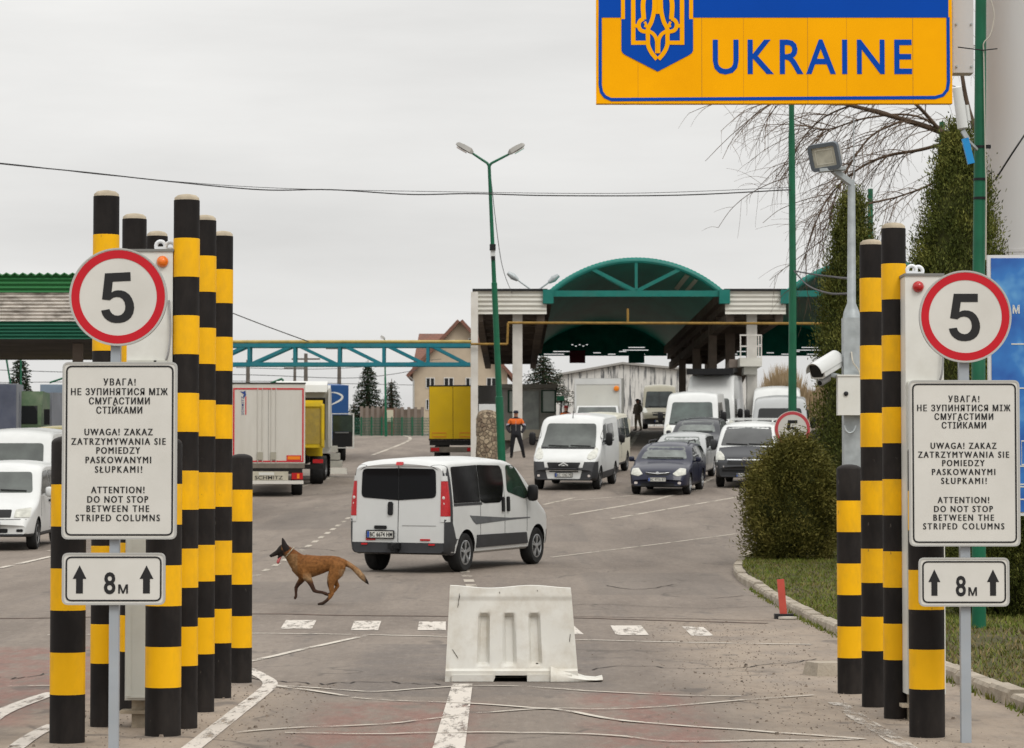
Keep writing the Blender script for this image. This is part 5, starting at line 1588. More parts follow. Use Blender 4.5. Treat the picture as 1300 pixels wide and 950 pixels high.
    # observation platform and stair by the right-hand column
    zp = wz(460); xA, xB = wx(939), wx(967)
    pf = MB(); pf.bb(xA, xB, Y0 - .2, Y0 + 2.2, zp - .18, zp + .18); pf.bb(wx(945), wx(962), Y0 + .2, Y0 + 1.3, zp - .5, zp - .18); B('platform', pf, M_FASCIA)
    rl = MB()
    for xx in (xA, wx(948), wx(962), xB - .05): rl.bar((xx + .03, Y0 - .15, zp), (xx + .03, Y0 - .15, wz(426)), .05, .05)
    for zz in (wz(426), wz(440)): rl.bar((xA, Y0 - .15, zz), (xB, Y0 - .15, zz), .06, .06)
    B('railing', rl, M_PALECOL)
    st = MB(); st.bar((xA + .1, Y0 + 1, zp), (xA - .2, Y0 + 14, gz(xA, Y0 + 14) + 1), .9, .35); B('stair', st, M_BRCOL)
    for px_ in (655, 649.5):       # floodlamps on the roof edge
        pass
    return t
border_canopy()
# roof lamps on the canopy edge
for (a, b, lab) in (((673, 367), (655, 354), 'small lamp on an angled arm at the middle of the pale canopy edge'), ((684, 368), (699, 357), 'small lamp on an angled arm leaning towards the green arch')):
    Y = 118.4; p0, p1 = P(*a, Y), P(*b, Y); base = P(a[0], 368, Y)
    t = thing('roof_lamp', lab, 'lamp', base, 'lamps on the canopy edge')
    mb = MB(); mb.tube([p0, p1], .035, 8); mb.build('arm', M_STEEL, t, origin=base)
    d = (p1 - p0).normalized(); mb = MB(); mb.tube([p1 - d * .1, p1 + d * .15, p1 + d * .42], [.07, .14, .08], 12); mb.build('lamp_head', M_STEEL, t, 40, base)
# yellow gas pipe under the canopy
Y = 117.2; mb = MB()
pts = [P(598, 437, Y), P(640, 437, Y), P(646, 410, Y + .5), P(720, 410, Y + .5), P(1000, 411, Y + .5), P(1070, 411, Y + .5)]
pts = [P(598, 437, Y), P(644, 437, Y), P(645, 410, Y), P(1075, 411, Y)]
mb.tube([pts[0], pts[1]], .05, 10); mb.tube([pts[1], pts[2]], .05, 10); mb.tube([pts[2], pts[3]], .055, 10); mb.tube([P(797, 410, Y), P(797, 392, Y)], .05, 8)
top('gas_pipe', mb, M_PIPE, 'yellow gas pipe crossing below the green arch between the pale columns', 'pipe', pts[2], smooth=50)

# ---- pipe bridge
def pipe_bridge():
    Y = 117.0
    base = XG(170, Y)
    t = thing('pipe_bridge', 'turquoise lattice pipe bridge spanning the road left of the canopy', 'pipe bridge', base)
    zt, zb = P(650, 438.5, Y).z, P(650, 462.5, Y).z
    X = lambda px: P(px, 450, Y).x
    for dy in (0, .9):
        for z, nm in ((zt, 'top_chord'), (zb, 'bottom_chord')):
            m = MB(); m.bar((X(150), Y + dy, z), (X(597), Y + dy, z), .15, .15); m.build(nm, M_BLUETEAL, t, origin=base)
        v = MB()
        for px in (204, 260, 316, 374, 431, 487, 543): v.bar((X(px), Y + dy, zb), (X(px), Y + dy, zt), .12, .12)
        for a, b in (((318, zb), (372, zt)), ((378, zt), (428, zb)), ((436, zt), (485, zb)), ((491, zt), (540, zb)), ((547, zt), (594, zb)), ((262, zb), (314, zt)), ((206, zb), (258, zt)), ((152, zb), (202, zt))):
            v.bar((X(a[0]), Y + dy, a[1]), (X(b[0]), Y + dy, b[1]), .12, .12)
        v.build('lattice', M_BLUETEAL, t, origin=base)
    c = MB()
    for px in (204, 316, 374, 431, 487, 543): c.bar((X(px), Y, zt), (X(px), Y + .9, zt), .08, .08)
    c.build('cross_bars', M_BLUETEAL, t, origin=base)
    p = MB(); p.tube([(X(150), Y + .3, zt + .16), (X(598), Y + .3, zt + .16)], .07, 10); p.tube([(X(150), Y + .6, zt + .14), (X(598), Y + .6, zt + .14)], .05, 8); p.build('pipe', mat('dull_yellow_pipe', (.40, .30, .10), .6, var=.2), t, 50, base)
    s = MB()
    for dy in (0, .9): s.bar((X(170), Y + dy, gz(X(170), Y) - .2), (X(170), Y + dy, zt), .2, .2)
    s.build('support', M_BLUETEAL, t, origin=base)
pipe_bridge()

# ---- green ribbed canopy at the left
def left_canopy():
    Y0, Y1 = 76.0, 88.0
    X = lambda px: P(px, 450, Y0).x
    Z = lambda py, Y=Y0: P(650, py, Y).z
    base = XG(60, Y0)
    t = thing('weighing_canopy', 'flat canopy with green and peeling white ribbed fascia at the left', 'canopy', base)
    M_G1 = mat('green_ribbed_sheet', (.035, .165, .055), .5, var=.12, vscale=1.5, dirt=(.03, .10, .05), dirt_amt=.6)
    M_G2 = mat('deep_green_ribbed_sheet', (.020, .110, .068), .5, var=.12, vscale=1.5, dirt=(.02, .07, .05), dirt_amt=.6)
    M_PEEL = mat('peeling_white_sheet', (.55, .51, .46), .6, var=.06, dirt=(.10, .085, .07), dirt_amt=1.0, dscale=2.3, stretch=(.9, 1, 2.6))
    xa, xb = X(-160), X(200)
    a = MB(); corr(a, xa, xb, Z(371.5), Z(349), Y0, 4, .06); a.build('upper_fascia', M_G1, t, 60, base)
    a = MB(); corr(a, xa, xb, Z(408), Z(372), Y0 + .01, 8, .05); a.build('middle_fascia', M_PEEL, t, 60, base)
    a = MB(); corr(a, xa, xb, Z(430.5), Z(408.5), Y0, 5, .06); a.build('lower_fascia', M_G2, t, 60, base)
    r_ = MB(); n = int((xb - xa) / .055); vs = []
    for y in (Y0 - .12, Y1):
        for i in range(n + 1): vs.append((xa + (xb - xa) * i / n, y, Z(348.5) + .035 * math.cos(i * PI / 2) + .01))
        for i in range(n + 1): vs.append((xa + (xb - xa) * i / n, y, Z(348.5) + .035 * math.cos(i * PI / 2) - .02))
    q = 2 * (n + 1)
    r_.add(vs, [(i, i + 1, q + i + 1, q + i) for i in range(n)] + [(n + 1 + i, q + n + 1 + i, q + n + 2 + i, n + 2 + i) for i in range(n)] + [(i, n + 1 + i, n + 2 + i, i + 1) for i in range(n)])
    r_.build('roof_sheet', M_G1, t, 60, base)
    s = MB(); s.bb(xa, xb, Y0 + .1, Y1, Z(430) + .02, Z(425)); s.bb(xa, xb, Y1 - .2, Y1, Z(430) + .0, Z(352))
    s.build('ceiling', mat('dark_ceiling', (.05, .045, .042), .9, var=.3, vscale=.8), t, origin=base)
    for px, Y in ((98, 78.5), (-70, 78.5), (98, 86.5), (190, 78.5)):
        x = P(px, 450, 78.5).x; c = MB(); c.bb(x - .13, x + .13, Y, Y + .26, gz(x, Y) - .2, Z(430)); c.build('column', M_BRCOL, t, origin=base)
left_canopy()

# ---- streaky white shed behind the queue
def shed():
    Y = 190.0
    M = bpy.data.materials.new('streaky_whitewash'); M.use_nodes = True
    n, l = M.node_tree.nodes, M.node_tree.links; b = n['Principled BSDF']; b.inputs['Roughness'].default_value = .9
    tc_ = n.new('ShaderNodeTexCoord'); mp_ = n.new('ShaderNodeMapping'); mp_.inputs['Scale'].default_value = (3.2, 1, .28)
    l.new(tc_.outputs['Object'], mp_.inputs[0]); q = n.new('ShaderNodeTexNoise'); q.inputs['Scale'].default_value = 1.4; q.inputs['Detail'].default_value = 7; q.inputs['Roughness'].default_value = .7
    l.new(mp_.outputs[0], q.inputs['Vector']); cr = n.new('ShaderNodeValToRGB'); l.new(q.outputs[0], cr.inputs[0])
    cr.color_ramp.elements[0].position = .40; cr.color_ramp.elements[0].color = (.10, .105, .11, 1)
    cr.color_ramp.elements[1].position = .50; cr.color_ramp.elements[1].color = (.60, .59, .56, 1)
    l.new(cr.outputs[0], b.inputs['Base Color'])
    base = XG(820, Y)
    t = thing('storage_shed', 'whitewashed shed with dark vertical streaks closing the end of the queue lanes', 'shed', base)
    a = [P(706, 478, Y), P(790, 463, Y), P(948, 478, Y)]; zb = base.z - 1.5
    poly = [(a[0].x, zb), (a[2].x, zb), (a[2].x, a[2].z), (a[1].x, a[1].z), (a[0].x, a[0].z)]
    w = MB(); w.prism(poly, Y, Y + 12); w.build('wall', M, t, origin=base)
    r_ = MB()
    for p, q in ((a[0], a[1]), (a[1], a[2])): r_.add([(p.x, Y - .3, p.z + .02), (q.x, Y - .3, q.z + .02), (q.x, Y + 12.3, q.z + .02), (p.x, Y + 12.3, p.z + .02), (p.x, Y - .3, p.z + .16), (q.x, Y - .3, q.z + .16), (q.x, Y + 12.3, q.z + .16), (p.x, Y + 12.3, p.z + .16)],
        [(0, 1, 5, 4), (4, 5, 6, 7), (0, 3, 2, 1), (1, 2, 6, 5), (0, 4, 7, 3), (3, 7, 6, 2)])
    r_.build('roof', mat('roof_grey', (.30, .29, .27), .8), t, origin=base)
shed()

# ---- booth under the canopy
def booth():
    Y = 140.0; base = XG(674, Y)
    X = lambda px: P(px, 500, Y).x
    Z = lambda py: P(650, py, Y).z
    t = thing('control_booth', 'grey stained control booth with two green framed windows under the canopy', 'booth', base)
    w = MB(); w.bb(X(638), X(706), Y, Y + 3, base.z - 1.8, Z(493)); w.build('wall', mat('stained_grey_wall', (.30, .29, .26), .8, var=.2, vscale=1.5, dirt=(.16, .17, .16), dirt_amt=.7, dscale=1.3), t, origin=base)
    d = MB(); d.bb(X(664), X(684), Y - .03, Y + .02, Z(546), Z(497)); d.build('door', mat('pale_door', (.33, .35, .33), .6, var=.2, vscale=2, dirt=(.18, .2, .19), dirt_amt=.6), t, origin=base)
    r_ = MB(); r_.bb(X(636), X(708), Y - .25, Y + 3.2, Z(493), Z(488)); r_.build('roof', mat('booth_roof', (.22, .21, .18), .8, var=.15), t, origin=base)
    for a, b in ((645.5, 657), (688, 705)):
        f = MB(); x0, x1, z0, z1 = X(a), X(b), Z(523.5), Z(496)
        strokes(f, rect(x0, x1, z0, z1), .09, Y - .06, .08, 0, True); o = f.build('window_frame', mat('green_frame', (.012, .05, .03), .5), t, origin=base)
        g = MB(); g.bb(x0 + .04, x1 - .04, Y - .03, Y + .01, z0 + .04, z1 - .04); g.build('pane', mat('pale_pane', (.45, .50, .46), .25, var=.08), o, origin=base)
    k = MB(); k.bb(X(634), X(712), Y - .8, Y, base.z - .2, Z(546)); k.build('step', mat('pale_step', (.52, .47, .38), .8), t, origin=base)
booth()

# ---- house on the hill
def house():
    Y = 300.0; base = XG(585, Y)
    X = lambda px: P(px, 500, Y).x
    Z = lambda py: P(650, py, Y).z
    t = thing('gabled_house', 'beige house with red tiled roof and front gable on the hill', 'house', base)
    M_W = mat('beige_render', (.46, .385, .29), .85, var=.07, vscale=.5, dirt=(.36, .30, .23), dirt_amt=.4)
    M_R = bpy.data.materials.new('red_tiles'); M_R.use_nodes = True
    n, l = M_R.node_tree.nodes, M_R.node_tree.links; b = n['Principled BSDF']; b.inputs['Roughness'].default_value = .8
    tc_ = n.new('ShaderNodeTexCoord'); br = n.new('ShaderNodeTexBrick'); br.inputs['Scale'].default_value = 1.2
    br.inputs['Color1'].default_value = (.205, .088, .058, 1); br.inputs['Color2'].default_value = (.155, .075, .052, 1); br.inputs['Mortar'].default_value = (.09, .04, .03, 1)
    mp_ = n.new('ShaderNodeMapping'); mp_.inputs['Rotation'].default_value = (PI / 2, 0, 0); l.new(tc_.outputs['Object'], mp_.inputs[0]); l.new(mp_.outputs[0], br.inputs['Vector']); l.new(br.outputs[0], b.inputs['Base Color'])
    zb = base.z - 1
    pk, lf, rt = (X(584), Z(409)), (X(524), Z(474)), (X(644), Z(474))
    w = MB(); w.prism([(lf[0], zb), (rt[0], zb), rt, pk, lf], Y, Y + 9); w.bb(X(524.5), X(643), Y + 9, Y + 16, zb, Z(474)); w.build('wall', M_W, t, origin=base)
    r_ = MB()
    def slope(p, q, y0, y1, th=.35):
        d = (Vector(q) - Vector(p)).normalized(); nn = Vector((-d.y, d.x)); nn = nn if nn.y > 0 else -nn
        poly = [p, q, tuple(Vector(q) + nn * th), tuple(Vector(p) + nn * th)]; r_.prism(poly, y0, y1)
    e = (lf[0] - (pk[0] - lf[0]) * .09, lf[1] - (pk[1] - lf[1]) * .09); f = (rt[0] + .5, rt[1] - .55)
    slope(e, pk, Y - .9, Y + 10); slope(f, pk, Y - .9, Y + 10)
    # roof of the block behind, ridge across
    ym = Y + 12.5; zr = Z(420) ; x0, x1 = X(525.5), X(640)
    r_.add([(X(519), Y + 4, Z(478)), (x1, Y + 4, Z(478)), (x1, ym, zr + .4), (X(527), ym, zr + .4), (X(519), Y + 21, Z(478)), (x1, Y + 21, Z(478))], [(0, 1, 2, 3), (3, 2, 5, 4), (0, 3, 4), (1, 5, 2), (0, 4, 5, 1)])
    r_.build('roof', M_R, t, origin=base)
    M_WF = mat('window_white', (.60, .60, .58), .5)
    for px0, px1, y0, y1 in ((541, 551.5, 480, 492.5), (564, 575.5, 480, 492.5), (591.5, 602, 480, 492.5), (541, 548, 507.5, 520), (564, 575, 507.5, 520), (618, 630, 480, 492.5), (595, 602, 430, 438), (571, 577, 432, 439)):
        fr = MB(); a0, a1, b0, b1 = X(px0), X(px1), Z(y1), Z(y0); strokes(fr, rect(a0, a1, b0, b1), .10, Y - .08, .1, 0, True); fr.bb((a0 + a1) / 2 - .05, (a0 + a1) / 2 + .05, Y - .07, Y + .02, b0, b1)
        o = fr.build('window_frame', M_WF, t, origin=base)
        g = MB(); g.bb(a0 + .05, a1 - .05, Y - .03, Y + .01, b0 + .05, b1 - .05); g.build('pane', M_GLASS, o, origin=base)
    g = MB(); g.tube([P(519, 478, Y - .6), P(525, 483, Y - .2), P(525.5, 545, Y - .2)], .09, 8); g.build('downpipe', mat('zinc', (.40, .40, .38), .5), t, origin=base)
    c = MB(); c.bb(X(612), X(618), Y + 6, Y + 7.5, Z(430), Z(402)); c.build('chimney', mat('chimney_brick', (.24, .12, .09), .9), t, origin=base)
house()

# ---- old garden walls and wire fence in front of the house
Y = 222.0
for a, b, yt, lab in ((459, 487, 518, 'old brown slab wall in front of the two spruces'), (502, 536, 519, 'old brown slab wall between the far lamp and the beige house')):
    base = XG((a + b) / 2, Y); mb = MB()
    t = thing('garden_wall', lab, 'wall', base, 'old slab walls on the hill')
    n = 4; xs_ = [P(a + (b - a) * i / n, 530, Y).x for i in range(n + 1)]; zt = P(650, yt, Y).z
    for i in range(n):
        m = MB(); m.bb(xs_[i] + .04, xs_[i + 1] - .04, Y, Y + .2, base.z - .6, zt - .05 * (i % 2)); m.build('slab', mat('brown_slab', (.16, .125, .10), .9, var=.25, vscale=.8), t, origin=base)
    for x in xs_:
        m = MB(); m.bb(x - .12, x + .12, Y - .06, Y + .24, base.z - .6, zt + .12); m.build('post', mat('slab_post', (.20, .165, .14), .9), t, origin=base)
base = XG(494, Y - 1); mb = MB(); a, b = P(489, 523, Y - 1), P(500, 548, Y - 1)
t = thing('shed_hut', 'small hut with pale notice and rusty side between the brown walls', 'hut', base)
mb.bb(P(487.5, 500, Y).x, P(501, 500, Y).x, Y - .9, Y + .8, base.z - .5, P(650, 519, Y).z); mb.build('wall', mat('rusty_hut', (.17, .095, .07), .9, var=.3), t, origin=base)
mb = MB(); mb.bb(P(491.5, 500, Y).x, P(500, 500, Y).x, Y - .96, Y - .88, P(650, 536, Y).z, P(650, 521, Y).z); mb.build('notice', mat('pale_notice', (.46, .43, .33), .7), t, origin=base)
Y = 214.0
base = XG(500, Y); t = thing('wire_fence', 'green wire fence along the top of the far road', 'fence', base)
xa, xb = P(446, 530, Y).x, P(562, 530, Y).x; zt = P(650, 531, Y).z
n = 9
for i in range(n + 1):
    po = MB(); x = xa + (xb - xa) * i / n; po.bar((x, Y, gz(x, Y) - .3), (x, Y, zt + .1), .10, .10); po.build('post', M_GREENPOLE, t, origin=base)
w = MB(); x = xa
while x < xb: w.bar((x, Y, gz(x, Y) - .2), (x, Y, zt), .03, .03); x += .085
z = gz(500, Y)
for k in range(7):
    zz = base.z + .1 + (zt - base.z - .1) * k / 6; w.bar((xa, Y + .03, zz), (xb, Y + .03, zz), .03, .03)
w.build('mesh_panel', mat('green_wire', (.018, .085, .055), .6), t, origin=base)

# ---- stone gate pillar
Y = 100.0; base = XG(618.5, Y); hw = 13.5 / FPX * Y; zt = P(650, 521, Y).z - base.z
M_ST = bpy.data.materials.new('rubble_stone'); M_ST.use_nodes = True
n, l = M_ST.node_tree.nodes, M_ST.node_tree.links; b = n['Principled BSDF']; b.inputs['Roughness'].default_value = .9
tc_ = n.new('ShaderNodeTexCoord'); vo = n.new('ShaderNodeTexVoronoi'); vo.inputs['Scale'].default_value = 6.5; l.new(tc_.outputs['Object'], vo.inputs['Vector'])
cr = n.new('ShaderNodeValToRGB'); cr.color_ramp.elements[0].color = (.17, .12, .08, 1); cr.color_ramp.elements[1].color = (.40, .32, .22, 1)
sp_ = n.new('ShaderNodeSeparateColor'); l.new(vo.outputs['Color'], sp_.inputs[0]); l.new(sp_.outputs[0], cr.inputs[0]); l.new(cr.outputs[0], b.inputs['Base Color'])
vo2 = n.new('ShaderNodeTexVoronoi'); vo2.feature = 'DISTANCE_TO_EDGE'; vo2.inputs['Scale'].default_value = 6.5; l.new(tc_.outputs['Object'], vo2.inputs['Vector'])
mr_ = n.new('ShaderNodeMapRange'); mr_.inputs[2].default_value = .12; l.new(vo2.outputs['Distance'], mr_.inputs[0])
bp = n.new('ShaderNodeBump'); bp.inputs['Distance'].default_value = .06; l.new(mr_.outputs[0], bp.inputs['Height']); l.new(bp.outputs[0], b.inputs['Normal'])
mb = MB(); prof = [(hw * 1.0, -.3), (hw * 1.04, zt * .3), (hw * .98, zt * .55), (hw * 1.02, zt * .6), (hw * 1.02, zt * .86), (hw * .86, zt * .97), (hw * .5, zt), (.02, zt + .02)]
mb.lathe((0, 0, 0), prof, 20)
mb.v = [(x * (1 + rnd.uniform(-.05, .05)), y * (1 + rnd.uniform(-.05, .05)), z) for x, y, z in mb.v]
o = mb.build('stone_pillar', M_ST, None, 50); o.location = base; tag(o, 'rough stone gate pillar with rounded top beside the leaning green lamp post', 'pillar', kind='thing')
p = P(624, 517, 101); mb = MB(); mb.bb(p.x - .45, p.x + .42, 100.8, 101.6, p.z - .16, p.z + .1)
t = thing('barrier_box', 'white barrier drive box just behind the stone pillar', 'barrier box', (p.x, 101.2, gz(p.x, 101.2)))
mb.build('cabinet', M_PWHITE, t, origin=(p.x, 101.2, gz(p.x, 101.2)))
mb = MB(); mb.bb(p.x - .1, p.x + .3, 101, 101.4, gz(p.x, 101.2) - .1, p.z - .16); mb.build('pedestal', M_STEEL, t, origin=(p.x, 101.2, gz(p.x, 101.2)))

# ---- street lamps
def lamp_post(foot_px, Y, top_px, r0, r1, heads, label, group='green street lamps', collars=True):
    b0 = XG(foot_px[0], Y); tp = P(*top_px, Y)
    t = thing('street_lamp', label, 'street lamp', b0, group)
    m = MB(); d = tp - b0
    pts = [b0 + Vector((0, 0, -.2)), b0 + d * .25, b0 + d * .252, b0 + d * .62, b0 + d * .622, tp]
    m.tube(pts, [r0, r0, r0 * .8, r0 * .72, (r0 + r1) / 2 * .8, r1], 12); m.build('pole', M_GREENPOLE, t, 40, b0)
    for (h0, h1) in heads:
        a, c, e = tp, P(*h0, Y), P(*h1, Y)
        k = MB(); k.tube([a, a + (c - a) * .12 + Vector((0, 0, .05)), c], [r1, r1 * .8, r1 * .7], 8); k.build('arm', M_GREENPOLE, t, 40, b0)
        hd = MB(); dd = (e - c).normalized(); sdv = Vector((0, 1, 0)); up = sdv.cross(dd); up = up if up.z > 0 else -up; ln = (e - c).length
        prof = [(0, .09, .07), (.15, .17, .13), (.55, .19, .13), (.9, .15, .10), (1.0, .08, .05)]; vs = []
        for u, w, h in prof:
            q = c + dd * ln * u; vs += [q + sdv * w + up * (-h * .3), q - sdv * w + up * (-h * .3), q - sdv * w * .6 + up * h, q + sdv * w * .6 + up * h]
        nn = len(prof); fs = [(4 * i + j, 4 * i + (j + 1) % 4, 4 * i + 4 + (j + 1) % 4, 4 * i + 4 + j) for i in range(nn - 1) for j in range(4)] + [(0, 1, 2, 3), tuple(4 * (nn - 1) + j for j in (3, 2, 1, 0))]
        hd.add(vs, fs); o = hd.build('lamp_head', mat('lamp_housing', (.30, .29, .27), .5, var=.1), t, 30, b0)
        g = MB(); vs = []
        for u, w in ((.3, .15), (.88, .12)):
            q = c + dd * ln * u - up * .065; vs += [q + sdv * w, q - sdv * w]
        vs += [Vector(v) - up * .03 for v in vs]
        g.add(vs, [(0, 1, 3, 2), (4, 6, 7, 5), (0, 4, 5, 1), (1, 5, 7, 3), (3, 7, 6, 2), (2, 6, 4, 0)]); g.build('lamp_glass', M_CLEAR, o, origin=b0)
    return t, b0, tp
t, b0, tp = lamp_post((638, 590), 97.0, (621, 211), .135, .055, (((600, 195), (579, 183)), ((646, 196), (666, 184))), 'tall leaning green street lamp with two lamp heads left of the canopy')
q = MB(); d = tp - b0
for u, s in ((.735, .13), (.70, .08)):
    c = b0 + d * u; q.box(c + Vector((0, -.05, 0)), (s * 1.6, s * 1.6, s * 1.6))
q.build('clamp', M_DPLASTIC, t, origin=b0)
q = MB(); c = b0 + d * .715; q.box(c, (.16, .16, .3)); q.build('junction_box', M_PWHITE, t, origin=b0)
lamp_post((490, 545), 206.0, (488.5, 433), .10, .05, (((488, 431), (483, 427)),), 'distant green street lamp with a single head before the spruces')
lamp_post((30, 560), 150.0, (8, 455), .07, .05, (), 'thin green pole at the far left under the green canopy', group='green poles', )
lamp_post((27, 560), 150.0, (26.5, 455), .07, .05, (), 'thin green pole in front of the far left spruce', group='green poles')

# ---- utility poles and wires behind the trucks
M_WOOD = mat('grey_wood', (.13, .115, .10), .9, var=.2, vscale=3)
M_WIRE = mat('black_wire', (.03, .03, .032), .6)
for px, yt, Y, lab in ((314.5, 457, 175, 'thin utility pole above the left side of the white trailer'), (374, 462, 235, 'short far utility pole above the right side of the white trailer'), (388, 449, 180, 'utility pole with an angled bracket behind the yellow tipper'), (430.5, 436, 190, 'utility pole behind the blue trailer')):
    b0 = XG(px, Y); zt = P(650, yt, Y).z
    t = thing('utility_pole', lab, 'utility pole', b0, 'wooden utility poles')
    m = MB(); m.cyl(b0 + Vector((0, 0, -.3)), (b0.x, Y, zt), .17, .11, 10); m.build('pole', M_WOOD, t, 40, b0)
    m = MB(); m.bar((b0.x - .9, Y, zt - .35), (b0.x + .9, Y, zt - .35), .09, .1); 
    m.build('crossarm', M_WOOD, t, origin=b0)
def wire(pts, r, label, loc_i=0, n=8, group='overhead wires', m=None):
    ps = curve_pts(pts, n); mb = MB(); mb.tube(ps, r, 6)
    return top('overhead_wire', mb, m or M_WIRE, label, 'wire', ps[0], group, 60)
wire([P(0, 470, 178), P(140, 474, 178), P(314, 476, 178), P(450, 480, 185), P(530, 470, 200)], .022, 'thin far wire sagging across the gap under the pipe bridge, upper one', group='far wires')
wire([P(-40, 486, 180), P(300, 484, 180), P(430, 487, 188), P(525, 489, 200)], .02, 'thin far wire low above the trucks, lower one', group='far wires')
wire([P(300, 467, 186), P(430, 468, 188), P(560, 456, 230)], .02, 'thin far wire running up to the beige house', group='far wires')
YW = 56.5
wire([P(-260, 180, YW), P(0, 208, YW), P(110, 219, YW), P(210, 230, YW), P(330, 241, YW), P(420, 241, YW), P(520, 247, YW), P(600, 246, YW), P(700, 248.5, YW), P(860, 248, YW), P(1004, 241, YW)], .013, 'long sagging black wire across the sky, the thicker of two', group='long wires across the sky')
wire([P(-260, 184, YW + .2), P(0, 207, YW + .2), P(140, 223, YW + .2), P(330, 238, YW + .2), P(560, 243.5, YW + .2), P(800, 245.5, YW + .2), P(1004, 238, YW + .2)], .006, 'long thin black wire across the sky, just above the thicker one', group='long wires across the sky')
wire([P(296, 398, 110), P(340, 415, 114), P(392, 434, 117)], .02, 'thin wire dropping onto the pipe bridge from the left')
wire([P(622, 215, 97), P(636, 330, 100), P(650, 372, 118)], .012, 'thin wire from the leaning street lamp down to the canopy edge')
for px0, px1, yt, yb, Y, lab in ((338, 359, 481, 500, 128, 'green bent pipe frame above the white trailer'), (63, 88, 478, 500, 150, 'green bent pipe frame above the trucks at far left')):
    p = P(px0, yb, Y); mb = MB()
    mb.tube([P(px0, yt + 8, Y), P(px1 - 1, yt, Y), P(px1, yt + 1, Y), Vector((P(px1, 490, Y).x, Y, gz(P(px1, 490, Y).x, Y)))], .05, 8)
    b0 = XG(px1, Y); top('gantry_frame', mb, M_GREENPOLE, lab, 'frame', b0, smooth=40)
# the white-topped block in front of the trucks
b0 = G(427, 602); mb = MB(); s = b0.y / FPX
mb.box((0, .3, .14), (27 * s, .55, .28), taper=.92)
o = mb.build('concrete_block', mat('whitewashed_concrete', (.58, .56, .50), .8, var=.08, dirt=(.35, .31, .26), dirt_amt=.5), None); o.location = b0; tag(o, 'low whitewashed concrete block lying right of the yellow tipper', 'concrete block', kind='thing')
# ================================================================== TRUCKS
def trailer_thing(name, label, px, Y, a_deg, L, W, z0, z1, m_box, m_edge=None, group=None):
    """box with its rear face centre at column px, depth Y; x runs forward along the heading"""
    t = thing(name, label, 'truck', (0, 0, 0), group)
    b = MB(); b.bb(0, L, -W / 2, W / 2, z0, z1); b.build('cargo_box', m_box, t)
    place(t, P(px, 600, Y).x, Y, R(a_deg), 0, 8.0)
    return t
RM = Matrix.Rotation(-PI / 2, 4, 'Z')     # rear faces: local -x looks at the camera
def rear_text(s, y_left, y_right, z, h, x, m, parent, rot=0):
    tx = MB(); text_on(tx, s, 0, abs(y_left - y_right), 0, h, 0, .006, .02, 0)
    M = Matrix.Translation((x, y_left, z)) @ Matrix.Rotation(-PI / 2, 4, 'Z') @ Matrix.Rotation(rot, 4, 'Y')
    tx.v = [tuple(M @ Vector(v)) for v in tx.v]; return tx.build('lettering', m, parent)
M_TRWHITE = mat('trailer_white', (.57, .55, .50), .45, var=.04, vscale=1, dirt=(.40, .37, .31), dirt_amt=.5, dscale=.9, stretch=(1, 1, .3))
M_TRRED = mat('reflective_red_tape', (.52, .03, .04), .4)
M_FRAME = mat('chassis_black', (.014, .013, .012), .7)
M_MUD = mat('muddy_steel', (.16, .14, .115), .8, var=.2, vscale=4)
def white_trailer():
    Y = 97.0; s = Y / FPX
    t = trailer_thing('semi_trailer', 'white box semi-trailer seen from behind with red tape around its doors', 340.5, Y, -4.5, 13.4, 2.5, 1.15, 3.86, M_TRWHITE)
    r_ = MB(); r_.bb(-.03, 13.4, -1.27, 1.27, 3.862, 3.90); r_.build('roof_edge', M_DPLASTIC, t)
    f = MB()
    for y0, y1, z0, z1 in ((-1.20, 1.20, 3.66, 3.71), (-1.20, 1.20, 1.19, 1.235), (1.15, 1.20, 1.235, 3.66), (-1.20, -1.15, 1.235, 3.66)): f.bb(-.012, -.002, y0, y1, z0, z1)
    f.build('red_tape', M_TRRED, t)
    d = MB()
    for y in (0.0,): d.bb(-.008, -.001, y - .008, y + .008, 1.2, 3.68)
    d.build('door_seam', mat('seam_grey', (.26, .25, .23), .7), t)
    lk = MB()
    for y in (.36, .20, -.10, -.26): lk.cyl((-.03, y, 1.2), (-.03, y, 3.7), .012, n=8)
    lk.build('lock_rods', M_TRWHITE, t, 40)
    for y in (.28, -.17):
        h = MB(); h.bb(-.05, -.004, y - .10, y + .10, 1.27, 1.53); h.build('door_handle', mat('handle_plate', (.34, .32, .26), .6), t)
    w = MB(); w.bb(-.013, -.003, -1.12, -.62, 1.24, 1.42); o = w.build('marker_board', M_TRRED, t)
    w = MB(); w.bb(-.018, -.0135, -1.08, -.66, 1.275, 1.385); w.build('orange_field', M_ORANGE, o)
    bl = mat('lettering_blue', (.03, .06, .22), .5); rd = M_TRRED
    rear_text('SCHMITZ', .86, .31, 2.98, .10, -.009, bl, t, rot=0).matrix_local = Matrix.Identity(4)
    e = MB()       # plain leaping shape above the lettering
    M = Matrix.Translation((-.009, .94, 3.18)) @ Matrix.Rotation(-PI / 2, 4, 'Z')
    return t
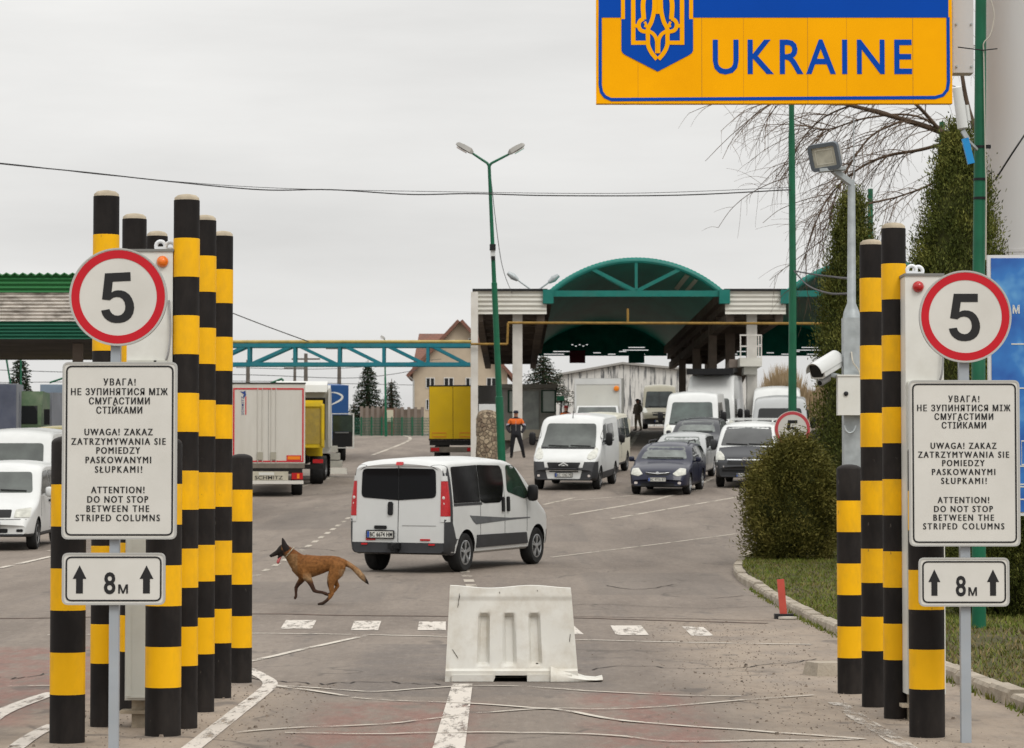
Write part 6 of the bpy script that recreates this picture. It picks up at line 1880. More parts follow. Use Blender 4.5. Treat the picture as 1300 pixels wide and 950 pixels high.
def white_trailer_marks(t):
    bl = mat('lettering_blue', (.03, .06, .22), .5)
    for ch in [c for c in COL.objects if c.parent == t and c.name.startswith('lettering')]:
        bpy.data.objects.remove(ch)
    # vertical lettering beside the left edge, with a red line and a blue crest above
    tx = MB(); text_on(tx, 'SCHMITZ', 0, .62, 0, .085, 0, .004, .01, 0, xs=1)
    M = Matrix.Translation((-.006, .83, 2.80)) @ Matrix.Rotation(-PI / 2, 4, 'Z') @ Matrix.Rotation(-PI / 2, 4, 'Y')
    tx.v = [tuple(M @ Vector(v)) for v in tx.v]; tx.build('lettering', bl, t)
    l = MB(); l.bb(-.008, -.002, .75, .785, 2.80, 3.42); l.build('red_line', M_TRRED, t)
    c = MB(); pts = [(-.02, .40), (-.17, .52), (-.06, .50), (.02, .54), (.04, .38), (-.03, .30), (-.07, .36)]
    M = Matrix.Translation((-.006, .80, 3.08)) @ Matrix.Rotation(-PI / 2, 4, 'Z')
    c.prism(pts, -.004, 0, 0, M); c.build('crest', bl, t)
    u = MB(); u.bb(.0, .25, -1.24, 1.24, .98, 1.149); u.build('rear_sill', M_MUD, t)
    u = MB(); u.bb(.02, 12, -1.1, 1.1, .78, .979); u.build('chassis', M_FRAME, t)
    b = MB(); b.bb(-.02, .06, -1.20, 1.20, .44, .56); b.build('underrun_bar', mat('bar_white', (.62, .60, .55), .5), t)
    f = MB(); f.bb(-.01, .02, -.68, .72, .57, .87); o = f.build('mudflap', mat('pale_flap', (.48, .45, .36), .7, var=.15), t)
    tx = MB(); text_on(tx, 'SCHMITZ', 0, .95, 0, .12, 0, .004, .01, 0, xs=1.3)
    M = Matrix.Translation((-.012, .45, .60)) @ Matrix.Rotation(-PI / 2, 4, 'Z'); tx.v = [tuple(M @ Vector(v)) for v in tx.v]; tx.build('lettering', M_INK, o)
    g = MB(); g.bb(-.02, -.011, -.20, .32, .74, .84); g.build('licence_plate', M_PLATE, o)
    for y0, y1, m, nm in ((-1.18, -.80, M_TAIL, 'tail_light'), (.80, 1.18, M_TAIL, 'tail_light'), (-1.06, -.98, M_ORANGE, 'indicator'), (.98, 1.06, M_ORANGE, 'indicator')):
        k = MB(); off = .0 if nm == 'tail_light' else .012; k.bb(-.04 - off, .02, y0, y1, .60 if nm == 'tail_light' else .63, .82 if nm == 'tail_light' else .79); k.build(nm, m, t)
    for x in (1.9, 3.2, 4.5):
        for y in (-.98, .98): add_wheel_c(t, x, y, .50, .38)
def add_wheel_c(t, x, y, r, w):
    m1, m2 = wheel_meshes(r, w, 'steel'); o = link_mesh('wheel', m1, t); o.location = (x, y, r)
    if y > 0: o.rotation_euler = (0, 0, PI)
    link_mesh('rim', m2, o)
t = white_trailer(); white_trailer_marks(t)

# yellow tipper in front of the trailer
M_TIP = mat('tipper_yellow', (.66, .47, .02), .5, var=.06, dirt=(.30, .22, .06), dirt_amt=.6, dscale=1.2)
M_TIPO = mat('tipper_ochre', (.40, .29, .06), .6, var=.12, dirt=(.16, .15, .09), dirt_amt=.8, dscale=1.6)
Y = 111.0
t = thing('tipper_truck', 'yellow tipper truck seen from behind beside the white trailer', 'truck')
b = MB(); b.add([(0, -1.25, 1.45), (0, 1.25, 1.45), (-.15, 1.25, 3.15), (-.15, -1.25, 3.15), (6, -1.25, 1.45), (6, 1.25, 1.45), (6, 1.25, 3.15), (6, -1.25, 3.15)], [(0, 3, 2, 1), (4, 5, 6, 7), (0, 4, 7, 3), (1, 2, 6, 5), (0, 1, 5, 4), (3, 7, 6, 2)]); b.build('tipper_body', M_TIP, t)
b = MB(); b.bar((-.14, -1.1, 3.12), (-.14, 1.1, 3.12), .14, .12); 
for y in (-1.17, -.45, .45, 1.17): b.bar((-.05, y, 1.5), (-.19, y, 3.1), .12, .08, up=(0, 1, 0))
b.build('tailgate_ribs', M_TIP, t)
b = MB(); b.add([(-.012, -1.1, 1.6), (-.012, -.5, 1.6), (-.135, -.5, 2.98), (-.135, -1.1, 2.98)], [(0, 3, 2, 1)]); b.v = [(x - .02, y, z) for x, y, z in b.v]; b.build('tailgate_panel', M_TIPO, t)
b = MB(); b.bb(.05, 7.8, -.5, .5, .85, 1.44); b.bb(.0, .12, -1.2, 1.2, .62, .80); b.build('chassis', M_FRAME, t)
for x in (1.2, 2.55, 6.7):
    for y in (-.95, .95): add_wheel_c(t, x, y, .52, .52)
for y in (-1.0, 1.0):
    k = MB(); k.bb(-.02, .03, y - .2, y + .2, .85, 1.0); k.build('tail_light', M_TAIL, t)
c = MB(); c.bb(6.3, 8.3, -1.2, 1.2, 1.0, 3.3); c.build('cab', M_TIP, t)
place(t, P(371, 600, Y).x, Y, R(-4), 0, 6)

# white tractor with its door open, and its load
Y = 122.0
t = thing('tractor_truck', 'white tractor truck with its right door swung open and black inside', 'truck')
M_CAB = mat('cab_white', (.60, .60, .57), .4, var=.05, dirt=(.35, .33, .29), dirt_amt=.3)
b = MB()
prof = [(0, 1.05), (0, 3.75), (.35, 3.95), (1.7, 3.65), (2.25, 2.3), (2.35, 1.0)]
b.prism(prof, -1.22, 1.22); b.build('cab', M_CAB, t)
d = MB(); d.add([(-.45, -1.12, 3.1), (-.45, 1.12, 3.1), (.3, 1.0, 4.15), (.3, -1.0, 4.15), (-.45, -1.22, 1.3), (-.45, 1.22, 1.3)], [(0, 1, 2, 3)]); 
d = MB(); d.bb(-.9, -.02, -1.22, -1.16, 1.3, 3.8); d.bb(-.9, -.02, 1.16, 1.22, 1.3, 3.8); d.prism([(-.7, 3.65), (.35, 3.96), (.32, 4.12), (-.55, 3.95)], -1.1, 1.1); d.build('wind_deflector', M_CAB, t)
d = MB(); d.bb(-.02, -.005, -1.0, 1.0, 1.6, 3.4); d.build('rear_panel', mat('cab_dark', (.045, .04, .035), .7), t)
# open door: swings out to the right, seen from inside
D = MB(); yo = -1.25; 
strokes(D, rect(0, .95, 1.25, 2.72), .07, -.03, .06, 0, True)
D.v = [(.75 - y * 1.0 - .03, yo - x, z) for x, y, z in D.v]
o = D.build('open_door', M_CAB, t)
D = MB(); D.bb(.73, .79, yo - .90, yo - .05, 1.30, 1.95); D.build('door_lining', M_DPLASTIC, o)
D = MB(); D.bb(.745, .765, yo - .90, yo - .05, 1.952, 2.67); D.build('door_glass', M_GREENGLASS, o)
D = MB(); D.bb(.70, .725, yo - .75, yo - .15, 1.88, 1.93); D.build('armrest', mat('grey_lining', (.16, .16, .16), .6), o)
s_ = MB()
for k in range(3): s_.bb(.5, 1.25, -1.30 - .42 + .1 * k, -1.21, .42 + .32 * k, .70 + .32 * k)
s_.build('cab_steps', mat('pale_step_plastic', (.46, .45, .40), .6, var=.15), t)
c = MB(); c.bb(-6, 2.2, -.45, .45, .7, 1.04); c.build('chassis', M_FRAME, t)
for x in (-4.8, -3.5, 1.2):
    for y in (-.98, .98): add_wheel_c(t, x, y, .5, .4)
place(t, P(383, 600, Y).x, Y, R(-2), 0, 6)
# blue trailer ahead
t = trailer_thing('semi_trailer', 'blue curtain trailer with a white swoosh showing above the open truck door', 405, 150.0, -1.0, 13.2, 2.5, 1.2, 4.05, mat('trailer_blue', (.018, .075, .225), .5, var=.08, dirt=(.03, .06, .14), dirt_amt=.5))
place(t, P(412, 600, 150).x, 150, R(-6.0), 0, 8)
sw = MB(); ps = curve_pts([(0, 2.95), (.35, 3.1), (.7, 3.3), (.75, 3.5), (.45, 3.65), (.1, 3.67)], 6); strokes(sw, ps, [.02 + .09 * math.sin(PI * i / (len(ps) - 1)) for i in range(len(ps))], -.006, .004)
sw.v = [(y, -.15 - x, z) for x, y, z in sw.v]; sw.build('swoosh', M_PLATE, t)
c = MB(); c.bb(.1, 13, -1.1, 1.1, .7, 1.19); c.build('chassis', M_FRAME, t)
for x in (2, 3.3, 4.6):
    for y in (-1, 1): add_wheel_c(t, x, y, .5, .38)
# yellow trailer right of centre
t = trailer_thing('semi_trailer', 'yellow box trailer seen from behind left of the pale canopy post', 575.5, 146.0, 6.0, 13.2, 2.5, 1.25, 4.05, mat('trailer_grey_side', (.15, .14, .125), .6, var=.1))
d = MB(); d.bb(-.06, -.004, -1.22, -.012, 1.32, 4.0); d.bb(-.06, -.004, .012, 1.22, 1.32, 4.0); d.build('doors', mat('door_yellow', (.60, .39, .008), .5, var=.05, dirt=(.40, .27, .02), dirt_amt=.5), t)
d = MB()
for z0, z1 in ((4.003, 4.07), (1.24, 1.317)): d.bb(-.07, -.003, -1.26, 1.26, z0, z1)
d.bb(-.05, -.003, -.01, .01, 1.32, 4.0); d.build('door_frame', M_FRAME, t)
d = MB()
for y in (-.70, .72): strokes(d, rect(y - .36, y + .36, 1.42, 1.62), .05, -.07, .01, 0, True)
d.v = [(y, x, z) for x, y, z in d.v]; d.build('marker_board', mat('orange_board', (.60, .20, .02), .5), t)
d = MB(); d.bb(-.03, .1, -1.22, 1.22, .98, 1.235); d.build('rear_sill', M_FRAME, t)
d = MB(); d.bb(-.02, .02, -1.2, 1.2, .62, .90); d.build('underrun_bar', M_MUD, t)
d = MB(); d.bb(-.05, -.025, .72, 1.16, .68, .86); d.bb(-.05, -.025, -1.16, -.72, .68, .86); d.build('tail_light', M_TAIL, t)
for x in (2, 3.3, 4.6):
    for y in (-1, 1): add_wheel_c(t, x, y, .5, .38)
# trucks standing at far left under the canopy
M_TARP1 = mat('dark_blue_tarp', (.075, .085, .12), .6, var=.2, vscale=.8, dirt=(.13, .14, .17), dirt_amt=.6)
M_TARP2 = mat('faded_blue_tarp', (.19, .24, .30), .6, var=.15, vscale=.7, dirt=(.09, .13, .20), dirt_amt=.8, dscale=.5)
M_TARP3 = mat('grey_tarp', (.17, .18, .20), .6, var=.15, vscale=.8)
def plain_truck(label, px, Y, a, L, z1, m_side, m_rear, group='trucks parked at far left'):
    t = trailer_thing('semi_trailer', label, px, Y, a, L, 2.5, 1.1, z1, m_side, group=group)
    d = MB(); d.bb(-.03, -.003, -1.22, 1.22, 1.15, z1 - .05); d.build('rear_doors', m_rear, t)
    d = MB(); d.bb(.0, L, -1.1, 1.1, .7, 1.09); d.build('chassis', M_FRAME, t)
    for x in (2, 3.3, 4.6):
        for y in (-1, 1): add_wheel_c(t, x, y, .5, .38)
    return t
t = plain_truck('dark blue tarpaulin trailer with a ring on its side at the left edge', -18, 118.0, -8.6, 13.0, 4.0, M_TARP3, M_TARP1)
g = MB(); strokes(g, [(.9 * math.cos(2 * PI * k / 24), .9 * math.sin(2 * PI * k / 24)) for k in range(24)], .16, 0, .01, 0, True)
g.v = [(5 + x, -1.262 + y, 2.7 + z) for x, y, z in g.v]; g.build('ring_mark', M_TARP1, t)
t = plain_truck('faded blue and grey tarpaulin trailer beside the green truck cab', 84, 136.0, -7.5, 13.0, 4.05, M_TARP2, M_TARP2)
# green truck facing the camera between them
Y = 127.0
t = thing('green_truck', 'dull green truck cab facing the camera between the two far left trailers', 'truck')
M_GC = mat('dull_green_cab', (.075, .125, .065), .5, var=.12, dirt=(.17, .17, .12), dirt_amt=.6)
b = MB(); b.prism([(-2.2, 1.0), (-2.2, 3.6), (-.5, 3.7), (-.25, 3.1), (0, 2.2), (.02, .8), (-.4, .6)], -1.2, 1.2); b.build('cab', M_GC, t)
d = MB(); d.add([(.0, -1.05, 2.25), (.0, 1.05, 2.25), (-.24, 1.0, 3.05), (-.24, -1.0, 3.05)], [(0, 1, 2, 3)]); d.v = [(x + .02, y, z) for x, y, z in d.v]; d.build('windscreen', M_GLASS, t)
d = MB(); d.bb(.022, .05, -.9, .9, 1.2, 1.9); d.build('grille', M_GC, t)
d = MB(); d.bb(.0, .12, -1.22, 1.22, .55, .85); d.build('bumper', M_MUD, t)
for y in (-.95, .95):
    k = MB(); k.bb(.02, .07, y - .18, y + .18, .95, 1.15); k.build('headlight', M_LAMP, t)
    k = MB(); k.bb(-.3, -.15, math.copysign(1.3, y), math.copysign(1.55, y), 2.2, 2.9); k.build('mirror', M_DPLASTIC, t)
    add_wheel_c(t, -1.2, y, .5, .35)
    add_wheel_c(t, -6.5, y, .5, .5)
b = MB(); b.bb(-8, -2.6, -1.22, 1.22, 1.1, 3.65); b.build('cargo_body', M_TARP3, t)
place(t, P(18, 600, Y).x, Y, R(181), 0, 5)

# ================================================================== VEGETATION
class LB:
    """leaf batch: many small faces gathered fast"""
    def __init__(s): s.v = []; s.f = []
    def leaf(s, p, d, side, ln, w):
        k = len(s.v); m = p + d * ln * .5
        s.v += [p - side * w * .3, p + side * w * .3, m + side * w * .5, p + d * ln, m - side * w * .5]
        s.f.append((k, k + 1, k + 2, k + 3, k + 4))
    def build(s, name, m, parent, origin):
        me = bpy.data.meshes.new(name); me.from_pydata([(v[0] - origin[0], v[1] - origin[1], v[2] - origin[2]) for v in s.v], [], s.f)
        me.materials.append(m); me.update(); return link_mesh(name, me, parent)
def rv(): 
    while True:
        v = Vector((rnd.uniform(-1, 1), rnd.uniform(-1, 1), rnd.uniform(-1, 1)))
        if .05 < v.length < 1: return v.normalized()
M_THUJA = leaf_mat('thuja_leaves', (.030, .042, .010), (.085, .100, .022), (.185, .185, .046))
M_BUSH = leaf_mat('bush_leaves', (.042, .044, .011), (.115, .110, .025), (.225, .195, .056))
M_SPRUCE = leaf_mat('spruce_needles', (.008, .016, .009), (.016, .030, .016), (.030, .048, .024))
M_TRUNK = mat('brown_bark', (.085, .060, .042), .95, var=.3, vscale=4, bump=.6, bscale=12)
def thuja(label, px, Y, ytop, prof, seed, m, nclump, per, leaf, group=None, name='thuja_tree', cat='tree', upright=.9, spread=.22):
    """prof: (fraction of height, radius in m) of the crown envelope"""
    global rnd
    rnd = random.Random(seed)
    b0 = XG(px, Y); b0.z = max(b0.z, gv(b0.x, b0.y) if b0.x > 2.2 and Y < 60.5 else b0.z)
    H = P(px, ytop, Y).z - b0.z
    t = thing(name, label, cat, b0, group)
    fr = [p[0] for p in prof]; rr_ = [p[1] for p in prof]
    lb = LB(); lobes = [(rnd.uniform(0, 2 * PI), rnd.uniform(.1, .95), rnd.uniform(-.12, .26)) for _ in range(34)]
    for c in range(nclump):
        u = rnd.random() ** .9
        u = prof[0][0] + (prof[-1][0] - prof[0][0]) * u
        th = rnd.uniform(0, 2 * PI)
        Rm = np.interp(u, fr, rr_)
        k = 1.0
        for a, z, s in lobes:
            da = (th - a + PI) % (2 * PI) - PI
            k += s * math.exp(-(da / .5) ** 2 - ((u - z) / .08) ** 2)
        r0 = Rm * k * rnd.uniform(.62, 1.04)
        out = Vector((math.cos(th), math.sin(th), 0)); cpos = b0 + out * r0 + Vector((0, 0, u * H))
        cd = (out * (1 - upright) * 1.5 + Vector((0, 0, upright)) + rv() * .35).normalized()
        for _ in range(per):
            p = cpos + Vector((rnd.gauss(0, spread), rnd.gauss(0, spread), rnd.gauss(0, spread * 1.3)))
            d = (cd + rv() * .75).normalized(); sd_ = d.cross(rv()).normalized()
            lb.leaf(p, d, sd_, leaf * rnd.uniform(.6, 1.5), leaf * rnd.uniform(.22, .45))
    lb.build('crown', m, t, b0)
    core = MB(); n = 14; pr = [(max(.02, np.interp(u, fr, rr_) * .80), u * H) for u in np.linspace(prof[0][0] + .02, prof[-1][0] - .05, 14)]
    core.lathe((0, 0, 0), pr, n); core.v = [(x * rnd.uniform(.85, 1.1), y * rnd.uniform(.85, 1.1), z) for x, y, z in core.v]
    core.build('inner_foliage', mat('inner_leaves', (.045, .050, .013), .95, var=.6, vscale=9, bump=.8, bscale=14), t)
    tr = MB(); tr.tube([(0, 0, -.1), (.03, .02, H * .3), (0, 0, H * .8)], [.12, .09, .03], 8); tr.build('trunk', M_TRUNK, t, 60)
    return t
thuja('tall dark green thuja rising behind the right round sign', 1219, 46.5, 170, [(.0, .35), (.02, .62), (.10, .80), (.3, .82), (.5, .78), (.70, .68), (.82, .50), (.92, .30), (1.0, .05)], 11, M_THUJA, 1000, 115, .055, 'thujas on the right', spread=.10, upright=.8)
thuja('narrower dark thuja behind the grey floodlight mast', 1083, 58.5, 252, [(.0, .4), (.03, .62), (.2, .80), (.45, .70), (.65, .54), (.82, .40), (.93, .22), (1.0, .05)], 12, M_THUJA, 720, 105, .06, 'thujas on the right', spread=.11, upright=.8)
thuja('round olive brown bush on the grass in front of the dark bonnet van', 1006, 53.0, 563, [(.02, .55), (.10, .80), (.25, .90), (.45, .93), (.65, .82), (.82, .58), (.94, .30), (1.0, .10)], 13, M_BUSH, 620, 110, .055, name='round_bush', cat='bush', upright=.45, spread=.10)
thuja('low dark green bush at the right edge behind the signpost', 1278, 36.0, 640, [(.0, .5), (.1, .74), (.4, .84), (.7, .72), (.9, .40), (1.0, .1)], 14, M_THUJA, 420, 110, .045, name='low_bush', cat='bush', upright=.6, spread=.09)

def spruce(label, px, Y, ytop, Rb, seed, tiers=17, dens=46, group='spruces on the hill', name='spruce_tree', base_frac=.06):
    global rnd
    rnd = random.Random(seed)
    b0 = XG(px, Y); H = P(px, ytop, Y).z - b0.z
    t = thing(name, label, 'tree', b0, group)
    lb = LB(); br = MB()
    for i in range(tiers):
        u = base_frac + (1 - base_frac) * i / tiers; z = u * H; Rt = Rb * (1 - u) ** .85 + .12
        nb_ = int(7 + 7 * (1 - u))
        for k in range(nb_):
            th = 2 * PI * (k + rnd.random()) / nb_; L = Rt * rnd.uniform(.68, 1.12); out = Vector((math.cos(th), math.sin(th), 0))
            droop = rnd.uniform(.12, .34)
            pts = [b0 + Vector((0, 0, z)) + out * L * s + Vector((0, 0, -droop * L * s * (1.35 - s * .6))) for s in (0, .5, 1)]
            br.tube(pts, [.05, .03, .01], 4, cap=False)
            for _ in range(int(dens * (.35 + (1 - u)))):
                s = rnd.random() ** .7; p = pts[0].lerp(pts[2], s) + Vector((rnd.gauss(0, .09), rnd.gauss(0, .09), rnd.gauss(-.06, .10) - droop * .1)) + Vector((-out.y, out.x, 0)) * rnd.gauss(0, .22 * L * (1.1 - s))
                d = (out * .6 + rv() * .7 + Vector((0, 0, -.35))).normalized()
                lb.leaf(p, d, d.cross(rv()).normalized(), H * .028 * rnd.uniform(.7, 1.6), H * .012)
    lb.build('crown', M_SPRUCE, t, b0)
    br.tube([b0 + Vector((0, 0, -.2)), b0 + Vector((0, 0, H * .5)), b0 + Vector((0, 0, H))], [.24, .14, .02], 8)
    br.build('trunk', M_TRUNK, t, 60, b0)
spruce('taller dark spruce on the hill left of the far street lamp', 467, 235, 457, 2.05, 21)
spruce('shorter dark spruce on the hill between the far street lamp and the house', 497, 238, 481, 1.7, 22, tiers=13)
spruce('small dark spruce crown just right of the blue trailer', 449, 240, 512, 1.3, 24, tiers=9, dens=34)
spruce('dark spruce under the green canopy at far left', 25, 170, 452, 1.9, 23, group='spruces at the left')
spruce('dark bushy pine between the pale canopy column and the streaky shed', 690, 172, 450, 3.2, 25, tiers=12, dens=60, group=None, name='pine_tree', base_frac=.45)

# bare willow with hanging twigs
def willow():
    global rnd
    rnd = random.Random(5)
    Y = 60.0; b0 = XG(1300, Y); t = thing('willow_tree', 'bare tree with fine hanging twigs behind the large blue and yellow sign', 'tree', b0)
    limbs = MB(); tw = MB()
    def seg(a, r0, r1, mb, n=6): 
        ps = curve_pts(a, 6); k = len(ps); mb.tube(ps, [r0 + (r1 - r0) * i / (k - 1) for i in range(k)], n, cap=False); return ps
    trunk = seg([b0, P(1297, 480, Y), P(1292, 350, Y), P(1270, 235, Y)], .26, .15, limbs, 10)
    mains = [([(1270, 235), (1238, 192), (1195, 168), (1140, 150), (1080, 134), (1020, 122), (985, 128)], .12, .025, 0),
             ([(1215, 178), (1170, 190), (1120, 200), (1080, 222), (1045, 262), (1020, 330)], .06, .012, .6),
             ([(1195, 168), (1160, 130), (1110, 95), (1040, 75)], .06, .015, -.8),
             ([(1262, 225), (1230, 140), (1215, 60), (1190, -20)], .09, .02, 1.0),
             ([(1150, 152), (1110, 170), (1085, 200), (1060, 250), (1050, 300)], .04, .01, -.5),
             ([(1080, 134), (1045, 150), (1015, 182), (1000, 225)], .03, .008, .9),
             ([(1240, 195), (1190, 230), (1140, 250), (1090, 262)], .05, .012, -1.0),
             ([(1225, 185), (1165, 148), (1100, 150), (1045, 165), (1005, 150)], .045, .01, 1.4)]
    src = []
    for pts, r0, r1, dy in mains:
        ps = seg([P(px, py, Y + dy * (i / 3)) for i, (px, py) in enumerate(pts)], r0 * .75, r1 * .8, limbs)
        src += [(ps[i], (ps[min(i + 1, len(ps) - 1)] - ps[max(i - 1, 0)]).normalized()) for i in range(len(ps) // 5, len(ps))]
    subs = []
    for _ in range(170):
        p, d = rnd.choice(src)
        dd = (d * .8 + rv() * .8 + Vector((-.25, 0, -.15))).normalized(); L = rnd.uniform(.6, 2.0)
        q = [p]
        for k in range(4):
            dd = (dd + Vector((0, 0, -.16)) + rv() * .16).normalized(); q.append(q[-1] + dd * L / 4)
        ps = seg(q, .011, .005, tw, 4); subs += [(x, dd) for x in ps[4:]]
    for _ in range(1150):
        p, d = rnd.choice(subs)
        dd = (d * .6 + rv() * .9 + Vector((-.1, 0, -.1))).normalized(); L = rnd.uniform(.3, 1.0); q = [p]
        for k in range(3):
            dd = (dd + Vector((0, 0, -.22)) + rv() * .12).normalized(); q.append(q[-1] + dd * L / 3)
        ps = curve_pts(q, 3); tw.tube(ps, [.0048 - .0025 * i / (len(ps) - 1) for i in range(len(ps))], 3, cap=False)
    limbs.build('trunk', M_TRUNK, t, 60, b0)
    tw.build('crown', mat('willow_twigs', (.115, .080, .055), .9, var=.2), t, origin=b0)
willow()
# dry reeds beyond the right canopy
rnd = random.Random(31)
lb = LB(); b0 = XG(1000, 172)
for _ in range(2600):
    px = rnd.uniform(958, 1060); y = 172 + rnd.uniform(-2, 2); p = XG(px, y); h = (P(px, 462, y).z - p.z) * rnd.uniform(.75, 1.05) * (.8 + .2 * math.sin(px * .09))
    d = (Vector((rnd.gauss(0, .10), rnd.gauss(0, .1), 1))).normalized()
    lb.leaf(p, d, Vector((1, 0, 0)), h, .09)
o = lb.build('dry_reeds', leaf_mat('straw', (.22, .155, .085), (.32, .235, .14), (.40, .31, .20)), None, b0); o.location = b0
tag(o, 'pale dry reeds standing beyond the right part of the canopy', 'reeds', kind='stuff')
# ================================================================== THE BIG SIGN AND THE MASTS ON THE RIGHT
rnd = random.Random(77)
M_SBLUE = mat('sign_blue', (.001, .062, .40), .5, var=.04, vscale=1, spec=.08)
M_SYEL = mat('sign_yellow', (.95, .42, .0), .5, var=.03, vscale=.8, spec=.06, dirt=(.80, .33, .0), dirt_amt=.5, dscale=.7)
M_PILLAR = mat('grey_steel_pillar', (.52, .515, .51), .5, var=.03, vscale=.6, dirt=(.40, .38, .35), dirt_amt=.5, dscale=.7, stretch=(1, 1, .25))
def big_sign():
    Y = 48.0
    X = lambda px: P(px, 100, Y).x
    def Z(py): return P(983, py, Y).z
    k = Y / FPX
    base = XG(1292, 50.0)
    t = thing('welcome_sign', 'large blue and yellow board reading UKRAINE high on a thick grey pillar', 'sign', base)
    xl, xr, zb, ztop = X(757), X(1209), Z(131.5), Z(-172)
    zs = Z(22.5)
    o_b = dict(origin=base)
    p = MB(); p.bb(xl, xr, Y, Y + .18, zb, ztop); pan = p.build('board', M_SYEL, t, **o_b)
    # blue field: upper half inside the border, and the thin border line
    b = MB(); b.bb(X(760), X(1204.5), Y - .006, Y - .001, zs, Z(-166)); b.build('blue_field', M_SBLUE, pan, **o_b)
    br = MB(); yy = Y - .009
    pts = [(X(762), zs + .004)] + [(X(762), Z(60))]
    path = [(762, 22), (762, 108), (763.5, 117), (768, 123), (776, 126.6), (1187, 124), (1197, 121), (1202.5, 114), (1204, 104), (1204, 22)]
    strokes(br, [(X(a), Z(q)) for a, q in path], 4.2 * k, yy, .004); br.build('border_line', M_SBLUE, pan, **o_b)
    se = MB()
    for px, z1 in ((891, zs), (1025.5, zs), (1159, zs), (1075, zs), (944, zs), (810, zs)):
        w = .005 if px in (891, 1025.5, 1159) else .0025
        se.bb(X(px) - w, X(px) + w, Y - .0015, Y - .0002, zb, Z(-170))
    se.build('panel_seam', mat('seam_ochre', (.50, .24, .01), .6), pan, **o_b)
    # shield and emblem
    sh = [(789, -60), (880, -60), (880, 64), (878.5, 67.5), (875, 70), (835, 91), (794, 70), (790.5, 67.5), (789, 64)]
    s = MB(); s.prism([(X(a), Z(q)) for a, q in sh], Y - .010, Y - .0062); so = s.build('shield', M_SBLUE, pan, **o_b)
    ol = MB(); 
    for a in (791, 877.6): strokes(ol, [(X(a), Z(24.5)), (X(a), Z(-60))], 5 * k, Y - .0125, .0024)
    strokes(ol, [(X(788.5), Z(-62)), (X(880.2), Z(-62))], 5 * k, Y - .0127, .0026)
    ol.build('shield_edge', M_SYEL, so, **o_b)
    e = MB(); lay = [0]
    def st(pts, w, cu=True):
        lay[0] += 1; yq = Y - .013 - .0007 * lay[0]
        ps = [(X(a), Z(q)) for a, q in pts]
        ps = [tuple(v) for v in curve_pts(ps, 6)] if cu else ps
        strokes(e, ps, w * k, yq, .003)
    c = 835.0
    for sg in (-1, 1):
        m = lambda pts: [(c + sg * a, q) for a, q in pts]
        st(m([(31, -50), (31, 57.3)]), 5.6, False)
        st(m([(33.8, 54.6), (13, 54.6)]), 5.2, False)
        st(m([(31, -47), (20, -30), (16, -12), (18.5, 6), (17.5, 25)]), 6)
        st(m([(17.8, 24), (22.5, 27), (24.2, 32.5), (21.5, 38.5), (15, 40.5), (9, 39)]), 5)
        st(m([(30, 33.2), (23.5, 33.2)]), 4.5, False)
        st(m([(16.5, 28), (14.8, 31.5), (16, 35)]), 3.2)
        st(m([(2, -55), (4.2, -20), (4.2, 10), (7.5, 27), (12.2, 37), (12.4, 48), (12, 58), (8, 67), (1, 75.5)]), 5.4)
        st(m([(11, 40), (5, 44), (1.3, 52), (1, 68)]), 4.6)
        st(m([(2, -60), (2, 18)]), 5, False)
    e.build('emblem', M_SYEL, so, **o_b)
    tx = MB(); text_on(tx, 'UKRAINE', X(905), X(1158), Z(93.5), 43.5 * k, Y - .0022, .004, .012, xs=.86)
    # the line of letters runs up a little to the right, like the board
    tx.build('lettering', M_SBLUE, pan, **o_b)
    # frame, arm and pillar
    a = MB()
    for z in (Z(-150), Z(-60)): a.bar((X(900), Y + .30, z), (X(1262), Y + .8, z), .16, .2)
    a.bb(X(1213), X(1239), Y + .22, Y + .6, Z(90), Z(-170)); a.build('bracket', M_PILLAR, t, **o_b)
    bo = MB()
    for py in (28, 82):
        for px in (1217, 1236): bo.cyl((X(px), Y + .22, Z(py)), (X(px), Y + .19, Z(py)), .018, n=8)
    bo.build('bolt', M_STEEL, t, 40, **o_b)
    pl = MB(); xp = P(1292, 300, 50.0).x; r = P(1292, 300, 50).x - P(1251, 300, 50).x
    pl.lathe((xp - base.x, 0, 0), [(r * 1.02, -.2), (r, 5.6), (r * 1.012, 5.602), (r * 1.012, 5.66), (r * .985, 5.662), (r * .97, 13)], 32)
    pl.build('pillar', M_PILLAR, t, 40)
    return t
big_sign()
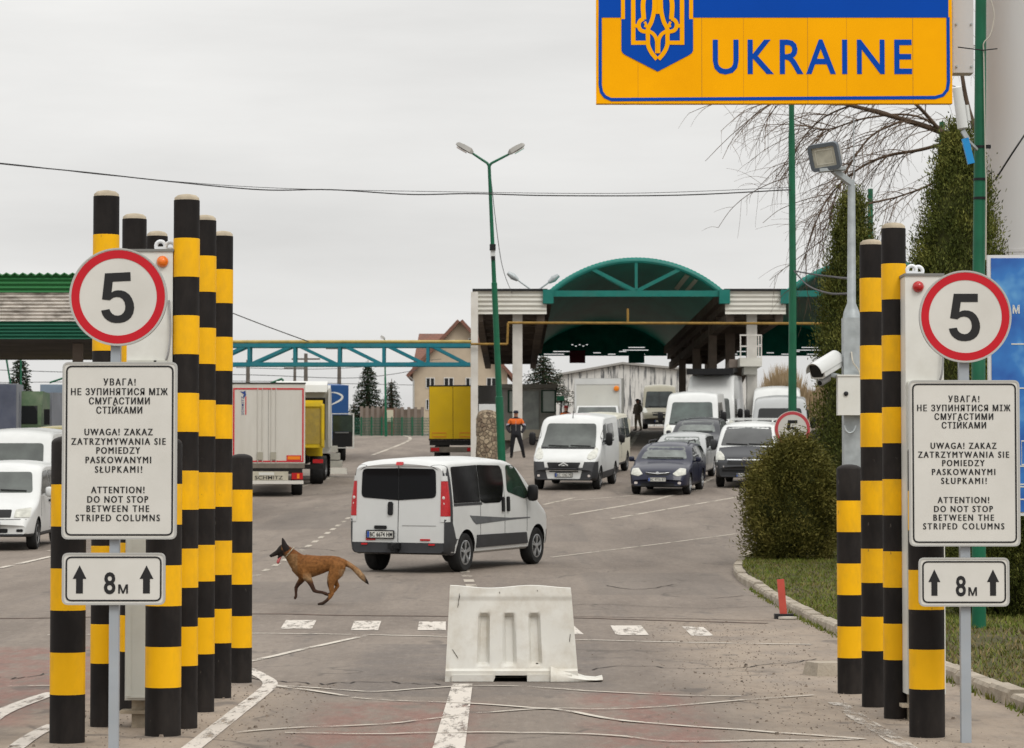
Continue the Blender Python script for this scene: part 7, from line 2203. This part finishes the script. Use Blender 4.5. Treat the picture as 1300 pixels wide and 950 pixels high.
# poster board
def poster():
    Y = 34.0; X = lambda px: P(px, 480, Y).x
    Z = lambda py: P(1275, py, Y).z
    base = XG(1330, Y); base.z = gv(base.x, base.y)
    t = thing('billboard', 'blue poster board in a white frame at the right edge', 'billboard', base)
    f = MB(); f.bb(X(1255), X(1420), Y, Y + .08, Z(655), Z(324)); fr = f.build('frame', mat('frame_white', (.66, .66, .66), .5, var=.04, dirt=(.3, .28, .25), dirt_amt=.3), t, origin=base)
    m = bpy.data.materials.new('blue_poster'); m.use_nodes = True
    n, l = m.node_tree.nodes, m.node_tree.links; b = n['Principled BSDF']; b.inputs['Roughness'].default_value = .35
    tc_ = n.new('ShaderNodeTexCoord'); q = n.new('ShaderNodeTexNoise'); q.inputs['Scale'].default_value = 1.9; q.inputs['Detail'].default_value = 3
    l.new(tc_.outputs['Object'], q.inputs['Vector']); cr = n.new('ShaderNodeValToRGB'); l.new(q.outputs[0], cr.inputs[0])
    cr.color_ramp.elements[0].position = .36; cr.color_ramp.elements[0].color = (.010, .085, .36, 1)
    cr.color_ramp.elements[1].position = .70; cr.color_ramp.elements[1].color = (.16, .42, .68, 1)
    e = cr.color_ramp.elements.new(.55); e.color = (.025, .17, .50, 1)
    l.new(cr.outputs[0], b.inputs['Base Color'])
    p = MB(); p.bb(X(1259), X(1416), Y - .012, Y - .001, Z(650), Z(328)); po = p.build('poster', m, t, origin=base)
    w = MB()
    for y0, x0 in ((437, 1284), (493, 1290)): w.bb(X(x0), X(1400), Y - .017, Y - .0122, Z(y0 + .8), Z(y0 - .8))
    w.build('white_rule', M_PLATE, po, origin=base)
    w = MB()
    for a, c, d, g in ((1296, 1400, 560, 590), (1293, 1400, 592, 615), (1293, 1400, 618, 634)): strokes(w, rect(X(a), X(c), Z(g), Z(d)), .016, Y - .017, .0045, 0, True)
    w.build('white_grid', M_PLATE, po, origin=base)
    tx = MB(); text_on(tx, 'МИ', X(1286), X(1308), Z(398), 10 * Y / FPX, Y - .0122, .004, .03); tx.build('lettering', M_PLATE, po, origin=base)
    sp_ = MB()
    for px in (1312, 1400): sp_.bar((X(px), Y + .12, base.z - .2), (X(px), Y + .12, Z(330)), .07, .07)
    sp_.build('support', M_STEEL, t, origin=base)
poster()

# green mast with aerials
def green_mast():
    Y = 32.2; b0 = XG(1241, Y); b0.z = gv(b0.x, b0.y)
    t = thing('green_mast', 'thick green mast with black straps in front of the grey pillar', 'mast', b0)
    s = Y / FPX
    tp = P(1245.5, -40, Y); m = MB(); d = tp - b0
    j = P(1242, 412, Y); m.tube([b0 + Vector((0, 0, -.2)), j - Vector((0, 0, .02)), j, P(1244, 200, Y), tp], [9.0 * s, 8.8 * s, 8.0 * s, 7.6 * s, 7.0 * s], 20); m.build('pole', M_GREENPOLE, t, 40, b0)
    for py in (187, 228, 252):
        st = MB(); c = P(1244, py, Y); st.cyl(c - Vector((0, 0, .014)), c + Vector((0, 0, .014)), 8.6 * s, n=20)
        if py == 187: st.box(P(1254, 187, Y) + Vector((.0, -.04, 0)), (.05, .05, .04))
        st.build('strap', M_DPLASTIC, t, 40, b0)
    w = MB(); w.tube(curve_pts([P(1258, 0, Y - .1), P(1262, 20, Y - .1), P(1257, 45, Y - .1), P(1249, 55, Y - .1), P(1249, 75, Y - .09), P(1251, 200, Y - .09), P(1252, 235, Y - .1), P(1251.5, 330, Y - .09)], 5), .008, 6)
    w.build('cable', mat('pale_cable', (.45, .42, .36), .6), t, 60, b0)
    r_ = MB(); r_.tube([P(1216, 60, Y - .05), P(1248, 64, Y - .12), P(1266, 62, Y - .05)], .007, 6); r_.build('crossbar', M_DPLASTIC, t, 60, b0)
    return t
green_mast()
Y = 31.9; b0 = P(1232, 200, Y)
t = thing('antenna_unit', 'white stick aerial with a blue clamp strapped to the green mast', 'aerial', b0)
m = MB(); m.tube([P(1223, 165, Y), P(1222.5, 163, Y), P(1215, 112, Y), P(1214.5, 110, Y)], [.03, .062, .055, .03], 12); m.build('aerial_body', M_PWHITE, t, 40, b0)
m = MB(); m.tube([P(1229, 154, Y + .05), P(1226, 134, Y + .05)], .036, 8); m.build('aerial_box', M_PWHITE, t, 40, b0)
m = MB(); m.bar(P(1225, 176, Y), P(1233, 208, Y), .075, .06, up=(0, 1, 0)); m.build('blue_clamp', mat('blue_plastic', (.02, .24, .55), .4), t, origin=b0)
m = MB(); m.bar(P(1222, 166, Y), P(1229, 178, Y), .06, .05); m.bar(P(1228, 178, Y), P(1240, 190, Y + .2), .03, .03); m.build('bracket', M_STEEL, t, origin=b0)
wire([P(1310, 158, 48), P(1285, 195, 48), P(1264, 228, 49.2)], .016, 'thick black cable slanting across the grey pillar')

# green pole behind the sign and its little speed sign
Y = 57.0; b0 = XG(1005, Y); b0.z = gv(b0.x, b0.y)
t = thing('green_pole', 'tall green pole between the pale canopy edge and the floodlight mast', 'pole', b0)
s = Y / FPX; m = MB(); m.tube([b0 + Vector((0, 0, -.2)), P(1006.3, 344, Y), P(1006.3, 343, Y), P(1005, 172, Y), P(1005, 164, Y), P(1004.5, 20, Y)], [.095, .075, .07, .066, .055, .05], 14); m.build('pole', M_GREENPOLE, t, 40, b0)
b1 = P(1006, 545, Y - .15); t = thing('round_sign', 'small round speed limit sign half hidden behind the round bush', 'road sign', (b1.x, b1.y, b1.z))
r = 23 * s
m = MB(); disc(m, 0, 0, 0, r, -.012, .026, 48); p_ = m.build('plate', M_SIGN, t)
m = MB(); disc(m, 0, 0, r * .80, r * .97, -.0145, .002, 48); m.build('red_ring', mat('faded_sign_red', (.50, .07, .085), .5), p_)
m = MB(); five = [(150, 347), (295, 347), (295, 397), (192, 397), (183, 458), (215, 447), (262, 457), (297, 497), (308, 552), (288, 605), (248, 630), (195, 633), (152, 615), (119, 558), (167, 552), (181, 579), (213, 592), (246, 576), (258, 540), (244, 499), (210, 485), (171, 502), (127, 495)]
m.prism([((a - 219) * r / 279, -(b - 485) * r / 279) for a, b in five], -.0145, -.0125); m.build('numeral', M_INK, p_)
m = MB(); m.bb(-.05, .05, .014, .1, -.06, .06); m.build('clamp', M_STEEL, t)
for pts, lab in (([P(1008, 344, 56.9), P(1030, 348, 48), P(1060, 352, 36), P(1079, 354, 27.2)], 'upper black cable from the green pole to the floodlight mast'), ([P(1008, 344, 56.9), P(1025, 362, 48), P(1050, 372, 36), P(1079, 373, 27.2)], 'lower sagging cable from the green pole to the floodlight mast')):
    wire(pts, .014, lab, group='cables from the green pole')
for (px, yt, yb, Y, lab) in ((1105, 240, 330, 120, 'thin green pole behind the willow twigs above the thuja'), (1196, 155, 300, 110, 'thin green pole rising behind the tall thuja')):
    b0 = XG(px, Y); m = MB(); m.tube([b0, P(px, yt, Y)], [.14, .11], 8); o = m.build('thin_pole', M_GREENPOLE, None, 40, origin=b0); o.location = b0
    tag(o, lab, 'pole', 'thin green poles behind the trees')

# floodlight mast
def floodmast():
    Y = 27.2; s = Y / FPX; b0 = XG(1081, Y)
    t = thing('floodlight_mast', 'grey galvanised mast with square lower box and bent arm behind the low right column', 'mast', b0)
    X = lambda px: P(px, 400, Y).x
    m = MB(); m.bb(X(1069.5), X(1093), Y - .09, Y + .09, b0.z - .1, P(1081, 404, Y).z); m.build('lower_mast', M_STEEL, t, origin=b0)
    m = MB(); m.tube([P(1081, 404, Y), P(1081, 396, Y), P(1081, 385, Y), P(1081, 235, Y)], [.085, .075, .042, .036], 14); m.build('upper_mast', M_STEEL, t, 40, b0)
    m = MB(); m.bar(P(1082, 234, Y), P(1058, 216, Y - .1), .055, .055); m.bar(P(1073, 214, Y - .1), P(1040, 217, Y - .1), .12, .03); m.build('arm', M_STEEL, t, origin=b0)
    m = MB(); m.tube([P(1084, 235, Y + .1), P(1084, 150, Y + .1)], .006, 6); m.build('lightning_rod', M_STEEL, t, 60, b0)
    c = MB(); c.tube(curve_pts([P(1081, 447, Y - .1), P(1083, 460, Y - .14), P(1090, 470, Y - .12), P(1093, 480, Y - .1)], 5), .008, 6); c.build('cable', mat('beige_cable', (.5, .47, .4), .6), t, 60, b0)
    # coil of conduit under the box
    c = MB(); c.tube([P(1079, 540, Y - .16) + Vector((.055 * math.cos(a), 0, .075 * math.sin(a))) for a in [PI + PI * k / 10 for k in range(11)]], .012, 8); c.build('conduit', M_STEEL, t, 60, b0)
    # floodlight: turned to the left and down
    L = P(1047, 199, Y - .15); bl = Vector(L)
    f = thing('floodlight', 'grey square floodlight on top of the galvanised mast', 'floodlight', bl)
    Rt = Matrix.Rotation(R(-24), 4, 'Z') @ Matrix.Rotation(R(16), 4, 'X') @ Matrix.Rotation(R(-6), 4, 'Y')
    def T(mb): mb.v = [tuple(Rt @ Vector(v)) for v in mb.v]; return mb
    hw, hh = 17.5 * s, 15 * s
    mm = MB(); strokes(mm, [tuple(p) for p in rounded(rect(-hw, hw, -hh, hh), .03)], .035, -.03, .06, 0, True); T(mm).build('bezel', mat('floodlight_grey', (.10, .115, .13), .5), f, 30)
    mm = MB(); mm.prism(rounded(rect(-hw + .012, hw - .012, -hh + .012, hh - .012), .02), -.012, .004); T(mm).build('lamp_glass', mat('floodlight_glass', (.42, .41, .34), .12, var=.2, vscale=14, coat=.6), f)
    mm = MB(); strokes(mm, [tuple(p) for p in rect(-hw + .05, hw - .05, -hh + .045, hh - .045)], .012, -.016, .003, 0, True); T(mm).build('reflector_edge', mat('reflector', (.55, .54, .46), .3), f)
    mm = MB(); a = rounded(rect(-hw, hw, -hh, hh), .03); b = [(x * .72 + .015, z * .72) for x, z in a]; n_ = len(a)
    mm.add([(x, .031, z) for x, z in a] + [(x, .20, z) for x, z in b], [(i, (i + 1) % n_, n_ + (i + 1) % n_, n_ + i) for i in range(n_)] + [tuple(range(2 * n_ - 1, n_ - 1, -1)), tuple(range(n_))]); T(mm).build('housing', mat('housing_grey', (.36, .35, .33), .5, var=.1), f, 30)
    # control box and surveillance camera
    cb = Vector((X(1078), Y - .12, P(1078, 503, Y).z)); q = thing('control_box', 'white control box with a round lock fixed to the floodlight mast', 'control box', cb)
    mm = MB(); mm.bb(X(1060) - cb.x, X(1095) - cb.x, -.10, .03, -25 * s, 24 * s); mm.build('housing', M_WHITE, q)
    mm = MB(); mm.lathe((X(1070) - cb.x, -.101, 2 * s), [(.022, 0), (.022, -.012), (.012, -.018)], 14, 'y'); mm.build('lock', M_INK, q, 40)
    mm = MB(); mm.bb(X(1060) - cb.x - .006, X(1095) - cb.x + .006, -.11, .03, 24 * s, 26 * s); mm.build('rain_edge', M_WHITE, q)
    cc_ = P(1048, 466, Y - .1); q = thing('surveillance_camera', 'white tubular surveillance camera pointing left beside the control box', 'camera', cc_)
    d = Vector((-.62, -.70, -.36)).normalized(); sdv = d.cross(Vector((0, 0, 1))).normalized(); up = sdv.cross(d)
    M = Matrix((sdv, d, up)).transposed().to_4x4()
    mm = MB(); pr = [(.105 * .8 * math.cos(a) * 1.0, .095 * math.sin(a)) for a in [PI * k / 12 for k in range(13)]] + [(-.084, -.05), (-.05, -.07), (.05, -.07), (.084, -.05)]
    mm.prism(pr, -.17, .15, 0, M); mm.build('housing', M_PWHITE, q, 40)
    mm = MB(); pr2 = [(.084 * 1.1 * math.cos(a), .103 * math.sin(a)) for a in [PI * k / 12 for k in range(13)]] + [(.075, .0), (.06, .07), (0, .092), (-.06, .07), (-.075, .0)]
    pr2 = [(.093 * math.cos(a), .103 * math.sin(a)) for a in [PI * k / 12 for k in range(13)]] + [(.086 * math.cos(a), .0965 * math.sin(a)) for a in [PI * k / 12 for k in range(12, -1, -1)]]
    mm.prism(pr2, -.19, .20, 0, M); mm.build('sun_hood', M_PWHITE, q, 40)
    mm = MB(); mm.prism(rounded(rect(-.07, .07, -.05, .07), .03), .1505, .156, 0, M); mm.build('front_glass', M_GLASS, q)
    mm = MB(); p0 = Vector((0, 0, -.12)); mm.tube([p0 - d * .04, p0 + d * .09], .036, 12); mm.tube([p0 + d * .09, p0 + d * .10], [.03, .026], 12); mm.build('infrared_lamp', mat('lamp_ring', (.25, .25, .25), .4), q, 40)
    mm = MB(); mm.tube([p0 + d * .1005, p0 + d * .104], .024, 12); mm.build('lamp_lens', M_GLASS, q, 40)
    mm = MB(); mm.bar((.04, .02, -.07), (.20, .1, -.10), .05, .04); mm.build('bracket', M_STEEL, q)
floodmast()

# ================================================================== PEOPLE
def vcol(me, fn, name='tint'):
    a = me.color_attributes.new(name, 'FLOAT_COLOR', 'POINT')
    for i, v in enumerate(me.vertices): a.data[i].color = (*fn(v.co, v.normal), 1)
def vmat(name, rough=.8, var=.15, vscale=30, bump=0.0, bscale=60):
    m = bpy.data.materials.new(name); m.use_nodes = True
    n, l = m.node_tree.nodes, m.node_tree.links; b = n['Principled BSDF']; b.inputs['Roughness'].default_value = rough; b.inputs['Specular IOR Level'].default_value = .2
    at = n.new('ShaderNodeAttribute'); at.attribute_name = 'tint'
    t_ = n.new('ShaderNodeTexCoord'); q = n.new('ShaderNodeTexNoise'); q.inputs['Scale'].default_value = vscale; q.inputs['Detail'].default_value = 4; l.new(t_.outputs['Object'], q.inputs['Vector'])
    r_ = n.new('ShaderNodeMapRange'); r_.inputs[1].default_value = .3; r_.inputs[2].default_value = .7; r_.inputs[3].default_value = 1 - var; r_.inputs[4].default_value = 1 + var; l.new(q.outputs[0], r_.inputs[0])
    sc = n.new('ShaderNodeVectorMath'); sc.operation = 'SCALE'; l.new(at.outputs['Color'], sc.inputs[0]); l.new(r_.outputs[0], sc.inputs['Scale']); l.new(sc.outputs[0], b.inputs['Base Color'])
    if bump:
        bp_ = n.new('ShaderNodeBump'); bp_.inputs['Strength'].default_value = bump; bp_.inputs['Distance'].default_value = .01; l.new(q.outputs[0], bp_.inputs['Height']); l.new(bp_.outputs[0], b.inputs['Normal'])
    return m
M_CLOTH = vmat('clothing', .85)
M_SKIN = mat('skin', (.42, .23, .16), .6)
def person(label, px, Y, H, jacket, upper, trousers, cap, z=None, arms='pockets', yaw=0.0, extra_strip=True):
    b0 = XG(px, Y)
    if z is not None: b0.z = z
    t = thing('person', label, 'person', b0, rotz=yaw)
    k = H / 1.80
    J = {}; V, E, Rr = [], [], []
    def v(n, p, r): J[n] = len(V); V.append(Vector(p) * k); Rr.append(tuple(q * k * (1.22 if p[2] < 1.5 else 1.1) for q in (r if hasattr(r, '__len__') else (r, r))))
    def e(*ns):
        for a, b in zip(ns, ns[1:]): E.append((J[a], J[b]))
    v('pelvis', (0, 0, .95), (.165, .125)); v('waist', (0, 0, 1.10), (.175, .13)); v('chest', (0, -.01, 1.32), (.20, .14)); v('top', (0, 0, 1.46), (.15, .10)); v('neck', (0, -.005, 1.54), (.065, .065)); v('chin', (0, -.02, 1.60), .075); v('head', (0, -.02, 1.69), (.082, .098)); v('crown', (0, -.01, 1.77), (.06, .07))
    e('pelvis', 'waist', 'chest', 'top', 'neck', 'chin', 'head', 'crown')
    for sg, n, fx, ky in ((-1, 'l', -.10, -.02), (1, 'r', .26, -.03)):
        v('hip' + n, (sg * .09, 0, .88), .105); v('knee' + n, (sg * .10 + fx * .45, ky, .48), .068); v('ank' + n, (sg * .09 + fx * .8, .02, .09), .05); v('heel' + n, (sg * .09 + fx * .8, .03, .045), .048); v('toe' + n, (sg * .11 + fx * .86, -.17, .035), .04)
        e('pelvis', 'hip' + n, 'knee' + n, 'ank' + n, 'heel' + n, 'toe' + n)
        v('sh' + n, (sg * .19, 0, 1.43), .085); v('el' + n, (sg * .33, .05, 1.17), .068); v('wr' + n, (sg * .25, -.09, 1.00), .05); v('ha' + n, (sg * .20, -.12, .96), .045)
        e('top', 'sh' + n, 'el' + n, 'wr' + n, 'ha' + n)
    me = skin_mesh(V, E, Rr, 2)
    def col(c, nr):
        z, ax = c.z / k, abs(c.x) / k
        if z > 1.565: return (.40, .215, .15)
        if z < .075: return (.02, .018, .016)
        if z < .88 and not (ax > .2 and z > .8): return trousers
        if z > 1.50: return jacket
        if upper and z > 1.31 - .10 * max(0, ax - .15) and ax < .32: return upper
        if upper and 1.25 < z < 1.30 and ax > .27: return (.45, .47, .55)
        return jacket
    vcol(me, col); me.materials.append(M_CLOTH); fin(me, 60); me.name = 'body'
    link_mesh('body', me, t)
    for sg in (-1, 1):
        f = MB(); f.lathe((sg * .032 * k, -.112 * k, 1.69 * k), [(.011, 0), (.009, -.006), (.002, -.008)], 8, 'y'); f.build('eye', M_INK, t)
    f = MB(); f.add([(-.014 * k, -.105 * k, 1.635 * k), (.014 * k, -.105 * k, 1.635 * k), (0, -.135 * k, 1.648 * k), (0, -.108 * k, 1.69 * k)], [(0, 1, 2), (0, 2, 3), (1, 3, 2), (0, 3, 1)]); f.build('nose', M_SKIN, t)
    if cap:
        c = MB(); c.lathe((0, -.015 * k, 0), [(.098 * k, 1.705 * k), (.103 * k, 1.74 * k), (.09 * k, 1.785 * k), (.05 * k, 1.81 * k), (.005, 1.815 * k)], 20); c.box((0, -.13 * k, 1.712 * k), (.13 * k, .10 * k, .012 * k)); c.build('cap', mat('cap_' + str(len(MATS)), cap, .8), t, 50)
    if extra_strip:
        c = MB(); c.bar((0, -.185 * k, 1.02 * k), (0, -.185 * k, 1.42 * k), .014, .008); c.build('zip', mat('pale_zip', (.5, .46, .46), .6), t)
    return t
person('guard in black jacket with orange shoulders, black trousers and cap, hands in pockets', 655, 109.0, 1.80, (.024, .024, .028), (.62, .13, .025), (.012, .012, .014), (.015, .018, .03))
person('person in dark jacket with orange vest and reddish cap behind the cream van', 718.5, 121.0, 1.78, (.05, .035, .03), (.55, .13, .03), (.02, .02, .025), (.25, .03, .03), yaw=.6)
person('person in beige trousers and dark cap standing at the left side of the beige minibus', 809.5, 160.0, 1.78, (.22, .19, .15), None, (.26, .22, .16), (.012, .012, .012), yaw=-.9, extra_strip=False)
# green bin next to the person behind the cream van
b0 = XG(711.5, 122.0); s = 122 / FPX; m = MB(); m.box((0, 0, P(711, 506, 122).z - b0.z), (9 * s, .4, 6 * s)); o = None
t = thing('letter_box', 'green box on a post left of the person with the reddish cap', 'box', b0); m.build('box', M_GREENPOLE, t)
m = MB(); m.bar((0.03, .0, 0), (.03, .0, P(711, 509, 122).z - b0.z), .07, .07); m.build('post', M_INK, t)

# ================================================================== DOG
def dog():
    Y = G(405, 768).y
    bx = P(330 + 650 / 8.63, 600, Y).x; b0 = Vector((bx, Y, gz(bx, Y)))
    t = thing('dog', 'fawn shepherd dog with black muzzle and collar running to the left', 'dog', b0)
    U = FPX / Y * 8.63
    def q(x, z, y=0.0): return Vector(((x - 650) / U, y if abs(y) < 1 else y / U, (857 - z) / U))
    src = MB()
    def chain(pts, y0=0.0):
        # pts: (x, z, r, lateral r, y) in measured units; tube with elliptic sections and round ends
        ps = []
        for i in range(len(pts) - 1):
            for k in range(5):
                f = k / 5; ps.append([a + (b_ - a) * f for a, b_ in zip(pts[i], pts[i + 1])])
        ps.append(list(pts[-1])); n = 16; rows = []
        cen = [q(p[0], p[1], p[4]) for p in ps]
        def row(c, d, r, w):
            la = Vector((0, 1, 0)); up = la.cross(d); up = up.normalized() if up.length > 1e-4 else Vector((0, 0, 1)); la = d.cross(up).normalized()
            return [c + up * (r / U) * math.sin(2 * PI * k / n) + la * (w / U) * math.cos(2 * PI * k / n) for k in range(n)]
        for i, p in enumerate(ps):
            d = (cen[min(i + 2, len(cen) - 1)] - cen[max(i - 2, 0)]).normalized()
            if i == 0:
                for e_ in (.98, .8, .45): rows.append(row(cen[0] - d * e_ * min(p[2], p[3]) / U, d, p[2] * math.sqrt(1 - e_ * e_), p[3] * math.sqrt(1 - e_ * e_)))
            rows.append(row(cen[i], d, p[2], p[3]))
            if i == len(ps) - 1:
                for e_ in (.45, .8, .98): rows.append(row(cen[-1] + d * e_ * min(p[2], p[3]) / U, d, p[2] * math.sqrt(1 - e_ * e_), p[3] * math.sqrt(1 - e_ * e_)))
        vs = [v for r_ in rows for v in r_]; fs = [(i * n + k, i * n + (k + 1) % n, (i + 1) * n + (k + 1) % n, (i + 1) * n + k) for i in range(len(rows) - 1) for k in range(n)]
        fs += [tuple(range(n - 1, -1, -1)), tuple((len(rows) - 1) * n + k for k in range(n))]
        src.add(vs, fs)
    chain([(430, 415, 112, 74, 0), (480, 440, 134, 90, 0), (570, 436, 122, 92, 0), (650, 424, 105, 84, 0), (720, 410, 90, 74, 0), (800, 404, 82, 72, 0), (865, 404, 72, 66, 0), (915, 408, 48, 44, 0)])
    chain([(470, 420, 105, 76, 0), (410, 385, 98, 66, 0), (365, 335, 80, 56, 0), (325, 295, 66, 50, 0), (285, 262, 58, 46, 0)])
    chain([(285, 262, 56, 48, 0), (255, 246, 52, 48, 0), (228, 264, 42, 40, 0), (200, 284, 30, 30, 0), (160, 306, 24, 24, 0), (128, 322, 19, 19, 0)])
    chain([(262, 285, 36, 36, 0), (235, 312, 22, 24, 0), (206, 345, 13, 16, 0)])
    chain([(900, 395, 46, 44, 0), (960, 412, 32, 30, 0), (1010, 440, 27, 25, 0), (1070, 492, 33, 28, 0), (1130, 560, 31, 26, 0), (1175, 612, 17, 15, 0), (1195, 636, 5, 5, 0)])
    chain([(455, 430, 90, 46, -42), (485, 490, 72, 42, -50), (515, 545, 52, 36, -54), (548, 590, 36, 30, -56), (578, 650, 25, 23, -57), (603, 702, 22, 21, -57), (640, 714, 18, 19, -56), (690, 720, 17, 19, -54), (735, 738, 20, 22, -53), (752, 748, 12, 18, -53)])
    chain([(450, 450, 80, 42, 42), (458, 520, 58, 38, 50), (462, 580, 38, 32, 54), (420, 632, 26, 24, 55), (396, 672, 21, 20, 55), (395, 725, 16, 17, 55), (396, 762, 16, 19, 55), (386, 786, 16, 20, 55)])
    chain([(860, 430, 86, 50, -40), (830, 510, 76, 46, -48), (795, 575, 56, 38, -54), (782, 630, 40, 30, -56), (792, 690, 28, 24, -57), (796, 735, 24, 21, -57), (775, 772, 20, 19, -57), (735, 812, 18, 18, -56), (700, 838, 18, 20, -55), (652, 847, 14, 21, -55)])
    chain([(865, 440, 78, 46, 40), (840, 520, 66, 42, 48), (806, 575, 46, 34, 52), (830, 620, 32, 26, 53), (852, 652, 22, 20, 53), (825, 695, 18, 17, 52), (790, 735, 17, 18, 51), (738, 748, 17, 20, 50)])
    src.v = [(x, y if abs(y) < 1 else y, z) for x, y, z in src.v]
    sm_ = src.mesh('body', []) if False else None
    me0 = bpy.data.meshes.new('body'); me0.from_pydata(src.v, [], src.f)
    o0 = bpy.data.objects.new('body', me0); COL.objects.link(o0)
    md = o0.modifiers.new('r', 'REMESH'); md.mode = 'VOXEL'; md.voxel_size = .0075; md.use_smooth_shade = True
    md = o0.modifiers.new('s', 'SMOOTH'); md.factor = .5; md.iterations = 7
    dg = bpy.context.evaluated_depsgraph_get(); dg.update()
    me = bpy.data.meshes.new_from_object(o0.evaluated_get(dg)); bpy.data.objects.remove(o0); bpy.data.meshes.remove(me0)
    def mixv(a, b, f): f = max(0, min(1, f)); return tuple(x + (y - x) * f for x, y in zip(a, b))
    tan, dk, red, pale = (.205, .088, .026), (.018, .014, .012), (.150, .056, .017), (.31, .19, .095)
    def col(c, nr):
        X_, Z_ = c.x * U + 650, 857 - c.z * U
        k = mixv(tan, red, (430 - Z_) / 160)
        k = mixv(k, pale, (Z_ - 500) / 60 * (1 if 480 < X_ < 760 and Z_ < 600 else 0) * .8)
        if X_ > 850 and Z_ > 470: k = mixv(k, pale, (X_ - 860) / 60)
        if X_ > 960: k = mixv(mixv(k, pale, .5), dk, (X_ - 1120) / 50)
        if X_ < 420 and Z_ > 300: k = mixv(k, (.20, .12, .055), .6)
        if X_ < 300: k = mixv(k, dk, (300 - X_) / 45)
        if 240 < X_ < 300 and Z_ < 262: k = mixv(k, tan, .55)
        if X_ < 760 and Z_ > 560: k = mixv(k, (.045, .022, .014), (Z_ - 560) / 70)
        if X_ >= 600 and Z_ > 800: k = mixv(k, (.03, .018, .012), (Z_ - 800) / 40)
        return k
    vcol(me, col); me.materials.append(vmat('dog_fur', .85, .28, 26, .7)); fin(me, 70); me.name = 'body'; bo = link_mesh('body', me, t)
    # short coat: thin hairs lying backwards
    rd = random.Random(3); fv, ff, fc = [], [], []
    polys = [p for p in me.polygons]; ar_ = [p.area for p in polys]
    for p in rd.choices(polys, ar_, k=9000):
        c = p.center; nn = p.normal
        j = [me.vertices[i].co for i in p.vertices]; w_ = [rd.random() for _ in j]; sw_ = sum(w_); c = sum((a * (x / sw_) for a, x in zip(j, w_)), Vector())
        X_, Z_ = c.x * U + 650, 857 - c.z * U
        leg = Z_ > 560; back = Vector((1, 0, -.25)) if not leg else Vector((.15, 0, -1))
        if X_ > 960: back = Vector((.8, 0, -.8))
        d = (back - nn * back.dot(nn)); d = (d.normalized() if d.length > .05 else Vector((1, 0, 0))) + nn * rd.uniform(.15, .5) + Vector((rd.uniform(-.3, .3), rd.uniform(-.3, .3), rd.uniform(-.3, .3)))
        L_h = rd.uniform(.008, .018) * (.55 if leg or X_ < 290 else 1.0) * (1.7 if (X_ > 980 or (X_ > 860 and 470 < Z_ < 640) or (X_ < 460 and Z_ > 330 and not leg)) else 1)
        sd_ = d.cross(nn); sd_ = sd_.normalized() * .0022 if sd_.length > 1e-4 else Vector((0, .002, 0))
        k = len(fv); fv += [c - sd_, c + sd_, c + d.normalized() * L_h]; ff.append((k, k + 1, k + 2)); g_ = rd.uniform(.65, 1.35); cc = tuple(x * g_ for x in col(c, nn)); fc += [cc, cc, cc]
    fm = bpy.data.meshes.new('fur'); fm.from_pydata(fv, [], ff); at = fm.color_attributes.new('tint', 'FLOAT_COLOR', 'POINT')
    for i, c in enumerate(fc): at.data[i].color = (*c, 1)
    fm.materials.append(me.materials[0]); link_mesh('fur', fm, bo)
    M_DK = mat('dark_fur', (.016, .012, .011), .85)
    for y in (-.05, .05):
        m = MB(); pts = [q(300, 262, y * .8), q(272, 210, y * 1.1), q(250, 130, y * 1.2)]; m.tube([pts[0], pts[0].lerp(pts[1], .5), pts[1], pts[1].lerp(pts[2], .6), pts[2]], [.052, .050, .038, .020, .004], 10)
        ear = m.v; a = q(280, 200, y); m.v = [(p[0], y + (p[1] - y) * .45, p[2]) for p in m.v]
        m.build('ear', M_DK, t, 60)
    m = MB(); m.tube(curve_pts([q(238, 322, 0), q(215, 358, 0), q(202, 392, -.004), q(203, 412, -.006)], 4), [.012, .014, .016, .018, .02, .022, .024, .024, .022, .02, .016, .01, .004][:13], 10); m.v = [(x, y * 1.1, z) for x, y, z in m.v]; m.build('tongue', mat('tongue_pink', (.42, .10, .10), .4), t, 60)
    for y in (-.047, .047):
        m = MB(); m.lathe(tuple(q(225, 250, y * .8)), [(.009, -.004), (.008, .004), (.003, .007)], 8, 'y'); m.build('eye', M_GLASS, t)
    m = MB(); m.lathe(tuple(q(119, 321, 0)), [(.004, -.014), (.015, -.01), (.017, 0), (.015, .01), (.004, .014)], 12, 'y'); m.build('nose', mat('wet_black', (.008, .008, .008), .3), t, 50)
    # collar: chain round the neck
    c0 = q(330, 292, 0); axd = (q(300, 262) - q(345, 300)).normalized(); m = MB()
    u1 = Vector((0, 1, 0)); u2 = axd.cross(u1).normalized()
    ring = [c0 + u1 * .074 * math.cos(2 * PI * k / 28) + u2 * .094 * math.sin(2 * PI * k / 28) + axd * .006 * (k % 2) for k in range(29)]
    m.tube(ring, .009, 6); m.build('collar', mat('chain_collar', (.42, .36, .26), .4, metal=.6), t, 60)
    return t
dog()
